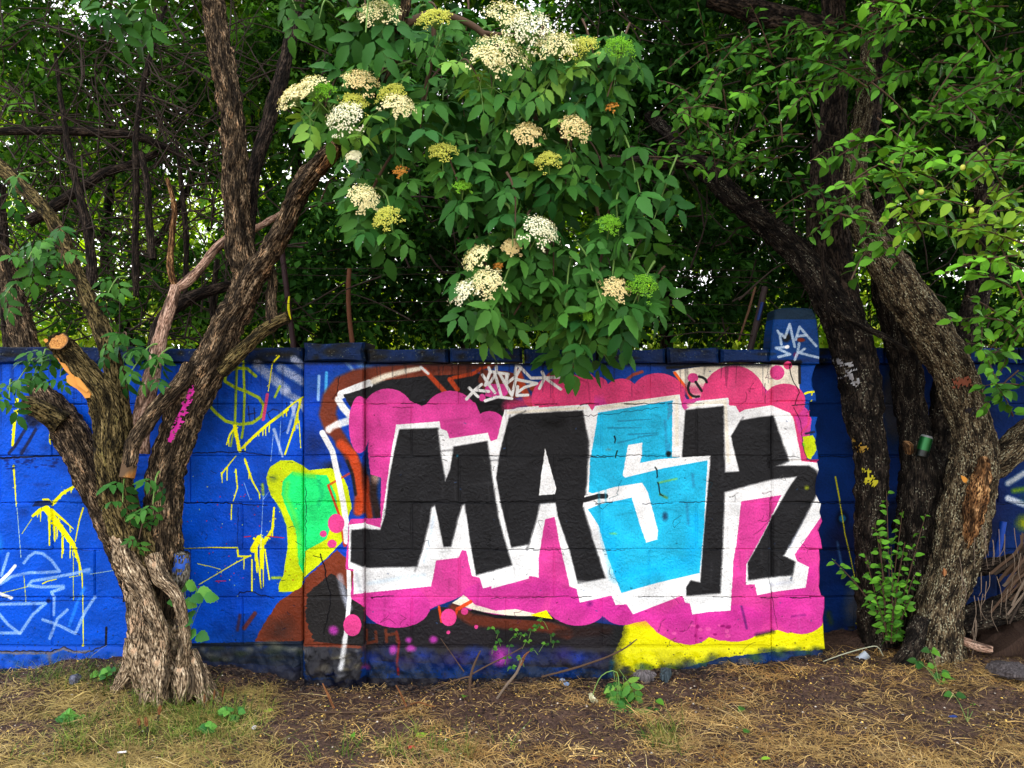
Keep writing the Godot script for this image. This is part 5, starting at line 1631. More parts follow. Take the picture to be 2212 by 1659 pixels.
func build_walls() -> void:
	var cm := paint_main()
	var cl := paint_left()
	var cr := paint_right()
	var mm := cm.material(0.6)
	var ml := cl.material(0.5)
	var mr := cr.material(0.5, 0.7)
	var ys := [785.0, 873.0, 985.0, 1086.0, 1187.0, 1290.0, 1395.0]
	# left bay
	var o := thing("block_wall", "blue painted block wall left of the pillar, with yellow paint bursts and a dollar sign", "wall", Vector3.ZERO, "", "thing")
	courses(o, cl, ml, -410, 655, ys, 0.0, 205, 0.55, 0.2, 1.2, 0.8)
	part(o, "mortar", slab(cl, -410, 785, 655, 1500, -0.009, 0.2), ml)
	part(o, "wall_foot", foot(cl, -410, 655, 1393, 1515, 0.0, 0.02, 0.022, 1), ml)
	var x := -410.0
	while x < 650.0:
		var e := minf(x + rf(150, 210), 655.0)
		part(o, "coping_stone", block(cl, outline(x, 748 + rf(-3, 3), e, 786, 3.0, 3.0), 0.035 + rf(-0.006, 0.006), 0.3, 4.0), ml)
		x = e
	# left pillar
	o = thing("wall_pillar", "cracked pillar with a brown paint arc and lime patch left of the pink mural", "pillar", Vector3.ZERO, "", "thing")
	for k in ys.size() - 1: part(o, "concrete_block", block(cm, outline(655, ys[k] if k else 780.0, 787, ys[k + 1], 1.6, 1.5), 0.05 + rf(-0.003, 0.002), 0.25, 2.6), mm)
	part(o, "mortar", slab(cm, 657, 782, 785, 1500, 0.043, 0.24), mm)
	part(o, "pillar_foot", foot(cm, 652, 789, 1390, 1512, 0.05, 0.045, 0.055, 2), mm)
	part(o, "coping_stone", block(cm, outline(654, 739, 790, 781, 1.0, 5.0), 0.062, 0.32, 5.0), mm)
	# mural bay
	o = thing("mural_wall", "block wall bay painted with the big black and cyan letters MASK on pink", "wall", Vector3.ZERO, "", "thing")
	courses(o, cm, mm, 787, 1667, ys, 0.0, 205, 0.5, 0.2, 0.7, 0.5)
	part(o, "mortar", slab(cm, 787, 785, 1667, 1500, -0.005, 0.2), mm)
	part(o, "wall_foot", foot(cm, 787, 1667, 1394, 1508, 0.0, 0.02, 0.022, 3), mm)
	var cx := [790.0, 970.0, 1131.0, 1290.0, 1440.0, 1556.0, 1664.0]
	for i in cx.size() - 1: part(o, "coping_stone", block(cm, outline(cx[i], 750 + rf(-2, 3), cx[i + 1], 783 + rf(0, 4), 3.0, 3.0), 0.04 + rf(-0.008, 0.006), 0.3, 4.5), mm)
	# right pillar, broken along its right edge, with the tall top
	o = thing("wall_pillar", "broken edged pillar ending the pink mural, its raised blue top tagged white", "pillar", Vector3.ZERO, "", "thing")
	var yr := [787.0, 868.0, 900.0, 996.0, 1086.0, 1187.0, 1290.0, 1405.0]
	var xr := [1765.0, 1752.0, 1770.0, 1772.0, 1778.0, 1776.0, 1784.0]
	for k in yr.size() - 1: part(o, "concrete_block", block(cm, outline(1667, yr[k], xr[k], yr[k + 1], 1.4, 1.2, 9.0 if k < 5 else 5.0), 0.012 + rf(-0.002, 0.002), 0.46, 2.6), mm)
	part(o, "mortar", slab(cm, 1669, 787, 1748, 1480, 0.004, 0.2), mm)
	part(o, "pillar_foot", foot(cm, 1664, 1782, 1388, 1480, 0.012, 0.015, 0.02, 4), mm)
	var top := PackedVector2Array([Vector2(1674, 672), Vector2(1685, 666), Vector2(1720, 664), Vector2(1754, 667), Vector2(1763, 684), Vector2(1768, 720), Vector2(1771, 760), Vector2(1770, 786), Vector2(1700, 786), Vector2(1662, 783), Vector2(1666, 730)])
	part(o, "pillar_top", block(cm, top, 0.03, 0.13, 2.0), mm)
	# the bay set back behind the plum trees
	o = thing("block_wall", "dark blue wall bay set back behind the plum trunks", "wall", Vector3.ZERO, "", "thing")
	courses(o, cr, mr, 1745, 3400, [785.0, 873.0, 985.0, 1086.0, 1187.0, 1290.0, 1395.0, 1480.0], -0.42, 205, 0.5, 0.2, 1.8, 1.0)
	part(o, "mortar", slab(cr, 1745, 787, 3400, 1495, -0.43, 0.2), mr)
	var xx := 1745.0
	while xx < 3390.0:
		var e := minf(xx + rf(140, 190), 3400.0)
		part(o, "coping_stone", block(cr, outline(xx, 750, e, 786, 2.0, 2.5), -0.385, 0.3, 4.0), mr)
		xx = e


var last_mesh: ArrayMesh

func stem(o: Node, called: String, m: Material, c: int, n: Array, sides: int, amp: float, seedv: int, lobes := 0.0, step := 0.022, vs := 0.7) -> Array:
	var l := limb(c, n)
	last_mesh = tube_mesh(l, sides, step, amp, seedv, lobes, vs)
	part(o, called, last_mesh, m)
	return l


func cut_face(o: Node, l: Array, r: float, seedv: int, dish := 0.0, last := true) -> void:
	part(o, "cut_face", cut_disc(r, seedv, dish), mats.fresh_cut, on_end(l, last))


func build_elder() -> void:
	var b: Material = mats.elder_bark
	var mo: Material = mats.elder_mossy
	var o := thing("elder_tree", "gnarled many stemmed elder tree with furrowed bark and cream flowers, before the blue wall", "tree")
	stem(o, "trunk", mats.elder_base, 0, [368, 1545, 0.33, 60, 364, 1500, 0.33, 58, 346, 1440, 0.32, 54, 330, 1364, 0.31, 49, 322, 1280, 0.29, 47, 312, 1200, 0.27, 48, 302, 1120, 0.25, 40], 72, 0.011, 1, 0.5, 0.013)
	stem(o, "root", mats.elder_base, 6, [1400, 1250, 0.390, 60, 1440, 1380, 0.450, 100, 1420, 1470, 0.460, 80, 1380, 1560, 0.450, 50], 30, 0.010, 2)
	stem(o, "root", mats.elder_base, 6, [1470, 1150, 0.390, 40, 1545, 1330, 0.430, 52, 1560, 1450, 0.450, 54, 1570, 1570, 0.450, 50], 24, 0.009, 3)
	stem(o, "root", mats.elder_base, 6, [1060, 1050, 0.390, 90, 1050, 1200, 0.410, 80, 1080, 1330, 0.410, 70, 1100, 1480, 0.390, 40], 30, 0.010, 4)
	stem(o, "root", mats.elder_base, 6, [1230, 1150, 0.450, 70, 1230, 1380, 0.490, 80, 1220, 1560, 0.490, 60], 28, 0.012, 5)
	stem(o, "strand", mats.elder_base, 6, [1180, 420, 0.415, 70, 1250, 590, 0.455, 62, 1350, 700, 0.475, 46, 1400, 850, 0.475, 40, 1425, 1050, 0.465, 44, 1410, 1220, 0.445, 46, 1380, 1330, 0.415, 40], 26, 0.006, 6)
	stem(o, "strand", mats.elder_base, 6, [900, 200, 0.395, 60, 1000, 500, 0.445, 90, 1120, 720, 0.455, 70, 1220, 980, 0.445, 76, 1250, 1200, 0.435, 60], 30, 0.009, 7)
	stem(o, "root", mats.elder_base, 0, [300, 1400, 0.32, 26, 282, 1450, 0.35, 24, 262, 1480, 0.36, 16, 240, 1510, 0.36, 8], 22, 0.007, 23)
	stem(o, "root", mats.elder_base, 0, [430, 1440, 0.38, 16, 446, 1480, 0.41, 16, 470, 1515, 0.43, 10, 500, 1545, 0.43, 5], 20, 0.006, 24)
	stem(o, "root", mats.elder_base, 0, [335, 1440, 0.42, 22, 322, 1495, 0.48, 18, 306, 1530, 0.51, 10, 296, 1550, 0.52, 5], 20, 0.007, 25)
	# stems
	stem(o, "stem", b, 0, [306, 1290, 0.24, 36, 292, 1230, 0.22, 38, 250, 1135, 0.18, 38, 203, 1035, 0.13, 39, 165, 955, 0.08, 38, 122, 890, 0.02, 33, 88, 835, -0.05, 27, 62, 765, -0.12, 27, 40, 690, -0.2, 24, 10, 570, -0.3, 20, -50, 420, -0.4, 16], 48, 0.012, 8)
	var cut := stem(o, "stub", mo, 13, [700, 620, 0.12, 130, 520, 500, 0.14, 115, 330, 400, 0.16, 88, 250, 370, 0.17, 60], 30, 0.009, 9)
	cut = stem(o, "stem", mo, 0, [318, 1260, 0.34, 40, 285, 1160, 0.37, 40, 254, 1070, 0.39, 34, 238, 985, 0.40, 33, 232, 915, 0.40, 31, 222, 862, 0.41, 30, 194, 820, 0.43, 28, 158, 775, 0.46, 25, 134, 748, 0.50, 23, 126, 738, 0.54, 22], 44, 0.010, 10)
	cut_face(o, cut, 0.046, 3, -0.004)
	part(o, "torn_splinter", splint(g2(5, [345, 400, 395, 430, 440, 510, 500, 590, 540, 640, 570, 690, 560, 700, 500, 640, 430, 540, 380, 460, 338, 415]), 0.50, 0.02, 0.006), mats.splinter)
	part(o, "torn_splinter", splint(g2(5, [510, 690, 560, 665, 600, 700, 640, 750, 700, 830, 690, 855, 655, 860, 640, 830, 590, 790, 545, 760, 520, 735]), 0.495, 0.02, 0.006), mats.splinter)
	part(o, "torn_splinter", splint(g2(5, [575, 690, 610, 705, 680, 800, 670, 815, 600, 760]), 0.508, 0.01, 0.004), mats.splinter)
	stem(o, "stem", mo, 0, [268, 960, 0.28, 28, 254, 871, 0.26, 23, 246, 801, 0.24, 21, 221, 717, 0.20, 19, 193, 653, 0.15, 17, 165, 590, 0.08, 15, 110, 470, 0.0, 14, 50, 405, -0.1, 14, -20, 340, -0.2, 13], 30, 0.007, 11)
	# the bare pale stem and its fork
	var dw: Material = mats.dead_wood
	stem(o, "bare_stem", dw, 0, [300, 980, 0.22, 22, 308, 900, 0.2, 20, 330, 801, 0.16, 16, 350, 717, 0.12, 14, 372, 647, 0.08, 12, 380, 618, 0.06, 11], 24, 0.004, 12)
	stem(o, "bare_stem", mats.torn_wood, 0, [380, 622, 0.06, 8, 367, 573, 0.05, 7, 373, 503, 0.02, 6, 376, 447, 0.0, 6, 361, 386, -0.03, 4], 14, 0.003, 13)
	stem(o, "bare_stem", dw, 0, [382, 622, 0.06, 9, 400, 612, 0.04, 11, 433, 579, 0.0, 10, 463, 540, -0.06, 9, 500, 510, -0.12, 8, 560, 490, -0.2, 7, 640, 440, -0.3, 5], 16, 0.004, 14)
	# the big right stem
	stem(o, "stem", b, 0, [352, 1330, 0.30, 40, 354, 1220, 0.29, 38, 352, 1120, 0.28, 38, 357, 1030, 0.26, 37, 376, 960, 0.24, 38, 404, 880, 0.22, 40, 453, 790, 0.20, 38, 486, 710, 0.19, 34, 517, 657, 0.18, 31, 534, 597, 0.17, 30, 522, 545, 0.17, 29, 513, 461, 0.17, 27, 505, 377, 0.16, 26, 507, 310, 0.15, 25, 498, 224, 0.14, 25, 476, 112, 0.12, 24, 461, 0, 0.10, 23, 440, -160, 0.1, 20, 400, -420, 0.1, 14], 56, 0.012, 15, 0.0, 0.013)
	var big_stem := last_mesh
	stem(o, "stem", mats.dark_bark, 0, [530, 560, 0.08, 18, 546, 384, 0.02, 15, 578, 272, -0.03, 15, 610, 154, -0.08, 15, 636, 48, -0.12, 14, 655, -60, -0.15, 13, 690, -300, -0.2, 8], 20, 0.006, 16)
	stem(o, "stem", b, 0, [520, 660, 0.20, 24, 545, 600, 0.22, 25, 582, 545, 0.25, 23, 615, 489, 0.29, 22, 643, 419, 0.34, 21, 685, 363, 0.40, 20, 722, 318, 0.47, 18, 756, 270, 0.55, 14, 800, 215, 0.65, 12, 845, 140, 0.75, 11, 870, 40, 0.85, 10, 900, -120, 0.9, 9], 34, 0.010, 17)
	stem(o, "torn_patch", mats.torn_wood, 0, [690, 372, 0.455, 9, 712, 345, 0.50, 12, 730, 318, 0.525, 8], 14, 0.005, 18)
	stem(o, "stub", mo, 0, [478, 800, 0.22, 18, 520, 760, 0.24, 15, 560, 722, 0.26, 13, 590, 700, 0.27, 12, 622, 686, 0.28, 11], 22, 0.006, 19)
	stem(o, "stub", b, 0, [590, 702, 0.27, 12, 585, 650, 0.22, 11, 588, 600, 0.16, 10, 575, 540, 0.1, 8], 16, 0.005, 20)
	var log := stem(o, "sawn_branch", b, 0, [410, 790, 0.28, 14, 392, 825, 0.33, 17, 352, 868, 0.38, 16, 318, 912, 0.42, 17, 290, 955, 0.45, 17, 281, 995, 0.465, 16, 278, 1010, 0.47, 15], 28, 0.006, 21)
	part(o, "cut_face", cut_disc(0.0345, 9, 0.008), mats.fresh_cut, on_end(limb(0, [279, 1004, 0.467, 15.5, 274, 1032, 0.480, 16.0]), true, 0.002))
	part(o, "peeled_end", tube_mesh(limb(0, [279, 1004, 0.467, 15.5, 274, 1032, 0.480, 16.0]), 24, 0.02, 0.001, 3), mats.fresh_cut)
	var st := stem(o, "cut_stump", mats.dead_grey, 6, [1330, 760, 0.28, 50, 1390, 600, 0.33, 62, 1405, 490, 0.35, 60, 1408, 395, 0.36, 56], 24, 0.006, 22)
	paint_on(o, last_mesh, 6, [1395, 470, 0.35, 60, 1410, 400, 0.36, 60], mat(rgb8(48, 92, 190), 0.7), 0.55)
	paint_on(o, big_stem, 0, [372, 950, 0.3, 5, 392, 905, 0.3, 7, 404, 875, 0.3, 7, 416, 838, 0.3, 4], mat(rgb8(206, 40, 150), 0.7), 0.75)
	for e in [[860, 60, 0.82, 9, 940, 30, 0.8, 8, 1040, 70, 0.75, 7, 1130, 190, 0.7, 6, 1180, 340, 0.68, 5, 1190, 470, 0.7, 4, 1160, 590, 0.75, 3, 1110, 680, 0.8, 2], [1130, 190, 0.7, 5, 1220, 300, 0.68, 4, 1280, 420, 0.7, 4, 1300, 540, 0.75, 3, 1270, 690, 0.8, 2], [940, 30, 0.8, 6, 930, 140, 0.75, 5, 900, 250, 0.7, 4, 830, 360, 0.75, 3, 790, 440, 0.8, 2], [1040, 70, 0.75, 5, 1180, 90, 0.8, 4, 1300, 150, 0.85, 3], [740, 300, 0.5, 7, 720, 240, 0.6, 5, 690, 210, 0.8, 3]]:
		stem(o, "bough", mats.twig, 0, e, 10, 0.002, 40)
	# forked thin stems behind
	for e in [[294, 640, -0.1, 7, 292, 528, -0.12, 7, 294, 420, -0.15, 7, 294, 288, -0.2, 6, 314, 160, -0.25, 6, 339, 74, -0.3, 5, 360, 0, -0.35, 4], [330, 560, -0.05, 8, 322, 480, -0.08, 8, 318, 400, -0.1, 7, 305, 330, -0.14, 6], [60, 480, -0.3, 13, 118, 445, -0.35, 12, 170, 410, -0.4, 11, 224, 374, -0.45, 10, 275, 358, -0.5, 9, 340, 330, -0.55, 7], [-40, 285, -0.4, 9, 100, 282, -0.4, 9, 190, 285, -0.4, 10, 280, 292, -0.45, 9, 340, 310, -0.5, 8, 395, 338, -0.55, 5], [200, 620, -0.1, 11, 190, 500, -0.2, 10, 150, 330, -0.3, 7, 130, 200, -0.4, 5, 118, 110, -0.5, 3], [330, 780, 0.0, 16, 352, 690, -0.1, 15, 420, 640, -0.2, 14, 520, 610, -0.3, 10], [20, 760, -0.25, 12, 10, 600, -0.3, 12, 0, 400, -0.4, 9], [400, 650, -0.3, 6, 402, 520, -0.35, 6, 392, 400, -0.4, 5, 380, 300, -0.45, 3], [470, 760, -0.3, 8, 460, 650, -0.35, 7, 470, 560, -0.4, 5]]:
		stem(o, "bough", mats.dark_bark, 0, e, 14, 0.004, 30 + int(e[0]) % 17)
	# flower heads: [x, y, radius, depth, colour, tilt x, tilt z]
	var heads := [[815, 8, 46, 0.95, "cream"], [935, 25, 34, 1.0, "olive"], [1100, 12, 50, 1.05, "cream"], [1085, 88, 58, 1.12, "cream"], [1140, 40, 54, 1.15, "white"], [1062, 112, 40, 1.16, "cream"], [1200, 80, 45, 1.1, "cream"], [1252, 90, 34, 1.02, "olive"], [1338, 90, 30, 1.0, "green"], [620, 198, 36, 1.0, "cream"], [655, 178, 36, 1.0, "cream"], [690, 188, 26, 0.95, "green"], [780, 160, 36, 0.95, "tan"], [738, 240, 40, 1.05, "white"], [765, 212, 28, 0.95, "olive"], [840, 190, 30, 0.95, "olive"], [864, 214, 34, 1.02, "cream"], [955, 316, 28, 1.0, "olive"], [1140, 276, 32, 1.0, "tan"], [1245, 265, 34, 1.02, "tan"], [1182, 336, 25, 0.98, "olive"], [790, 418, 32, 0.98, "cream"], [832, 462, 28, 1.0, "olive"], [1175, 485, 38, 1.08, "white"], [1318, 476, 24, 0.98, "green"], [1020, 545, 32, 1.0, "cream"], [1105, 527, 20, 0.98, "tan"], [990, 622, 30, 1.05, "white"], [1050, 602, 34, 1.05, "cream"], [1332, 612, 30, 1.0, "tan"], [1387, 606, 32, 1.0, "green"], [762, 332, 16, 0.95, "white"], [863, 365, 15, 0.92, "dry"], [1000, 395, 18, 0.98, "green"], [1320, 225, 14, 0.9, "dry"], [1075, 570, 10, 0.95, "dry"], [1270, 680, 10, 0.95, "green"]]
	for h in heads:
		var q := at(h[0], h[1], h[3])
		head_spots.append(Vector4(q.x, q.y, q.z, h[2] * MPP * (DIST - h[3]) / DIST))
	var i := 0
	for h in heads:
		var p := at(h[0], h[1], h[3])
		var r: float = h[2] * MPP * (DIST - h[3]) / DIST
		var kind: String = "flower" if h[4] in ["cream", "white", "tan"] else ("dry" if h[4] == "dry" else "bud")
		var um := umbel_mesh(r * 1.22, kind, 500 + i)
		var tilt := Vector3(rf(-0.45, 0.45), 0.62 + rf(-0.2, 0.3), 0.85).normalized()
		if h[0] in [620, 655, 1020, 990]: tilt = Vector3(-0.55, 0.6, 0.6).normalized()
		var fz := tilt.cross(Vector3(1, 0, 0.1)).normalized()
		var hb := Basis(tilt.cross(fz) * -1.0, tilt, -fz)
		var n := part(o, "flower_head", um[0], mats["flower_" + h[4]], Transform3D(hb, p))
		part(n, "stalk", um[1], mats.stalk)
		var foot_p := p - tilt * r * 1.9
		var from := foot_p + Vector3(rf(-0.12, 0.12) + (0.10 if h[0] < 800 else 0.0), rf(0.10, 0.30), rf(-0.30, -0.08))
		elder_shoot(o, from, foot_p, 1.0, 2 if h[0] < 900 and h[1] > 280 else 3, 0.3)
		i += 1
	# leafy shoots: [x, y, half width, half height, count]
	for e in [[880, 70, 120, 70, 4], [1000, 190, 130, 80, 6], [1190, 190, 150, 80, 7], [1310, 160, 50, 60, 4], [760, 290, 40, 40, 2], [930, 290, 70, 60, 3], [1160, 330, 130, 55, 4], [1020, 400, 60, 45, 4], [1180, 430, 140, 45, 4], [1200, 560, 160, 65, 8], [1120, 650, 130, 45, 6], [1250, 680, 120, 40, 6], [1350, 640, 50, 40, 3], [1090, 705, 50, 25, 3], [1255, 735, 70, 22, 5], [1375, 440, 40, 40, 3], [790, 460, 50, 36, 3], [790, 40, 60, 40, 3]]:
		for k in e[4]:
			var zz := rf(0.15, 1.05)
			var tip := at(e[0] + rf(-1, 1) * e[2], e[1] + rf(-1, 1) * e[3], zz)
			elder_shoot(o, tip + Vector3(rf(-0.14, 0.14), rf(0.16, 0.34), rf(-0.25, -0.02)), tip, rf(0.95, 1.25), 3, 0.35)
	# sprigs on the stems
	for e in [[100, 520, 0.35, 0.9], [60, 560, 0.35, 0.9], [130, 570, 0.38, 0.8], [90, 790, 0.42, 0.75], [40, 820, 0.42, 0.8], [130, 815, 0.42, 0.7], [20, 860, 0.42, 0.8], [285, 800, 0.40, 0.8], [330, 815, 0.40, 0.75], [275, 760, 0.36, 0.8], [245, 750, 0.3, 0.7], [265, 1085, 0.5, 0.75], [330, 1090, 0.52, 0.7], [300, 1165, 0.5, 0.5], [20, 420, 0.2, 0.9], [270, 40, 0.6, 1.1], [215, 30, 0.6, 1.0], [330, 30, 0.55, 1.0], [640, 20, 0.6, 1.0], [690, 40, 0.5, 1.0], [690, 440, 0.4, 0.6], [230, 640, 0.2, 0.7], [10, 640, 0.3, 0.8], [470, 835, 0.3, 0.01]]:
		if e[3] < 0.1: continue
		var tip := at(e[0], e[1], e[2])
		elder_shoot(o, tip + Vector3(rf(-0.08, 0.08), rf(0.04, 0.16), -0.12), tip, e[3], 2, 0.5)
	many(o, "leaflet_mass", leaflets[0], mats.loose_leaf, loose_elder, loose_elder_tint)


func build_plums() -> void:
	var b: Material = mats.plum_bark
	var o := thing("plum_tree", "dark leaning plum trunk just right of the tagged pillar, forking behind the leaves", "tree")
	stem(o, "trunk", b, 0, [1902, 1425, -0.16, 50, 1898, 1380, -0.16, 38, 1882, 1260, -0.15, 31, 1880, 1150, -0.14, 31, 1884, 1081, -0.12, 31, 1879, 983, -0.12, 34, 1866, 900, -0.12, 38, 1856, 815, -0.13, 44, 1824, 703, -0.14, 42, 1790, 640, -0.16, 36, 1750, 580, -0.2, 30, 1690, 515, -0.28, 27, 1610, 450, -0.38, 24, 1545, 390, -0.48, 20, 1470, 310, -0.7, 15, 1400, 250, -1.0, 10], 56, 0.010, 51, 0.0, 0.013)
	var plum_trunk := last_mesh
	stem(o, "limb", mats.dark_bark, 0, [1850, 780, -0.15, 34, 1826, 660, -0.2, 36, 1800, 560, -0.25, 38, 1788, 430, -0.3, 40, 1792, 330, -0.34, 36, 1800, 250, -0.38, 28, 1806, 150, -0.42, 26, 1800, 0, -0.48, 24, 1790, -250, -0.5, 16], 40, 0.010, 52)
	stem(o, "limb", mats.dark_bark, 0, [1796, 430, -0.3, 26, 1840, 360, -0.33, 26, 1868, 290, -0.36, 24, 1884, 220, -0.4, 20, 1900, 120, -0.45, 16, 1940, 0, -0.5, 12], 28, 0.008, 53)
	stem(o, "limb", mats.dark_bark, 0, [1530, -5, -0.5, 18, 1620, 20, -0.5, 26, 1720, 50, -0.45, 28, 1800, 70, -0.42, 26], 22, 0.007, 54)
	stem(o, "limb", mats.dark_bark, 0, [1280, 345, -0.6, 12, 1400, 352, -0.6, 14, 1520, 355, -0.5, 16, 1580, 420, -0.42, 16], 16, 0.006, 55)
	stem(o, "branch", mats.dark_bark, 7, [650, -300, 0.0, 14, 680, 60, 0.02, 14, 700, 200, 0.02, 12, 730, 290, 0.0, 12], 12, 0.003, 56)
	stem(o, "branch", b, 7, [740, 160, 0.02, 26, 900, 270, 0.05, 26, 1100, 370, 0.07, 24, 1320, 490, 0.08, 16], 14, 0.004, 57)
	stem(o, "branch", mats.dark_bark, 17, [760, 1600, -0.1, 14, 740, 1300, -0.14, 14, 690, 1180, -0.2, 10], 10, 0.003, 58)
	for e in [[830, 560, 0.0, 12, 880, 640, 0.0, 12, 930, 760, 0.0, 10], [800, 720, 0.0, 10, 870, 690, 0.0, 10], [800, 770, 0.0, 6, 850, 740, 0.0, 8], [880, 590, 0.0, 14, 905, 600, 0.0, 14], [880, 650, 0.0, 6, 940, 640, 0.0, 6], [940, 720, 0.0, 12, 950, 740, 0.0, 12]]:
		paint_on(o, plum_trunk, 7, e, mat(rgb8(150, 150, 152), 0.8), 0.7)
	paint_on(o, plum_trunk, 7, [1035, 1450, 0, 36, 1060, 1520, 0, 34], mat(rgb8(176, 168, 30), 0.8), 0.6)
	paint_on(o, plum_trunk, 7, [950, 1210, 0, 36, 980, 1260, 0, 34], mat(rgb8(150, 118, 40), 0.8), 0.45)
	# middle trunk
	o = thing("plum_tree", "dim plum trunk half hidden behind the pale lichen trunk, holding a green can", "tree")
	stem(o, "trunk", b, 0, [1990, 1430, -0.22, 56, 1986, 1300, -0.2, 48, 1985, 1180, -0.18, 46, 1988, 1090, -0.16, 46, 1990, 1020, -0.16, 42, 1978, 960, -0.2, 32, 1965, 860, -0.24, 32, 1945, 740, -0.28, 32, 1920, 640, -0.32, 30, 1905, 520, -0.38, 26, 1925, 350, -0.45, 20], 40, 0.012, 61)
	stem(o, "limb", b, 0, [2000, 1050, -0.18, 30, 2030, 960, -0.24, 28, 2050, 820, -0.28, 28, 2110, 640, -0.34, 26, 2130, 480, -0.4, 22, 2110, 300, -0.45, 16], 28, 0.008, 62)
	stem(o, "torn_patch", mats.torn_wood, 7, [1290, 1200, -0.08, 20, 1320, 1230, -0.06, 40, 1330, 1290, -0.06, 26], 12, 0.006, 63)
	# the big lichen trunk
	b = mats.plum_lichen
	o = thing("plum_tree", "big bent plum trunk mottled with pale lichen and a torn brown wound", "tree")
	stem(o, "trunk", b, 0, [2016, 1470, 0.02, 74, 2020, 1420, 0.02, 62, 2024, 1360, 0.02, 54, 2036, 1290, 0.02, 47, 2062, 1220, 0.03, 45, 2082, 1140, 0.03, 49, 2096, 1050, 0.03, 50, 2104, 975, 0.03, 46, 2092, 899, 0.03, 40, 2064, 815, 0.03, 40, 2018, 731, 0.02, 44, 1968, 650, 0.01, 46, 1912, 565, -0.01, 40, 1878, 505, -0.03, 34, 1850, 430, -0.06, 26, 1850, 330, -0.1, 20, 1870, 200, -0.2, 16, 1880, 0, -0.3, 12], 64, 0.010, 71, 0.15, 0.013)
	paint_on(o, last_mesh, 7, [1620, 740, 0, 40, 1670, 735, 0, 40], mat(rgb8(134, 74, 52), 0.85), 0.7)
	paint_on(o, last_mesh, 7, [1690, 945, 0, 26, 1710, 955, 0, 26], mat(rgb8(30, 26, 32), 0.85), 0.8)
	stem(o, "limb", b, 0, [2098, 1040, -0.02, 34, 2130, 1010, -0.02, 33, 2165, 990, 0.0, 32, 2215, 945, 0.03, 32, 2290, 870, 0.06, 30, 2360, 700, 0.1, 26, 2380, 400, 0.1, 20, 2300, 50, 0.1, 14], 36, 0.008, 72)
	stem(o, "torn_patch", mats.torn_wood, 12, [545, 40, 0.15, 16, 550, 130, 0.165, 44, 525, 250, 0.17, 64, 495, 400, 0.165, 62, 465, 540, 0.15, 48, 440, 660, 0.13, 20], 30, 0.014, 73)
	part(o, "knot", stone_mesh(Vector3(0.03, 0.045, 0.03), 4), mats.raw_twig, Transform3D(Basis(), at(2040, 1236, 0.145)))
	part(o, "stuck_leaf", plum_leaves[1], mats.flower_dry, Transform3D(facing(Vector3(-0.4, 0.9, 0), Vector3(0, 0.2, 1), 0, 0.7), at(2088, 1046, 0.155)))
	part(o, "root", tube_mesh(limb(8, [1420, 900, 0.10, 60, 1350, 1120, 0.16, 74, 1270, 1230, 0.18, 60, 1200, 1330, 0.16, 40]), 24, 0.03, 0.01, 74), mats.plum_bark)
	# twigs with leaves: [x, y, half width, half height, depth, count, brightness]
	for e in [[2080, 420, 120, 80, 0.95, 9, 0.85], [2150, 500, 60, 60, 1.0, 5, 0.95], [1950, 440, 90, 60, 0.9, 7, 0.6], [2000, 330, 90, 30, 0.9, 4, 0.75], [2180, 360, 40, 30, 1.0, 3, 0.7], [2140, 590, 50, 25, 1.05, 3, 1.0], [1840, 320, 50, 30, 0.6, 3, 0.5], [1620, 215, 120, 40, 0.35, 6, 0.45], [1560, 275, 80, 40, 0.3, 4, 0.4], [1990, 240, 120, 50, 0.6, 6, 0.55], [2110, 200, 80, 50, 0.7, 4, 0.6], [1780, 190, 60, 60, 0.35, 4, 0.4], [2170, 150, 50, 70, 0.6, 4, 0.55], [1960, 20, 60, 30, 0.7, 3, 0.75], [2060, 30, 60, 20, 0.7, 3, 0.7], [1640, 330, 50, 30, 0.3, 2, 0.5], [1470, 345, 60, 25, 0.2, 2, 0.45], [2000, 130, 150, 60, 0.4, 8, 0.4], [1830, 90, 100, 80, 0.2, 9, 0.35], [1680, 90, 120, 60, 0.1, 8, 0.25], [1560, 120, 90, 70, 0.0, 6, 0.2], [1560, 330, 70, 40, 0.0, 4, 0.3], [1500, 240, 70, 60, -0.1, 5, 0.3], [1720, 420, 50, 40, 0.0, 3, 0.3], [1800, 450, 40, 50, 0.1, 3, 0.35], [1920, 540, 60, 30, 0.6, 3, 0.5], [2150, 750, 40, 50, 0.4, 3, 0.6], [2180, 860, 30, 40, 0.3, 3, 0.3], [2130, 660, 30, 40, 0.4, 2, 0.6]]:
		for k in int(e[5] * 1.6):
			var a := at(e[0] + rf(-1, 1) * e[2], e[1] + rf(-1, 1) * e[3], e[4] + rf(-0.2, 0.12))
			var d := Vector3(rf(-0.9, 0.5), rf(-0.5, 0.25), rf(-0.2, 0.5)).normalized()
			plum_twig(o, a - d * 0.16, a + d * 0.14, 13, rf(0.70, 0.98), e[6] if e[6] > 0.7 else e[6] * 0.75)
	for e in [[2098, 455], [1925, 350], [2080, 362], [1990, 415]]:
		var sm := stone_mesh(Vector3(0.022, 0.026, 0.022), 8, 0.05)
		part(o, "plum", sm, mats.flower_olive, Transform3D(Basis(), at(e[0], e[1], 1.0)))
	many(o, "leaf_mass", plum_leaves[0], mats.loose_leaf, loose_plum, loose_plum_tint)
	# sapling in front of the trunks
	loose_plum = []
	loose_plum_tint = []
	o = thing("sapling", "bright green leafy sapling sprouting before the plum trunks", "plant")
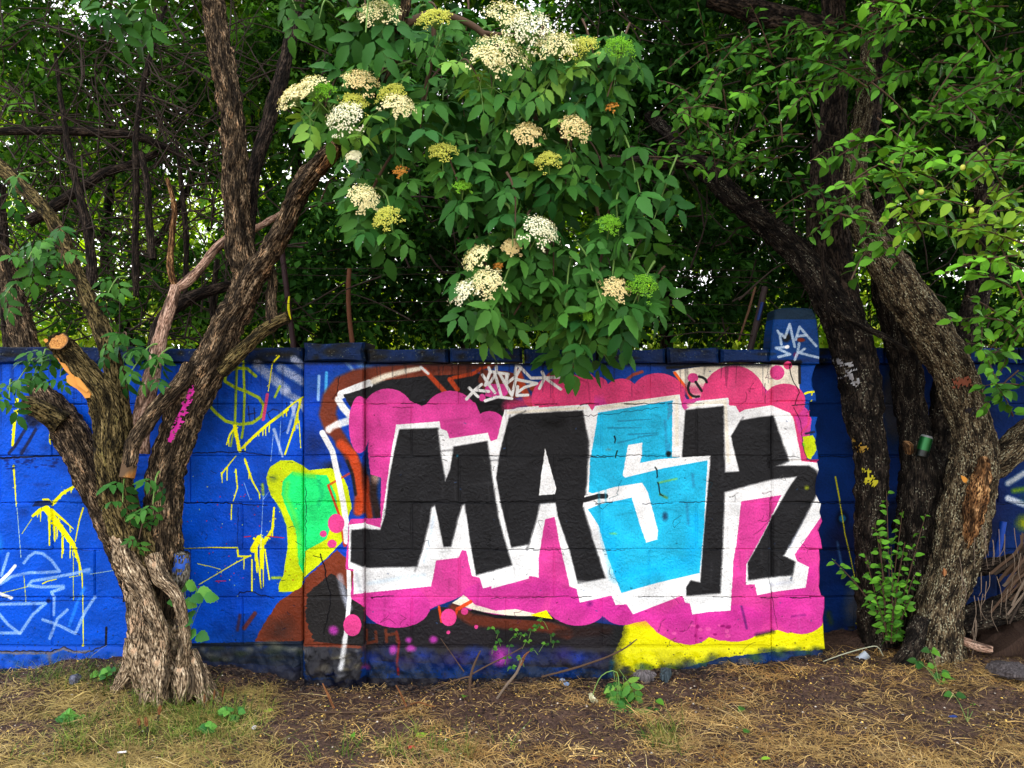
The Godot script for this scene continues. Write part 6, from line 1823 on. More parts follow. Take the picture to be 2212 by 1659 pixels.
	for e in [[1925, 1390, 1915, 1060, -0.02], [1930, 1390, 1890, 1130, 0.02], [1915, 1390, 1950, 1100, 0.0], [1930, 1380, 2000, 1110, 0.06], [1910, 1380, 1870, 1200, 0.04], [1900, 1330, 1800, 1210, 0.05], [1935, 1380, 1975, 1240, 0.06], [1925, 1370, 1900, 1250, 0.08], [1925, 1390, 1940, 1260, 0.1], [1915, 1380, 1900, 1150, 0.1], [1920, 1380, 1955, 1170, 0.1], [1930, 1385, 1925, 1180, 0.12], [1920, 1385, 1890, 1290, 0.12], [1930, 1385, 1970, 1290, 0.12], [1925, 1385, 1930, 1310, 0.14]]:
		plum_twig(o, at(e[0], e[1], e[4] * 0.4), at(e[2], e[3], e[4]), 20, 0.68, 0.42)
	many(o, "leaf_mass", plum_leaves[1], mats.loose_leaf, loose_plum, loose_plum_tint)
	# trailing vine
	loose_plum = []
	loose_plum_tint = []
	o = thing("trailing_vine", "light green vine trailing down beside the lichen trunk", "plant")
	for e in [[2240, 620, 2110, 800, 0.3], [2250, 660, 2130, 790, 0.3], [2220, 690, 2150, 830, 0.3]]:
		plum_twig(o, at(e[0], e[1], e[4]), at(e[2], e[3], e[4]), 14, 0.8, 0.7)
	many(o, "leaf_mass", plum_leaves[1], mats.loose_leaf, loose_plum, loose_plum_tint)


func build_thicket() -> void:
	var dark_a := lin(26, 56, 22)
	var dark_b := lin(70, 122, 44)
	var mid_b := lin(104, 160, 52)
	var lite_a := lin(124, 162, 40)
	var lite_b := lin(216, 226, 84)
	# [label, trunk limbs, crown lumps, tones, leaf scale]
	var trees := [
		["dense hedge tree with a thin dark trunk, behind the mural's left half", [[1010, 980, -1.2, 10, 1005, 760, -1.2, 10, 1010, 600, -1.25, 9, 980, 350, -1.3, 8, 950, 100, -1.3, 6], [1005, 520, -1.25, 6, 1090, 380, -1.2, 5, 1150, 250, -1.1, 3]], [[880, 520, -1.1, 260, 190, 0.5, 260], [760, 640, -1.2, 160, 110, 0.5, 110], [950, 250, -1.0, 260, 160, 0.5, 200], [1080, 620, -1.2, 180, 120, 0.5, 150]], dark_a, dark_b, 1.0],
		["dense hedge tree behind the mural's right half, laced with black branches", [[1430, 980, -1.5, 14, 1440, 700, -1.5, 14, 1420, 500, -1.5, 12, 1330, 300, -1.5, 9, 1260, 100, -1.5, 6], [1430, 560, -1.5, 8, 1560, 400, -1.5, 7, 1650, 250, -1.4, 5], [1400, 420, -1.5, 7, 1480, 240, -1.5, 5, 1490, 60, -1.5, 4]], [[1400, 600, -1.3, 230, 130, 0.5, 190], [1350, 300, -1.4, 230, 170, 0.5, 200], [1500, 150, -1.3, 200, 150, 0.5, 170], [1600, 600, -1.5, 140, 130, 0.5, 100], [1250, 80, -1.4, 200, 110, 0.5, 120]], dark_a, dark_b, 1.0],
		["twiggy hedge tree behind the elder's stems, bright sky showing through it", [[300, 1000, -1.6, 14, 280, 760, -1.6, 14, 230, 560, -1.6, 12, 240, 320, -1.7, 9, 200, 100, -1.8, 6], [260, 640, -1.6, 9, 400, 420, -1.7, 7, 480, 200, -1.8, 5], [240, 540, -1.6, 9, 100, 360, -1.6, 8, -20, 150, -1.6, 5]], [[120, 560, -1.2, 160, 150, 0.5, 80], [330, 130, -1.3, 190, 110, 0.5, 130], [80, 130, -1.0, 170, 120, 0.5, 120], [360, 330, -1.6, 150, 80, 0.4, 70], [420, 620, -1.2, 130, 100, 0.4, 80], [60, 330, -1.0, 110, 80, 0.4, 60]], lin(34, 72, 26), lin(116, 172, 58), 1.0],
		["tall hedge tree between the elder's tall stem and its flowers", [[640, 1000, -2.0, 14, 650, 700, -2.0, 13, 640, 400, -2.0, 11, 660, 100, -2.1, 8], [645, 560, -2.0, 7, 560, 350, -2.1, 5, 540, 150, -2.2, 4]], [[620, 480, -1.8, 150, 150, 0.5, 130], [640, 200, -1.8, 170, 130, 0.6, 130], [720, 60, -1.7, 170, 90, 0.6, 110], [570, 660, -1.6, 110, 80, 0.5, 70]], dark_a, mid_b, 1.05],
		["shady hedge tree standing behind the plum limbs at the wall's right end", [[1760, 1000, -1.8, 14, 1750, 700, -1.8, 14, 1700, 450, -1.9, 11, 1720, 150, -2.0, 8], [1735, 600, -1.8, 8, 1860, 400, -1.9, 7, 1950, 200, -2.0, 5]], [[1720, 560, -1.6, 150, 120, 0.5, 90], [1750, 330, -1.7, 200, 150, 0.5, 170], [1850, 100, -1.5, 240, 130, 0.6, 210], [1600, 420, -1.8, 140, 120, 0.5, 100]], dark_a, dark_b, 1.0],
		["dark hedge tree filling the gap right of the lichen trunk", [[2200, 1000, -1.4, 14, 2190, 750, -1.4, 14, 2160, 500, -1.4, 12, 2190, 200, -1.5, 9], [2180, 640, -1.4, 8, 2080, 460, -1.4, 6, 2040, 250, -1.5, 5]], [[2150, 660, -1.1, 150, 150, 0.4, 130], [2100, 350, -1.2, 190, 170, 0.5, 170], [2180, 100, -1.1, 190, 130, 0.5, 170], [2000, 560, -1.3, 130, 120, 0.4, 90], [2250, 900, -1.0, 120, 110, 0.3, 70]], dark_a, dark_b, 1.0],
	]
	for t in trees:
		var o := thing("hedge_tree", t[0], "tree", Vector3.ZERO, "trees behind the wall")
		var k := 0
		for n in t[1]:
			stem(o, "trunk" if k == 0 else "limb", mats.dark_bark, 0, n, 12, 0.005, 80 + k, 0.0, 0.05)
			k += 1
		crown(o, t[2], t[3], t[4], "crown", t[5])
	# sunlit growth beyond
	var o2 := thing("sunlit_hedgerow", "sunlit yellow green hedgerow seen through the gaps behind the trees", "hedge", Vector3.ZERO, "", "stuff")
	var lumps := []
	for i in 22: lumps.append([-250 + i * 130.0 + rf(-30, 30), rf(640, 740), rf(-6.5, -5.0), 90, 90, 0.8, 90])
	for i in 18: lumps.append([-200 + i * 150.0 + rf(-30, 30), rf(400, 560), rf(-8.0, -6.5), 110, 100, 0.8, 80])
	crown(o2, lumps, lite_a, lite_b, "hedge_leaves", 1.6)
	lumps = []
	for i in 9: lumps.append([-120 + i * 85.0 + rf(-30, 30), rf(120, 640), rf(-4.6, -3.0), 90, 120, 0.6, 54])
	crown(o2, lumps, lin(90, 132, 28), lin(210, 226, 70), "hedge_leaves", 1.3)
	var o3 := thing("far_thicket", "mass of far green trees rising behind the hedgerow", "trees", Vector3.ZERO, "", "stuff")
	lumps = []
	for i in 16: lumps.append([-250 + i * 170.0 + rf(-40, 40), rf(60, 380), rf(-5.5, -3.2), 150, 190, 0.9, 210 if i > 4 else 46])
	for i in 16: lumps.append([-250 + i * 170.0 + rf(-40, 40), rf(-260, 40), rf(-5.5, -3.2), 150, 170, 0.9, 150 if i > 4 else 70])
	crown(o3, lumps, lin(52, 92, 26), lin(140, 176, 52), "far_leaves", 1.5)
	# the trees' tops above the picture, which shade the wall
	var o4 := thing("tree_tops", "leafy tops of the trees, spreading over the wall above the picture", "trees", Vector3.ZERO, "", "stuff")
	lumps = []
	for i in 26:
		if i % 3 == 0 and i > 8 and i < 20: continue
		lumps.append([-300 + i * 110.0 + rf(-50, 50), rf(-900, -220), rf(-4.2, -0.3), 200, 200, 0.9, 260])
	crown(o4, lumps, dark_a, dark_b, "leaf_mass", 1.6)
	lumps = []
	for i in 12: lumps.append([1650 + i * 95.0, rf(-900, -420), rf(-0.3, 1.3), 190, 150, 0.6, 150])
	for i in 10: lumps.append([2900 + rf(0, 500), rf(-200, 1000), rf(-0.6, 2.2), 180, 220, 0.6, 160])
	crown(o4, lumps, dark_a, dark_b, "leaf_mass", 1.1)
	# dead twigs
	var tw := MB.new()
	for i in 760:
		var left := rng.randf() < 0.62
		var x := rf(-40, 520) if left else rf(520, 2240)
		var y := rf(40, 740)
		var z := rf(-1.0, -0.15) if y < 730 else -0.3
		var d := Vector3(rf(-1, 1), rf(-0.5, 1.0), rf(-0.3, 0.3)).normalized() * rf(0.2, 0.7)
		var p := at(x, y, z)
		if p.y < 1.9: d.y = absf(d.y)
		tube(tw, PackedVector3Array([p, p + d * 0.4 + ball_dir() * 0.05, p + d * 0.75 + ball_dir() * 0.06, p + d]), PackedFloat32Array([rf(0.004, 0.008), 0.004, 0.003, 0.0012]), 4, 0.12, 0.0, 0, 0.0, 0.5, false)
	solo("dead_twigs", tw.mesh(), mats.dark_twig, "tangle of thin bare twigs inside the trees above the wall", "twigs", Transform3D(), "", "stuff")
	# the wire fence behind the wall
	var f := thing("wire_fence", "rusty wire fence with a brown iron post, standing behind the blue wall", "fence", Vector3.ZERO)
	var ps := MB.new()
	var l := limb(0, [604, 500, -0.42, 6, 616, 600, -0.42, 6, 640, 800, -0.42, 6])
	tube(ps, l[0], l[1], 4, 0.3)
	part(f, "post", ps.mesh(), mat(rgb8(58, 38, 40), 0.7))
	part(f, "paint_smear", tube_mesh(limb(0, [625, 640, -0.395, 2, 623, 665, -0.39, 3, 628, 690, -0.395, 2]), 5, 0.05), mat(YELLOW, 0.7))
	part(f, "post", tube_mesh(limb(0, [755, 580, -0.42, 5, 752, 650, -0.42, 5, 758, 720, -0.42, 5, 770, 800, -0.42, 5]), 7, 0.1, 0.002, 4), mat(rgb8(106, 66, 44), 0.9))
	for y in [575, 590, 650, 690]:
		var w := PackedVector3Array()
		var r := PackedFloat32Array()
		for i in 12:
			w.append(at(560 + i * 100.0, y + sin(i * 1.1) * 4.0 + i * 1.2, -0.43))
			r.append(0.0018)
		part(f, "wire", tube_mesh([w, r], 4, 0.2), mats.dark_twig)
	f = thing("iron_post", "leaning blue and rust iron post with a thin stick, left of the tagged pillar top", "post", Vector3.ZERO)
	part(f, "post", tube_mesh(limb(7, [215, 0, -0.36, 26, 160, 240, -0.36, 26, 90, 520, -0.36, 26]), 4, 0.2), mat(rgb8(56, 44, 42), 0.7))
	part(f, "painted_side", tube_mesh(limb(7, [195, 120, -0.345, 14, 160, 260, -0.345, 14]), 4, 0.2), mat(rgb8(24, 50, 110), 0.7))
	part(f, "stick", tube_mesh(limb(7, [140, 0, -0.33, 9, 90, 180, -0.33, 9, 10, 420, -0.33, 8]), 6, 0.2, 0.002, 3), mat(rgb8(92, 66, 46), 0.9))


func straw_at(p: Vector3) -> float:   # how thick the cut straw lies
	var n := gnoise.get_noise_2d(p.x * 0.9 + 3.0, p.z * 1.9) * 0.7 + gnoise.get_noise_2d(p.x * 2.3, p.z * 4.0 + 9.0) * 0.5
	var f := 0.02 + 0.42 * smoothstep(0.55, 1.3, p.z) + 0.55 * 0.7 * smoothstep(-0.7, -1.6, p.x) * smoothstep(0.1, 0.4, p.z) + 0.22 * smoothstep(0.6, 1.3, p.x)
	return f + n * 0.75 - 0.10


func build_ground_things() -> void:
	# straw, grass, crumbs
	var xs := [[], [], []]
	var cs := [[], [], []]
	for i in 26000:
		var p := Vector3(rf(-2.9, 2.9), 0, rf(-0.05, 1.75))
		if rng.randf() > straw_at(p) * 0.42: continue
		p.y = ground_y(p.x, p.z) - 0.002
		var k := rng.randi() % 3
		xs[k].append(Transform3D(Basis(Vector3.UP, rf(0, TAU)).scaled(Vector3(1, rf(0.7, 1.5), 1) * rf(0.6, 1.15)), p))
		var c := lin(206, 168, 98).lerp(lin(150, 108, 54), rng.randf()).lerp(lin(226, 200, 140), rng.randf() * 0.4)
		if p.x < -0.9: c = c.lerp(lin(150, 144, 80), 0.45)
		cs[k].append(c * rf(0.6, 1.45))
	var o := thing("cut_straw", "golden cut straw lying in patches on the bare soil", "straw", Vector3.ZERO, "", "stuff")
	for k in 3: many(o, "straw", tuft(16, [0.06, 0.09, 0.13][k], 0.0015, 0.92, 0.06), mats.blade, xs[k], cs[k])
	# longer loose stalks
	var lx := []
	var lc := []
	for i in 900:
		var p := Vector3(rf(-2.9, 2.9), 0, rf(0.15, 1.75))
		if rng.randf() > straw_at(p) * 0.9 + 0.08: continue
		p.y = ground_y(p.x, p.z) + 0.004
		lx.append(Transform3D(Basis(Vector3.UP, rf(0, TAU)).rotated(Vector3.RIGHT, rf(-0.12, 0.12)).scaled(Vector3.ONE * rf(0.6, 1.3)), p))
		lc.append(lin(226, 204, 146).lerp(lin(186, 150, 90), rng.randf()) * rf(0.9, 1.2))
	many(o, "stalks", tuft(2, 0.17, 0.0013, 0.9, 0.03), mats.blade, lx, lc)
	lx = []
	lc = []
	for i in 5200:
		var p := Vector3(rf(-2.9, 2.9), 0, rf(0.1, 1.75))
		p.y = ground_y(p.x, p.z) + 0.002
		lx.append(Transform3D(Basis(Vector3.UP, rf(0, TAU)).rotated(Vector3.RIGHT, rf(-0.15, 0.15)).scaled(Vector3.ONE * rf(0.4, 1.2)), p))
		lc.append(lin(206, 176, 116).lerp(lin(130, 98, 58), rng.randf()) * rf(0.7, 1.2))
	many(o, "bits", tuft(3, 0.06, 0.0013, 0.95, 0.04), mats.blade, lx, lc)
	xs = [[], []]
	cs = [[], []]
	for e in [[420, 1570, 170, 60, 230], [330, 1520, 60, 40, 60], [180, 1600, 180, 60, 70], [150, 1470, 120, 30, 60], [1440, 1600, 60, 40, 34], [900, 1630, 220, 40, 40], [250, 1460, 60, 20, 40]]:
		for i in e[4]:
			var p := gnd(e[0] + rng.randfn(0, 0.5) * e[2], minf(1690, maxf(1425, e[1] + rng.randfn(0, 0.5) * e[3])))
			if p.z < 0.05: continue
			var k := rng.randi() % 2
			xs[k].append(Transform3D(Basis(Vector3.UP, rf(0, TAU)).scaled(Vector3.ONE * rf(0.5, 1.2)), p - Vector3(0, 0.004, 0)))
			cs[k].append(lin(70, 112, 36).lerp(lin(142, 162, 66), rng.randf()).lerp(lin(188, 172, 100), 0.7 if rng.randf() < 0.3 else 0.0) * rf(0.7, 1.1))
	o = thing("grass", "short green grass growing round the foot of the elder", "grass", Vector3.ZERO, "", "stuff")
	for k in 2: many(o, "blades", tuft(10, [0.085, 0.13][k], 0.0012, 0.25, 0.03), mats.blade, xs[k], cs[k])
	var fx := []
	var fcs := []
	var flake := MB.new()
	flake.flat_tri(Vector3(-0.006, 0.001, -0.003), Vector3(0.002, 0.004, -0.005), Vector3(0.006, 0.001, 0.002))
	flake.flat_tri(Vector3(-0.006, 0.001, -0.003), Vector3(0.006, 0.001, 0.002), Vector3(-0.001, 0.0025, 0.005))
	for i in 12000:
		var p := Vector3(rf(-2.9, 2.9), 0, rf(-0.1, 1.7))
		p.y = ground_y(p.x, p.z) + 0.002
		fx.append(Transform3D(Basis(Vector3.UP, rf(0, TAU)).rotated(Vector3.RIGHT, rf(-0.5, 0.5)).scaled(Vector3.ONE * rf(0.25, 1.15)), p))
		var t := rng.randf()
		fcs.append((lin(216, 180, 96) if t < 0.3 else lin(120, 92, 70) if t < 0.62 else lin(48, 38, 36) if t < 0.85 else lin(196, 186, 170) if t < 0.93 else lin(110, 124, 50)) * rf(0.7, 1.3))
	o = thing("leaf_litter", "small flakes of petals, bark and dry leaf strewn over the soil", "litter", Vector3.ZERO, "", "stuff")
	many(o, "flakes", flake.mesh(), mats.chip, fx, fcs)
	var clod := stone_mesh(Vector3.ONE * 0.016, 3, 0.5)
	fx = []
	fcs = []
	for i in 2600:
		var p := Vector3(rf(-2.9, 2.9), 0, rf(-0.15, 1.6) * rf(0.3, 1.0))
		p.y = ground_y(p.x, p.z)
		fx.append(Transform3D(Basis(ball_dir(), rf(0, TAU)).scaled(Vector3.ONE * rf(0.3, 1.2)), p))
		fcs.append(lin(72, 58, 54).lerp(lin(40, 32, 32), rng.randf()))
	for i in 2600:
		var p := Vector3(rf(-1.9, 1.9), 0, 0.03 + absf(rng.randfn(0, 0.07)))
		p.y = ground_y(p.x, p.z) + 0.004
		fx.append(Transform3D(Basis(ball_dir(), rf(0, TAU)).scaled(Vector3(1.2, 0.7, 1.0) * rf(0.3, 1.3)), p))
		fcs.append(lin(58, 48, 44).lerp(lin(24, 22, 26), rng.randf()).lerp(lin(110, 96, 80), 0.6 if rng.randf() < 0.12 else 0.0))
	o = thing("soil_crumbs", "loose crumbs and clods of dark soil", "soil", Vector3.ZERO, "", "stuff")
	many(o, "clods", clod, mats.chip, fx, fcs)
	# stones
	var n := 0
	for e in [[1393, 1472, 52, 34, "grey rounded stone at the yellow foot of the mural", [112, 106, 106]], [1437, 1466, 42, 28, "stone splashed blue and yellow beside the grey rounded stone", [66, 78, 84]], [1605, 1438, 40, 26, "dull grey stone under the yellow end of the mural", [82, 80, 82]], [2190, 1462, 130, 34, "flat pale slab of stone lying right of the lichen trunk", [88, 82, 82]], [162, 1478, 34, 22, "small bluish stone in the grass left of the elder", [96, 98, 112]]]:
		var p := gnd(e[0], e[1])
		var k := MPP * (DIST - p.z) / DIST
		solo("stone", stone_mesh(Vector3(e[2] * k, e[3] * k * 1.2, e[2] * k * 0.8), 20 + n), stone_mat(e[5]), e[4], "stone", Transform3D(Basis(Vector3.UP, n * 1.3), p + Vector3(0, e[3] * k * 0.34, 0)))
		n += 1
	for e in [[1214, 1472, "pale blue paint chip at the wall's foot, left one of the pair"], [1224, 1480, "pale blue paint chip at the wall's foot, right one of the pair"]]:
		solo("paint_chip", stone_mesh(Vector3(0.035, 0.012, 0.028), 31 + n, 0.5), mat(rgb8(120, 150, 190), 0.7), e[2], "paint chip", Transform3D(Basis(Vector3.RIGHT, 0.5), gnd(e[0], e[1]) + Vector3(0, 0.006, 0)))
		n += 1
	# sticks: grid 3 or 4 paths of [x, y, z, r]
	o = thing("fallen_branch", "peeled orange branch lying on the soil with two upright stubs", "branch")
	var m: Material = mats.raw_twig
	var base := gnd(354 + 1150 * 0.36, 1061.8 + 1325 * 0.36)
	var zb := base.z + 0.05
	stem(o, "stem", mats.twig, 3, [860, 1262, zb, 4, 900, 1300, zb, 5, 950, 1322, zb, 6, 1150, 1325, zb, 6, 1330, 1318, zb, 7, 1440, 1292, zb, 7, 1480, 1278, zb, 6], 8, 0.001, 5)
	stem(o, "peeled_end", m, 3, [1470, 1280, zb, 6, 1530, 1265, zb, 5, 1570, 1278, zb, 5, 1625, 1292, zb, 3], 8, 0.001, 6)
	stem(o, "stub", m, 3, [1020, 1300, zb, 7, 985, 1220, zb, 7, 952, 1150, zb, 4], 8, 0.001, 7)
	stem(o, "stub", m, 3, [1455, 1290, zb, 7, 1425, 1220, zb, 6, 1392, 1162, zb, 4], 8, 0.001, 8)
	o = thing("broken_stick", "grey stick with a splintered orange tip leaning up before the blue paint", "stick")
	zb = gnd(354 + 1990 * 0.36, 1061.8 + 1255 * 0.36).z
	stem(o, "shaft", mats.grey_twig, 3, [1985, 1262, zb, 7, 2050, 1170, zb, 8, 2115, 1090, zb, 8, 2150, 1010, zb, 8], 8, 0.001, 9)
	stem(o, "splinter", m, 3, [2140, 1040, zb, 10, 2165, 985, zb, 8, 2197, 955, zb, 2], 6, 0.002, 10)
	stem(o, "splinter", m, 3, [2140, 1040, zb, 6, 2135, 1010, zb, 4, 2118, 985, zb, 1], 6, 0.002, 11)
	o = thing("twiggy_shoot", "dry brown twig standing upright before the dark blue paint", "twig")
	zb = gnd(354 + 1845 * 0.36, 1061.8 + 1265 * 0.36).z
	stem(o, "stem", mats.twig, 3, [1848, 1270, zb, 8, 1835, 1180, zb, 8, 1850, 1070, zb, 8, 1900, 955, zb, 4], 7, 0.001, 12)
	stem(o, "side_twig", mats.twig, 3, [1840, 1100, zb, 5, 1950, 1040, zb, 5, 2060, 985, zb, 4, 2160, 930, zb, 2], 6, 0.001, 13)
	stem(o, "side_twig", mats.twig, 3, [1835, 1110, zb, 5, 1760, 1130, zb, 5, 1600, 1190, zb, 3], 6, 0.001, 14)
	stem(o, "side_twig", mats.twig, 3, [1800, 1080, zb, 4, 1730, 980, zb, 3, 1660, 880, zb, 2], 6, 0.001, 14)
	o = thing("long_twig", "long thin twig slanting up across the yellow foot of the mural", "twig")
	stem(o, "stem", mats.twig, 4, [300, 1112, 0.12, 6, 480, 1065, 0.12, 7, 590, 1030, 0.12, 6, 700, 990, 0.12, 6, 800, 940, 0.12, 5, 872, 886, 0.12, 3], 7, 0.001, 15)
	zb = gnd(1061.8 + 200 * 0.36, 1061.8 + 1150 * 0.36).z
	solo("dry_twig", tube_mesh(limb(4, [0, 1148, zb, 6, 200, 1150, zb, 7, 330, 1180, zb, 6, 600, 1180, zb, 4]), 6, 0.05, 0.001, 3), mats.twig, "thin dry twig lying flat along the foot of the blue paint", "twig")
	# cut stalks
	for e in [[3, 238, 1345, 245, 1215, "cut stalk with an orange tip, leftmost of the three right of the elder's foot"], [3, 290, 1330, 306, 1185, "cut stalk with an orange tip, middle of the three right of the elder's foot"], [3, 340, 1320, 360, 1165, "cut stalk with an orange tip, rightmost of the three right of the elder's foot"], [3, 1005, 1515, 993, 1440, "short cut stalk standing alone in the straw below the fallen branch"], [18, 1270, 800, 1245, 655, "thick split orange stalk in the grass, left one of the pair"], [18, 1340, 830, 1310, 645, "thick split orange stalk in the grass, right one of the pair"], [18, 1415, 720, 1445, 540, "slim brown cut stalk in the grass under the elder's foot"]]:
		var g = GRIDS[e[0]]
		var p := gnd(g[0] + g[2] * e[1], g[1] + g[2] * e[2])
		var k: float = MPP * (DIST - p.z) / DIST * g[2]
		var h: float = (e[2] - e[4]) * k
		var dx: float = (e[3] - e[1]) * k
		var wide := 0.004 if e[0] == 3 else 0.008
		o = thing("cut_stalk", e[5], "stalk", p, "cut stalks")
		part(o, "stalk", tube_mesh([PackedVector3Array([Vector3(0, -0.02, 0), Vector3(dx * 0.3, h * 0.3, 0), Vector3(dx * 0.6, h * 0.62, 0)]), PackedFloat32Array([wide * 0.6, wide * 0.6, wide * 0.65])], 7, 0.04), mats.dark_twig)
		part(o, "split_tip", tube_mesh([PackedVector3Array([Vector3(dx * 0.55, h * 0.56, 0), Vector3(dx * 0.75, h * 0.75, 0.002), Vector3(dx, h, 0)]), PackedFloat32Array([wide * 0.7, wide, wide * 0.3])], 7, 0.02, 0.002, 9), m)
	# the dropped elder sprig
	loose_elder = []
	loose_elder_tint = []
	count_elder = 1000
	o = thing("fallen_sprig", "wilted elder sprig with one pale flower head lying on the soil", "sprig", gnd(1325, 1520))
	var p0 := Vector3(0, 0.12, -0.02)
	part(o, "stem", tube_mesh([PackedVector3Array([Vector3(0.03, 0.02, 0.0), p0 + Vector3(0.02, 0.03, 0), p0 + Vector3(-0.06, 0.02, 0.02), Vector3(-0.11, 0.05, 0.03)]), PackedFloat32Array([0.003, 0.003, 0.0025, 0.002])], 6, 0.03), mats.stalk)
	var un := umbel_mesh(0.028, "flower", 900)
	part(o, "flower_head", un[0], mats.flower_white, Transform3D(Basis(Vector3.BACK, 2.2), Vector3(-0.115, 0.035, 0.03)))
	for i in 9:
		elder_leaf(o, p0 + Vector3(rf(-0.02, 0.08), rf(-0.06, 0.03), rf(-0.04, 0.04)), Vector3(rf(-0.1, 0.8), -1.0, rf(-0.2, 0.7)), Vector3(0.2, 0.3, 1.0), 0.85, i < 5)
	for i in 6: elder_leaf(o, Vector3(rf(-0.12, 0.14), 0.03, 0.14 + rf(-0.02, 0.03)), Vector3(rf(-1, 1), -0.05, rf(-0.1, 0.4)), Vector3(0, 1, 0.5), 0.65, i < 3)
	many(o, "leaflet_mass", leaflets[1], mats.loose_leaf, loose_elder, loose_elder_tint)
	# weeds
	weed("round_leaf_weed", "weed with round scalloped leaves beside the elder's right root", at(404, 1380, 0.36), [[425, 1280, 0.42], [400, 1262, 0.42], [440, 1292, 0.44], [415, 1335, 0.45], [424, 1372, 0.46], [395, 1300, 0.4]], 0.06, 2)
	weed("weed", "small three leaved weed before the lichen trunk's foot", gnd(2030, 1475), [[2010, 1405, 0.3], [1985, 1430, 0.3], [2000, 1440, 0.3], [2030, 1455, 0.3], [2060, 1475, 0.3], [2045, 1470, 0.32]], 0.045, 3)
	weed("weed", "bright nettle weed low in the soil, right of the bare patch", gnd(2090, 1560), [[2090, 1525, 0.5], [2075, 1535, 0.5], [2105, 1532, 0.5], [2100, 1545, 0.5], [2060, 1500, 0.5]], 0.045, 3)
	weed("weed", "nettle weed nearest the camera's right edge of the straw", gnd(2090, 1680), [[2090, 1625, 0.9], [2080, 1640, 0.9], [2105, 1642, 0.9], [2095, 1655, 0.9]], 0.05, 3)
	weed("creeping_weed", "creeping weed with tiny leaves on the wall's dark blue foot", Vector3.ZERO, [[1100, 1395, 0.06], [1115, 1375, 0.06], [1140, 1385, 0.06], [1060, 1355, 0.06], [1075, 1385, 0.07], [1150, 1360, 0.06], [1180, 1390, 0.07], [1165, 1355, 0.06], [1110, 1360, 0.06], [1130, 1370, 0.06], [1200, 1385, 0.06], [1095, 1420, 0.07], [1080, 1365, 0.06], [1160, 1350, 0.06], [1190, 1370, 0.06], [1125, 1420, 0.07], [1150, 1405, 0.07], [1170, 1340, 0.06], [1065, 1400, 0.07], [1105, 1440, 0.08]], 0.022, 3)
	for e in [[225, 1465, "small clover weed in the thin grass left of the elder"], [500, 1560, "broad leaved clover weed in the grass right of the elder"], [450, 1590, "clover weed low in the grass under the cut stalks"], [150, 1560, "tiny green weed among the straw at far left"]]:
		var p := gnd(e[0], e[1])
		var tips := []
		for i in 7: tips.append([e[0] + rf(-22, 22), e[1] - rf(6, 26), p.z + rf(-0.03, 0.03)])
		weed("clover_weed", e[2], p, tips, 0.03, 2)
	# fallen green leaves
	var spots := [[984, 1455, "yellow green leaf fallen at the foot of the blue paint"], [1000, 1520, "green leaf fallen between the upright dry twig and the grey stick"], [892, 1598, "large green leaf fallen on the bare soil under the lone stalk"], [970, 1627, "small bright leaf fallen near the bottom straw"], [945, 1465, "pale yellow leaf fallen under the pink dots"], [1640, 1648, "green leaf fallen in the straw at the bottom, right of centre"], [1606, 1532, "round green leaf fallen on bare soil below the mural's end"], [1415, 1520, "single green leaf lying right of the wilted sprig"], [595, 1540, "yellow leaf fallen right of the clover"], [1605, 1590, "dark leaf lying among straw right of the sprig"], [760, 1590, "green leaf half buried in straw left of the lone stalk"]]
	n = 0
	for e in spots:
		solo("fallen_leaf", plum_leaves[n % 3], mats["plum_leaf_%d" % (2 + n % 3)], e[2], "leaf", Transform3D(facing(Vector3(rf(-1, 1), 0.08, rf(-1, 1)), Vector3(rf(-0.3, 0.3), 1, 0.4), 0, rf(0.6, 0.95)), gnd(e[0], e[1]) + Vector3(0, 0.012, 0)), "leaves fallen on the soil")
		n += 1
	# litter
	var cig := CylinderMesh.new()
	cig.top_radius = 0.004
	cig.bottom_radius = 0.004
	cig.height = 0.036
	cig.radial_segments = 10
	solo("cigarette_end", cig, mat(rgb8(226, 218, 220), 0.8), "white cigarette end in the straw below the elder", "litter", Transform3D(Basis(Vector3.BACK, PI / 2 + 0.1), gnd(264, 1632) + Vector3(0, 0.012, 0)))
	solo("paper_scrap", cut_disc(0.011, 4), mat(rgb8(214, 214, 226), 0.8), "small white paper scrap in the grass right of the elder", "litter", Transform3D(Basis(Vector3.RIGHT, 0.5), gnd(549, 1577) + Vector3(0, 0.012, 0)))
	solo("red_scrap", stone_mesh(Vector3(0.04, 0.014, 0.026), 51, 0.6), mat(rgb8(190, 44, 50), 0.6), "crumpled red scrap on the soil near the large fallen leaf", "litter", Transform3D(Basis(), gnd(890, 1618) + Vector3(0, 0.006, 0)))
	solo("wood_chip", stone_mesh(Vector3(0.045, 0.010, 0.016), 52, 0.5), mats.raw_twig, "orange wood chip on bare soil right of the bottom straw", "wood chip", Transform3D(Basis(Vector3.UP, 0.2), gnd(1282, 1643) + Vector3(0, 0.006, 0)))
	solo("blue_scrap", stone_mesh(Vector3(0.05, 0.014, 0.02), 53, 0.6), mat(rgb8(28, 60, 130), 0.5), "dark blue plastic scrap on the soil below the lichen trunk", "litter", Transform3D(Basis(), gnd(2056, 1526) + Vector3(0, 0.006, 0)))
	plastic_cup()
	solo("pale_stem", tube_mesh([PackedVector3Array([gnd(1778, 1434) + Vector3(0, 0.012, 0), gnd(1820, 1424) + Vector3(0, 0.03, 0), gnd(1868, 1418) + Vector3(0, 0.05, 0), gnd(1895, 1416) + Vector3(0, 0.05, 0), gnd(1908, 1424) + Vector3(0, 0.015, 0)]), PackedFloat32Array([0.002, 0.003, 0.003, 0.003, 0.002])], 6, 0.03), mat(rgb8(176, 178, 150), 0.7), "bent pale dry stem lying beside the plastic cup", "stem")
	drink_can()
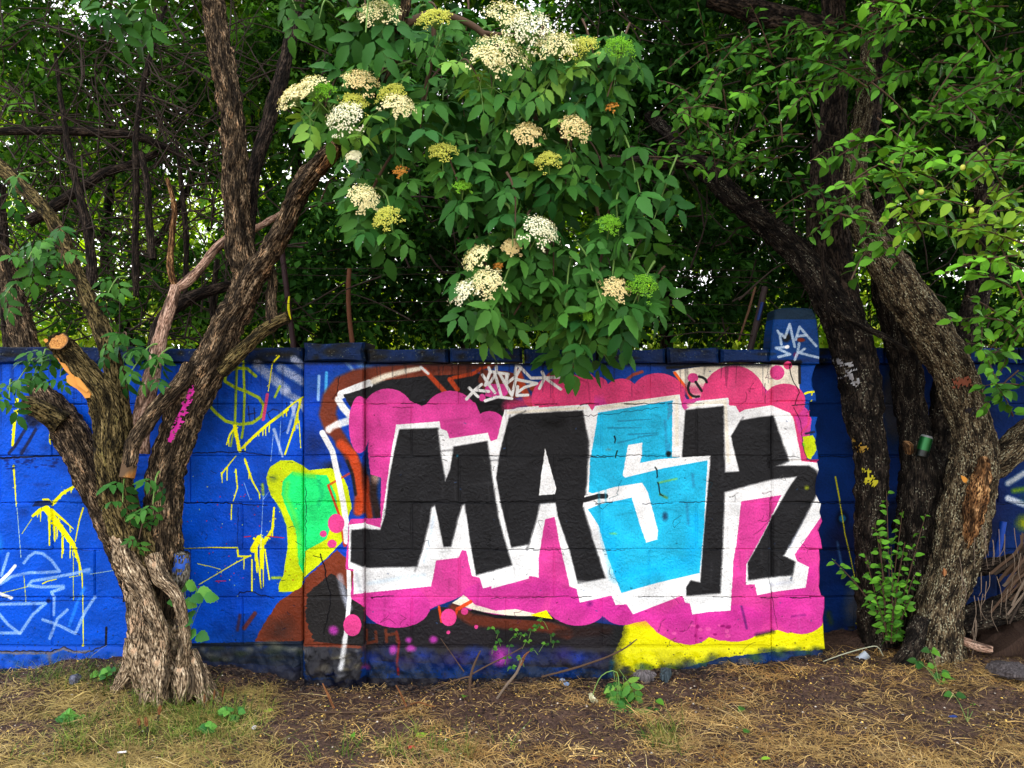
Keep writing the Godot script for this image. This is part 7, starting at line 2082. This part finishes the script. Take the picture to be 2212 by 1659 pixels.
	# the rotting heap on the far right
	o = thing("fallen_log", "lichen spotted log lying across the heap right of the lichen trunk", "log")
	stem(o, "log", mats.plum_bark, 0, [2075, 1345, 0.0, 26, 2120, 1330, 0.02, 30, 2180, 1312, 0.03, 32, 2260, 1290, 0.05, 30, 2330, 1280, 0.05, 26], 26, 0.010, 91)
	o = thing("fallen_log", "thin grey log poking out under the lichen spotted log", "log")
	stem(o, "log", mats.dead_wood, 0, [2078, 1384, 0.1, 10, 2110, 1396, 0.12, 11, 2140, 1404, 0.12, 9], 14, 0.004, 92)
	o = thing("fallen_log", "dark mossy log bridging the wall behind the lichen trunk", "log")
	stem(o, "log", mats.dark_bark, 0, [2090, 1230, -0.2, 16, 2150, 1222, -0.2, 18, 2230, 1210, -0.18, 18], 16, 0.006, 93)
	o = thing("root_heap", "hump of dark earth and roots at the far right", "earth heap")
	part(o, "earth", stone_mesh(Vector3(0.75, 0.34, 0.5), 61, 0.4), soil_dark(), Transform3D(Basis(Vector3.BACK, 0.15), at(2170, 1400, -0.05)))
	o = thing("bark_bundle", "shaggy bundle of hanging brown bark strips at the far right", "bark")
	for i in 60:
		var a := at(2215 + rf(-10, 70), 1170 + rf(-20, 40), 0.05 + rf(-0.06, 0.08))
		var z := a + Vector3(-rf(0.08, 0.16), -rf(0.18, 0.34), rf(-0.02, 0.04))
		if i < 40: part(o, "bark_strip", strip_mesh(a, z, rf(0.004, 0.009)), [mats.twig, mats.grey_twig, mats.dark_twig, mats.twig][i % 4])
	var rt := MB.new()
	for i in 26:
		var a := at(rf(2070, 2215), rf(1130, 1340), rf(0.12, 0.22))
		tube(rt, PackedVector3Array([a, a + Vector3(rf(-0.02, 0.02), -rf(0.05, 0.10), 0.01), a + Vector3(rf(-0.05, 0.05), -rf(0.12, 0.22), 0.0)]), PackedFloat32Array([0.0022, 0.002, 0.001]), 4, 0.04)
	solo("hanging_roots", rt.mesh(), mats.grey_twig, "thin pale roots and vines hanging over the logs at the far right", "roots", Transform3D(), "", "stuff")
	o = thing("blue_pipe", "bright blue pipe leaning on the wall right of the lichen trunk", "pipe")
	part(o, "pipe", tube_mesh(limb(12, [690, 480, -0.3, 22, 670, 600, -0.3, 22, 640, 720, -0.3, 22]), 12, 0.2), mat(rgb8(16, 70, 170), 0.5))


func strip_mesh(a: Vector3, b: Vector3, w: float) -> ArrayMesh:
	var mb := MB.new()
	var d := (b - a)
	var s := d.cross(Vector3(0, 0.2, 1)).normalized() * w
	var prev := -1
	for i in 5:
		var t := i / 4.0
		var p := a + d * t + Vector3(0.02 * sin(t * 5.0), 0, 0.03 * sin(t * PI))
		var k := mb.p(p - s, Vector3(-0.4, 0, 0.9))
		mb.p(p + Vector3(0, 0, 0.003), Vector3(0, 0, 1))
		mb.p(p + s, Vector3(0.4, 0, 0.9))
		if prev >= 0:
			mb.quad(prev, k, k + 1, prev + 1)
			mb.quad(prev + 1, k + 1, k + 2, prev + 2)
		prev = k
	return mb.mesh()


func soil_dark() -> StandardMaterial3D:
	var m := soil()
	m.uv1_scale = Vector3(2, 1, 1)
	return m


func weed(called: String, label: String, base: Vector3, tips: Array, size: float, per: int) -> void:
	var o := thing(called, label, "plant")
	for t in tips:
		var p := at(t[0], t[1], t[2])
		var root := base if base != Vector3.ZERO else p + Vector3(rf(-0.04, 0.04), rf(-0.06, -0.03), -0.02)
		part(o, "stalk", tube_mesh([PackedVector3Array([root, root.lerp(p, 0.6) + Vector3(0, 0.012, 0.004), p]), PackedFloat32Array([0.0018, 0.0014, 0.001])], 4, 0.04), mats.stalk)
		for k in per:
			var a := rf(0, TAU)
			part(o, "leaf", plum_leaves[1] if per == 3 else leaflets[2], mats["plum_leaf_%d" % (1 + rng.randi() % 3)] if per == 3 else mats["elder_leaf_%d" % (rng.randi() % 3)], Transform3D(facing(Vector3(cos(a), rf(-0.2, 0.3), sin(a) * 0.6 + 0.3), Vector3(0, 0.7, 0.8), 0, size / 0.06) * Basis().scaled(Vector3(1, 1, 1.15 if per == 3 else 1.9)), p))


func plastic_cup() -> void:
	var mb := MB.new()
	var prof := [[0.024, 0.0], [0.026, 0.03], [0.030, 0.07], [0.033, 0.075], [0.033, 0.078]]
	for i in prof.size():
		for j in 21:
			var a := TAU * (j % 20) / 20
			mb.p(Vector3(cos(a) * prof[i][0], prof[i][1], sin(a) * prof[i][0]), Vector3(cos(a), 0.1, sin(a)))
	for i in prof.size() - 1:
		for j in 20: mb.quad(i * 21 + j, i * 21 + j + 21, i * 21 + j + 22, i * 21 + j + 1)
	var m0 := mb.p(Vector3.ZERO, Vector3.DOWN)
	for j in 20: mb.tri(m0, j, j + 1)
	var m := leafmat(rgb8(190, 198, 214), 0.8, 0.3, 0.6)
	solo("plastic_cup", mb.mesh(), m, "crushed pale plastic cup lying under the set back wall", "cup", Transform3D(Basis(Vector3.BACK, 2.3).scaled(Vector3(1, 1, 0.7)), gnd(1862, 1420) + Vector3(0.03, 0.03, 0)))


func drink_can() -> void:
	var o := thing("drink_can", "green and black drink can wedged between the plum trunks", "can", at(1996, 965, 0.0))
	o.rotation = Vector3(0, 0, -0.28)
	var parts := {"lid": [[0.0, 0.060], [0.024, 0.060], [0.026, 0.063]], "shoulder": [[0.026, 0.063], [0.033, 0.052]], "green_band": [[0.033, 0.052], [0.033, -0.02]], "black_band": [[0.033, -0.02], [0.033, -0.052], [0.027, -0.060], [0.0, -0.056]]}
	for k in parts:
		var mb := MB.new()
		var pr = parts[k]
		for i in pr.size():
			for j in 25:
				var a := TAU * (j % 24) / 24
				mb.p(Vector3(cos(a) * pr[i][0], pr[i][1], sin(a) * pr[i][0]), Vector3(cos(a), 0.0 if k.ends_with("band") and i < 2 else signf(pr[i][1]), sin(a)).normalized())
		for i in pr.size() - 1:
			for j in 24: mb.quad(i * 25 + j, i * 25 + j + 25, i * 25 + j + 26, i * 25 + j + 1)
		var m := mat(rgb8(16, 92, 38) if k == "green_band" else rgb8(18, 24, 22) if k == "black_band" else rgb8(190, 192, 194), 0.3, 0.6)
		m.metallic = 0.6
		part(o, k, mb.mesh(), m)


var stone_look: Array = []

func stone_mat(c: Array) -> StandardMaterial3D:
	if stone_look.is_empty():
		var a := seamless(256, 256, 1, 0.03, 71)
		var b := seamless(256, 256, 1, 0.16, 72, false, 2)
		var px := PackedByteArray()
		var hp := PackedByteArray()
		for i in 256 * 256:
			var v := clampf(0.45 + a[i] / 400.0 + (b[i] - 128) / 500.0, 0.0, 1.0) * 255
			if b[i] > 200: v = minf(255.0, v + 70.0)
			for k in 3: px.append(int(v))
			hp.append(int(a[i] * 0.5 + b[i] * 0.5))
		stone_look = [ImageTexture.create_from_image(Image.create_from_data(256, 256, false, Image.FORMAT_RGB8, px)), ImageTexture.create_from_image(Image.create_from_data(256, 256, false, Image.FORMAT_L8, hp))]
	var m := mat(rgb8(minf(c[0] * 1.25, 255), minf(c[1] * 1.25, 255), minf(c[2] * 1.25, 255)), 0.9, 0.25)
	m.albedo_texture = stone_look[0]
	m.heightmap_enabled = true
	m.heightmap_texture = stone_look[1]
	m.heightmap_scale = 0.5
	return m
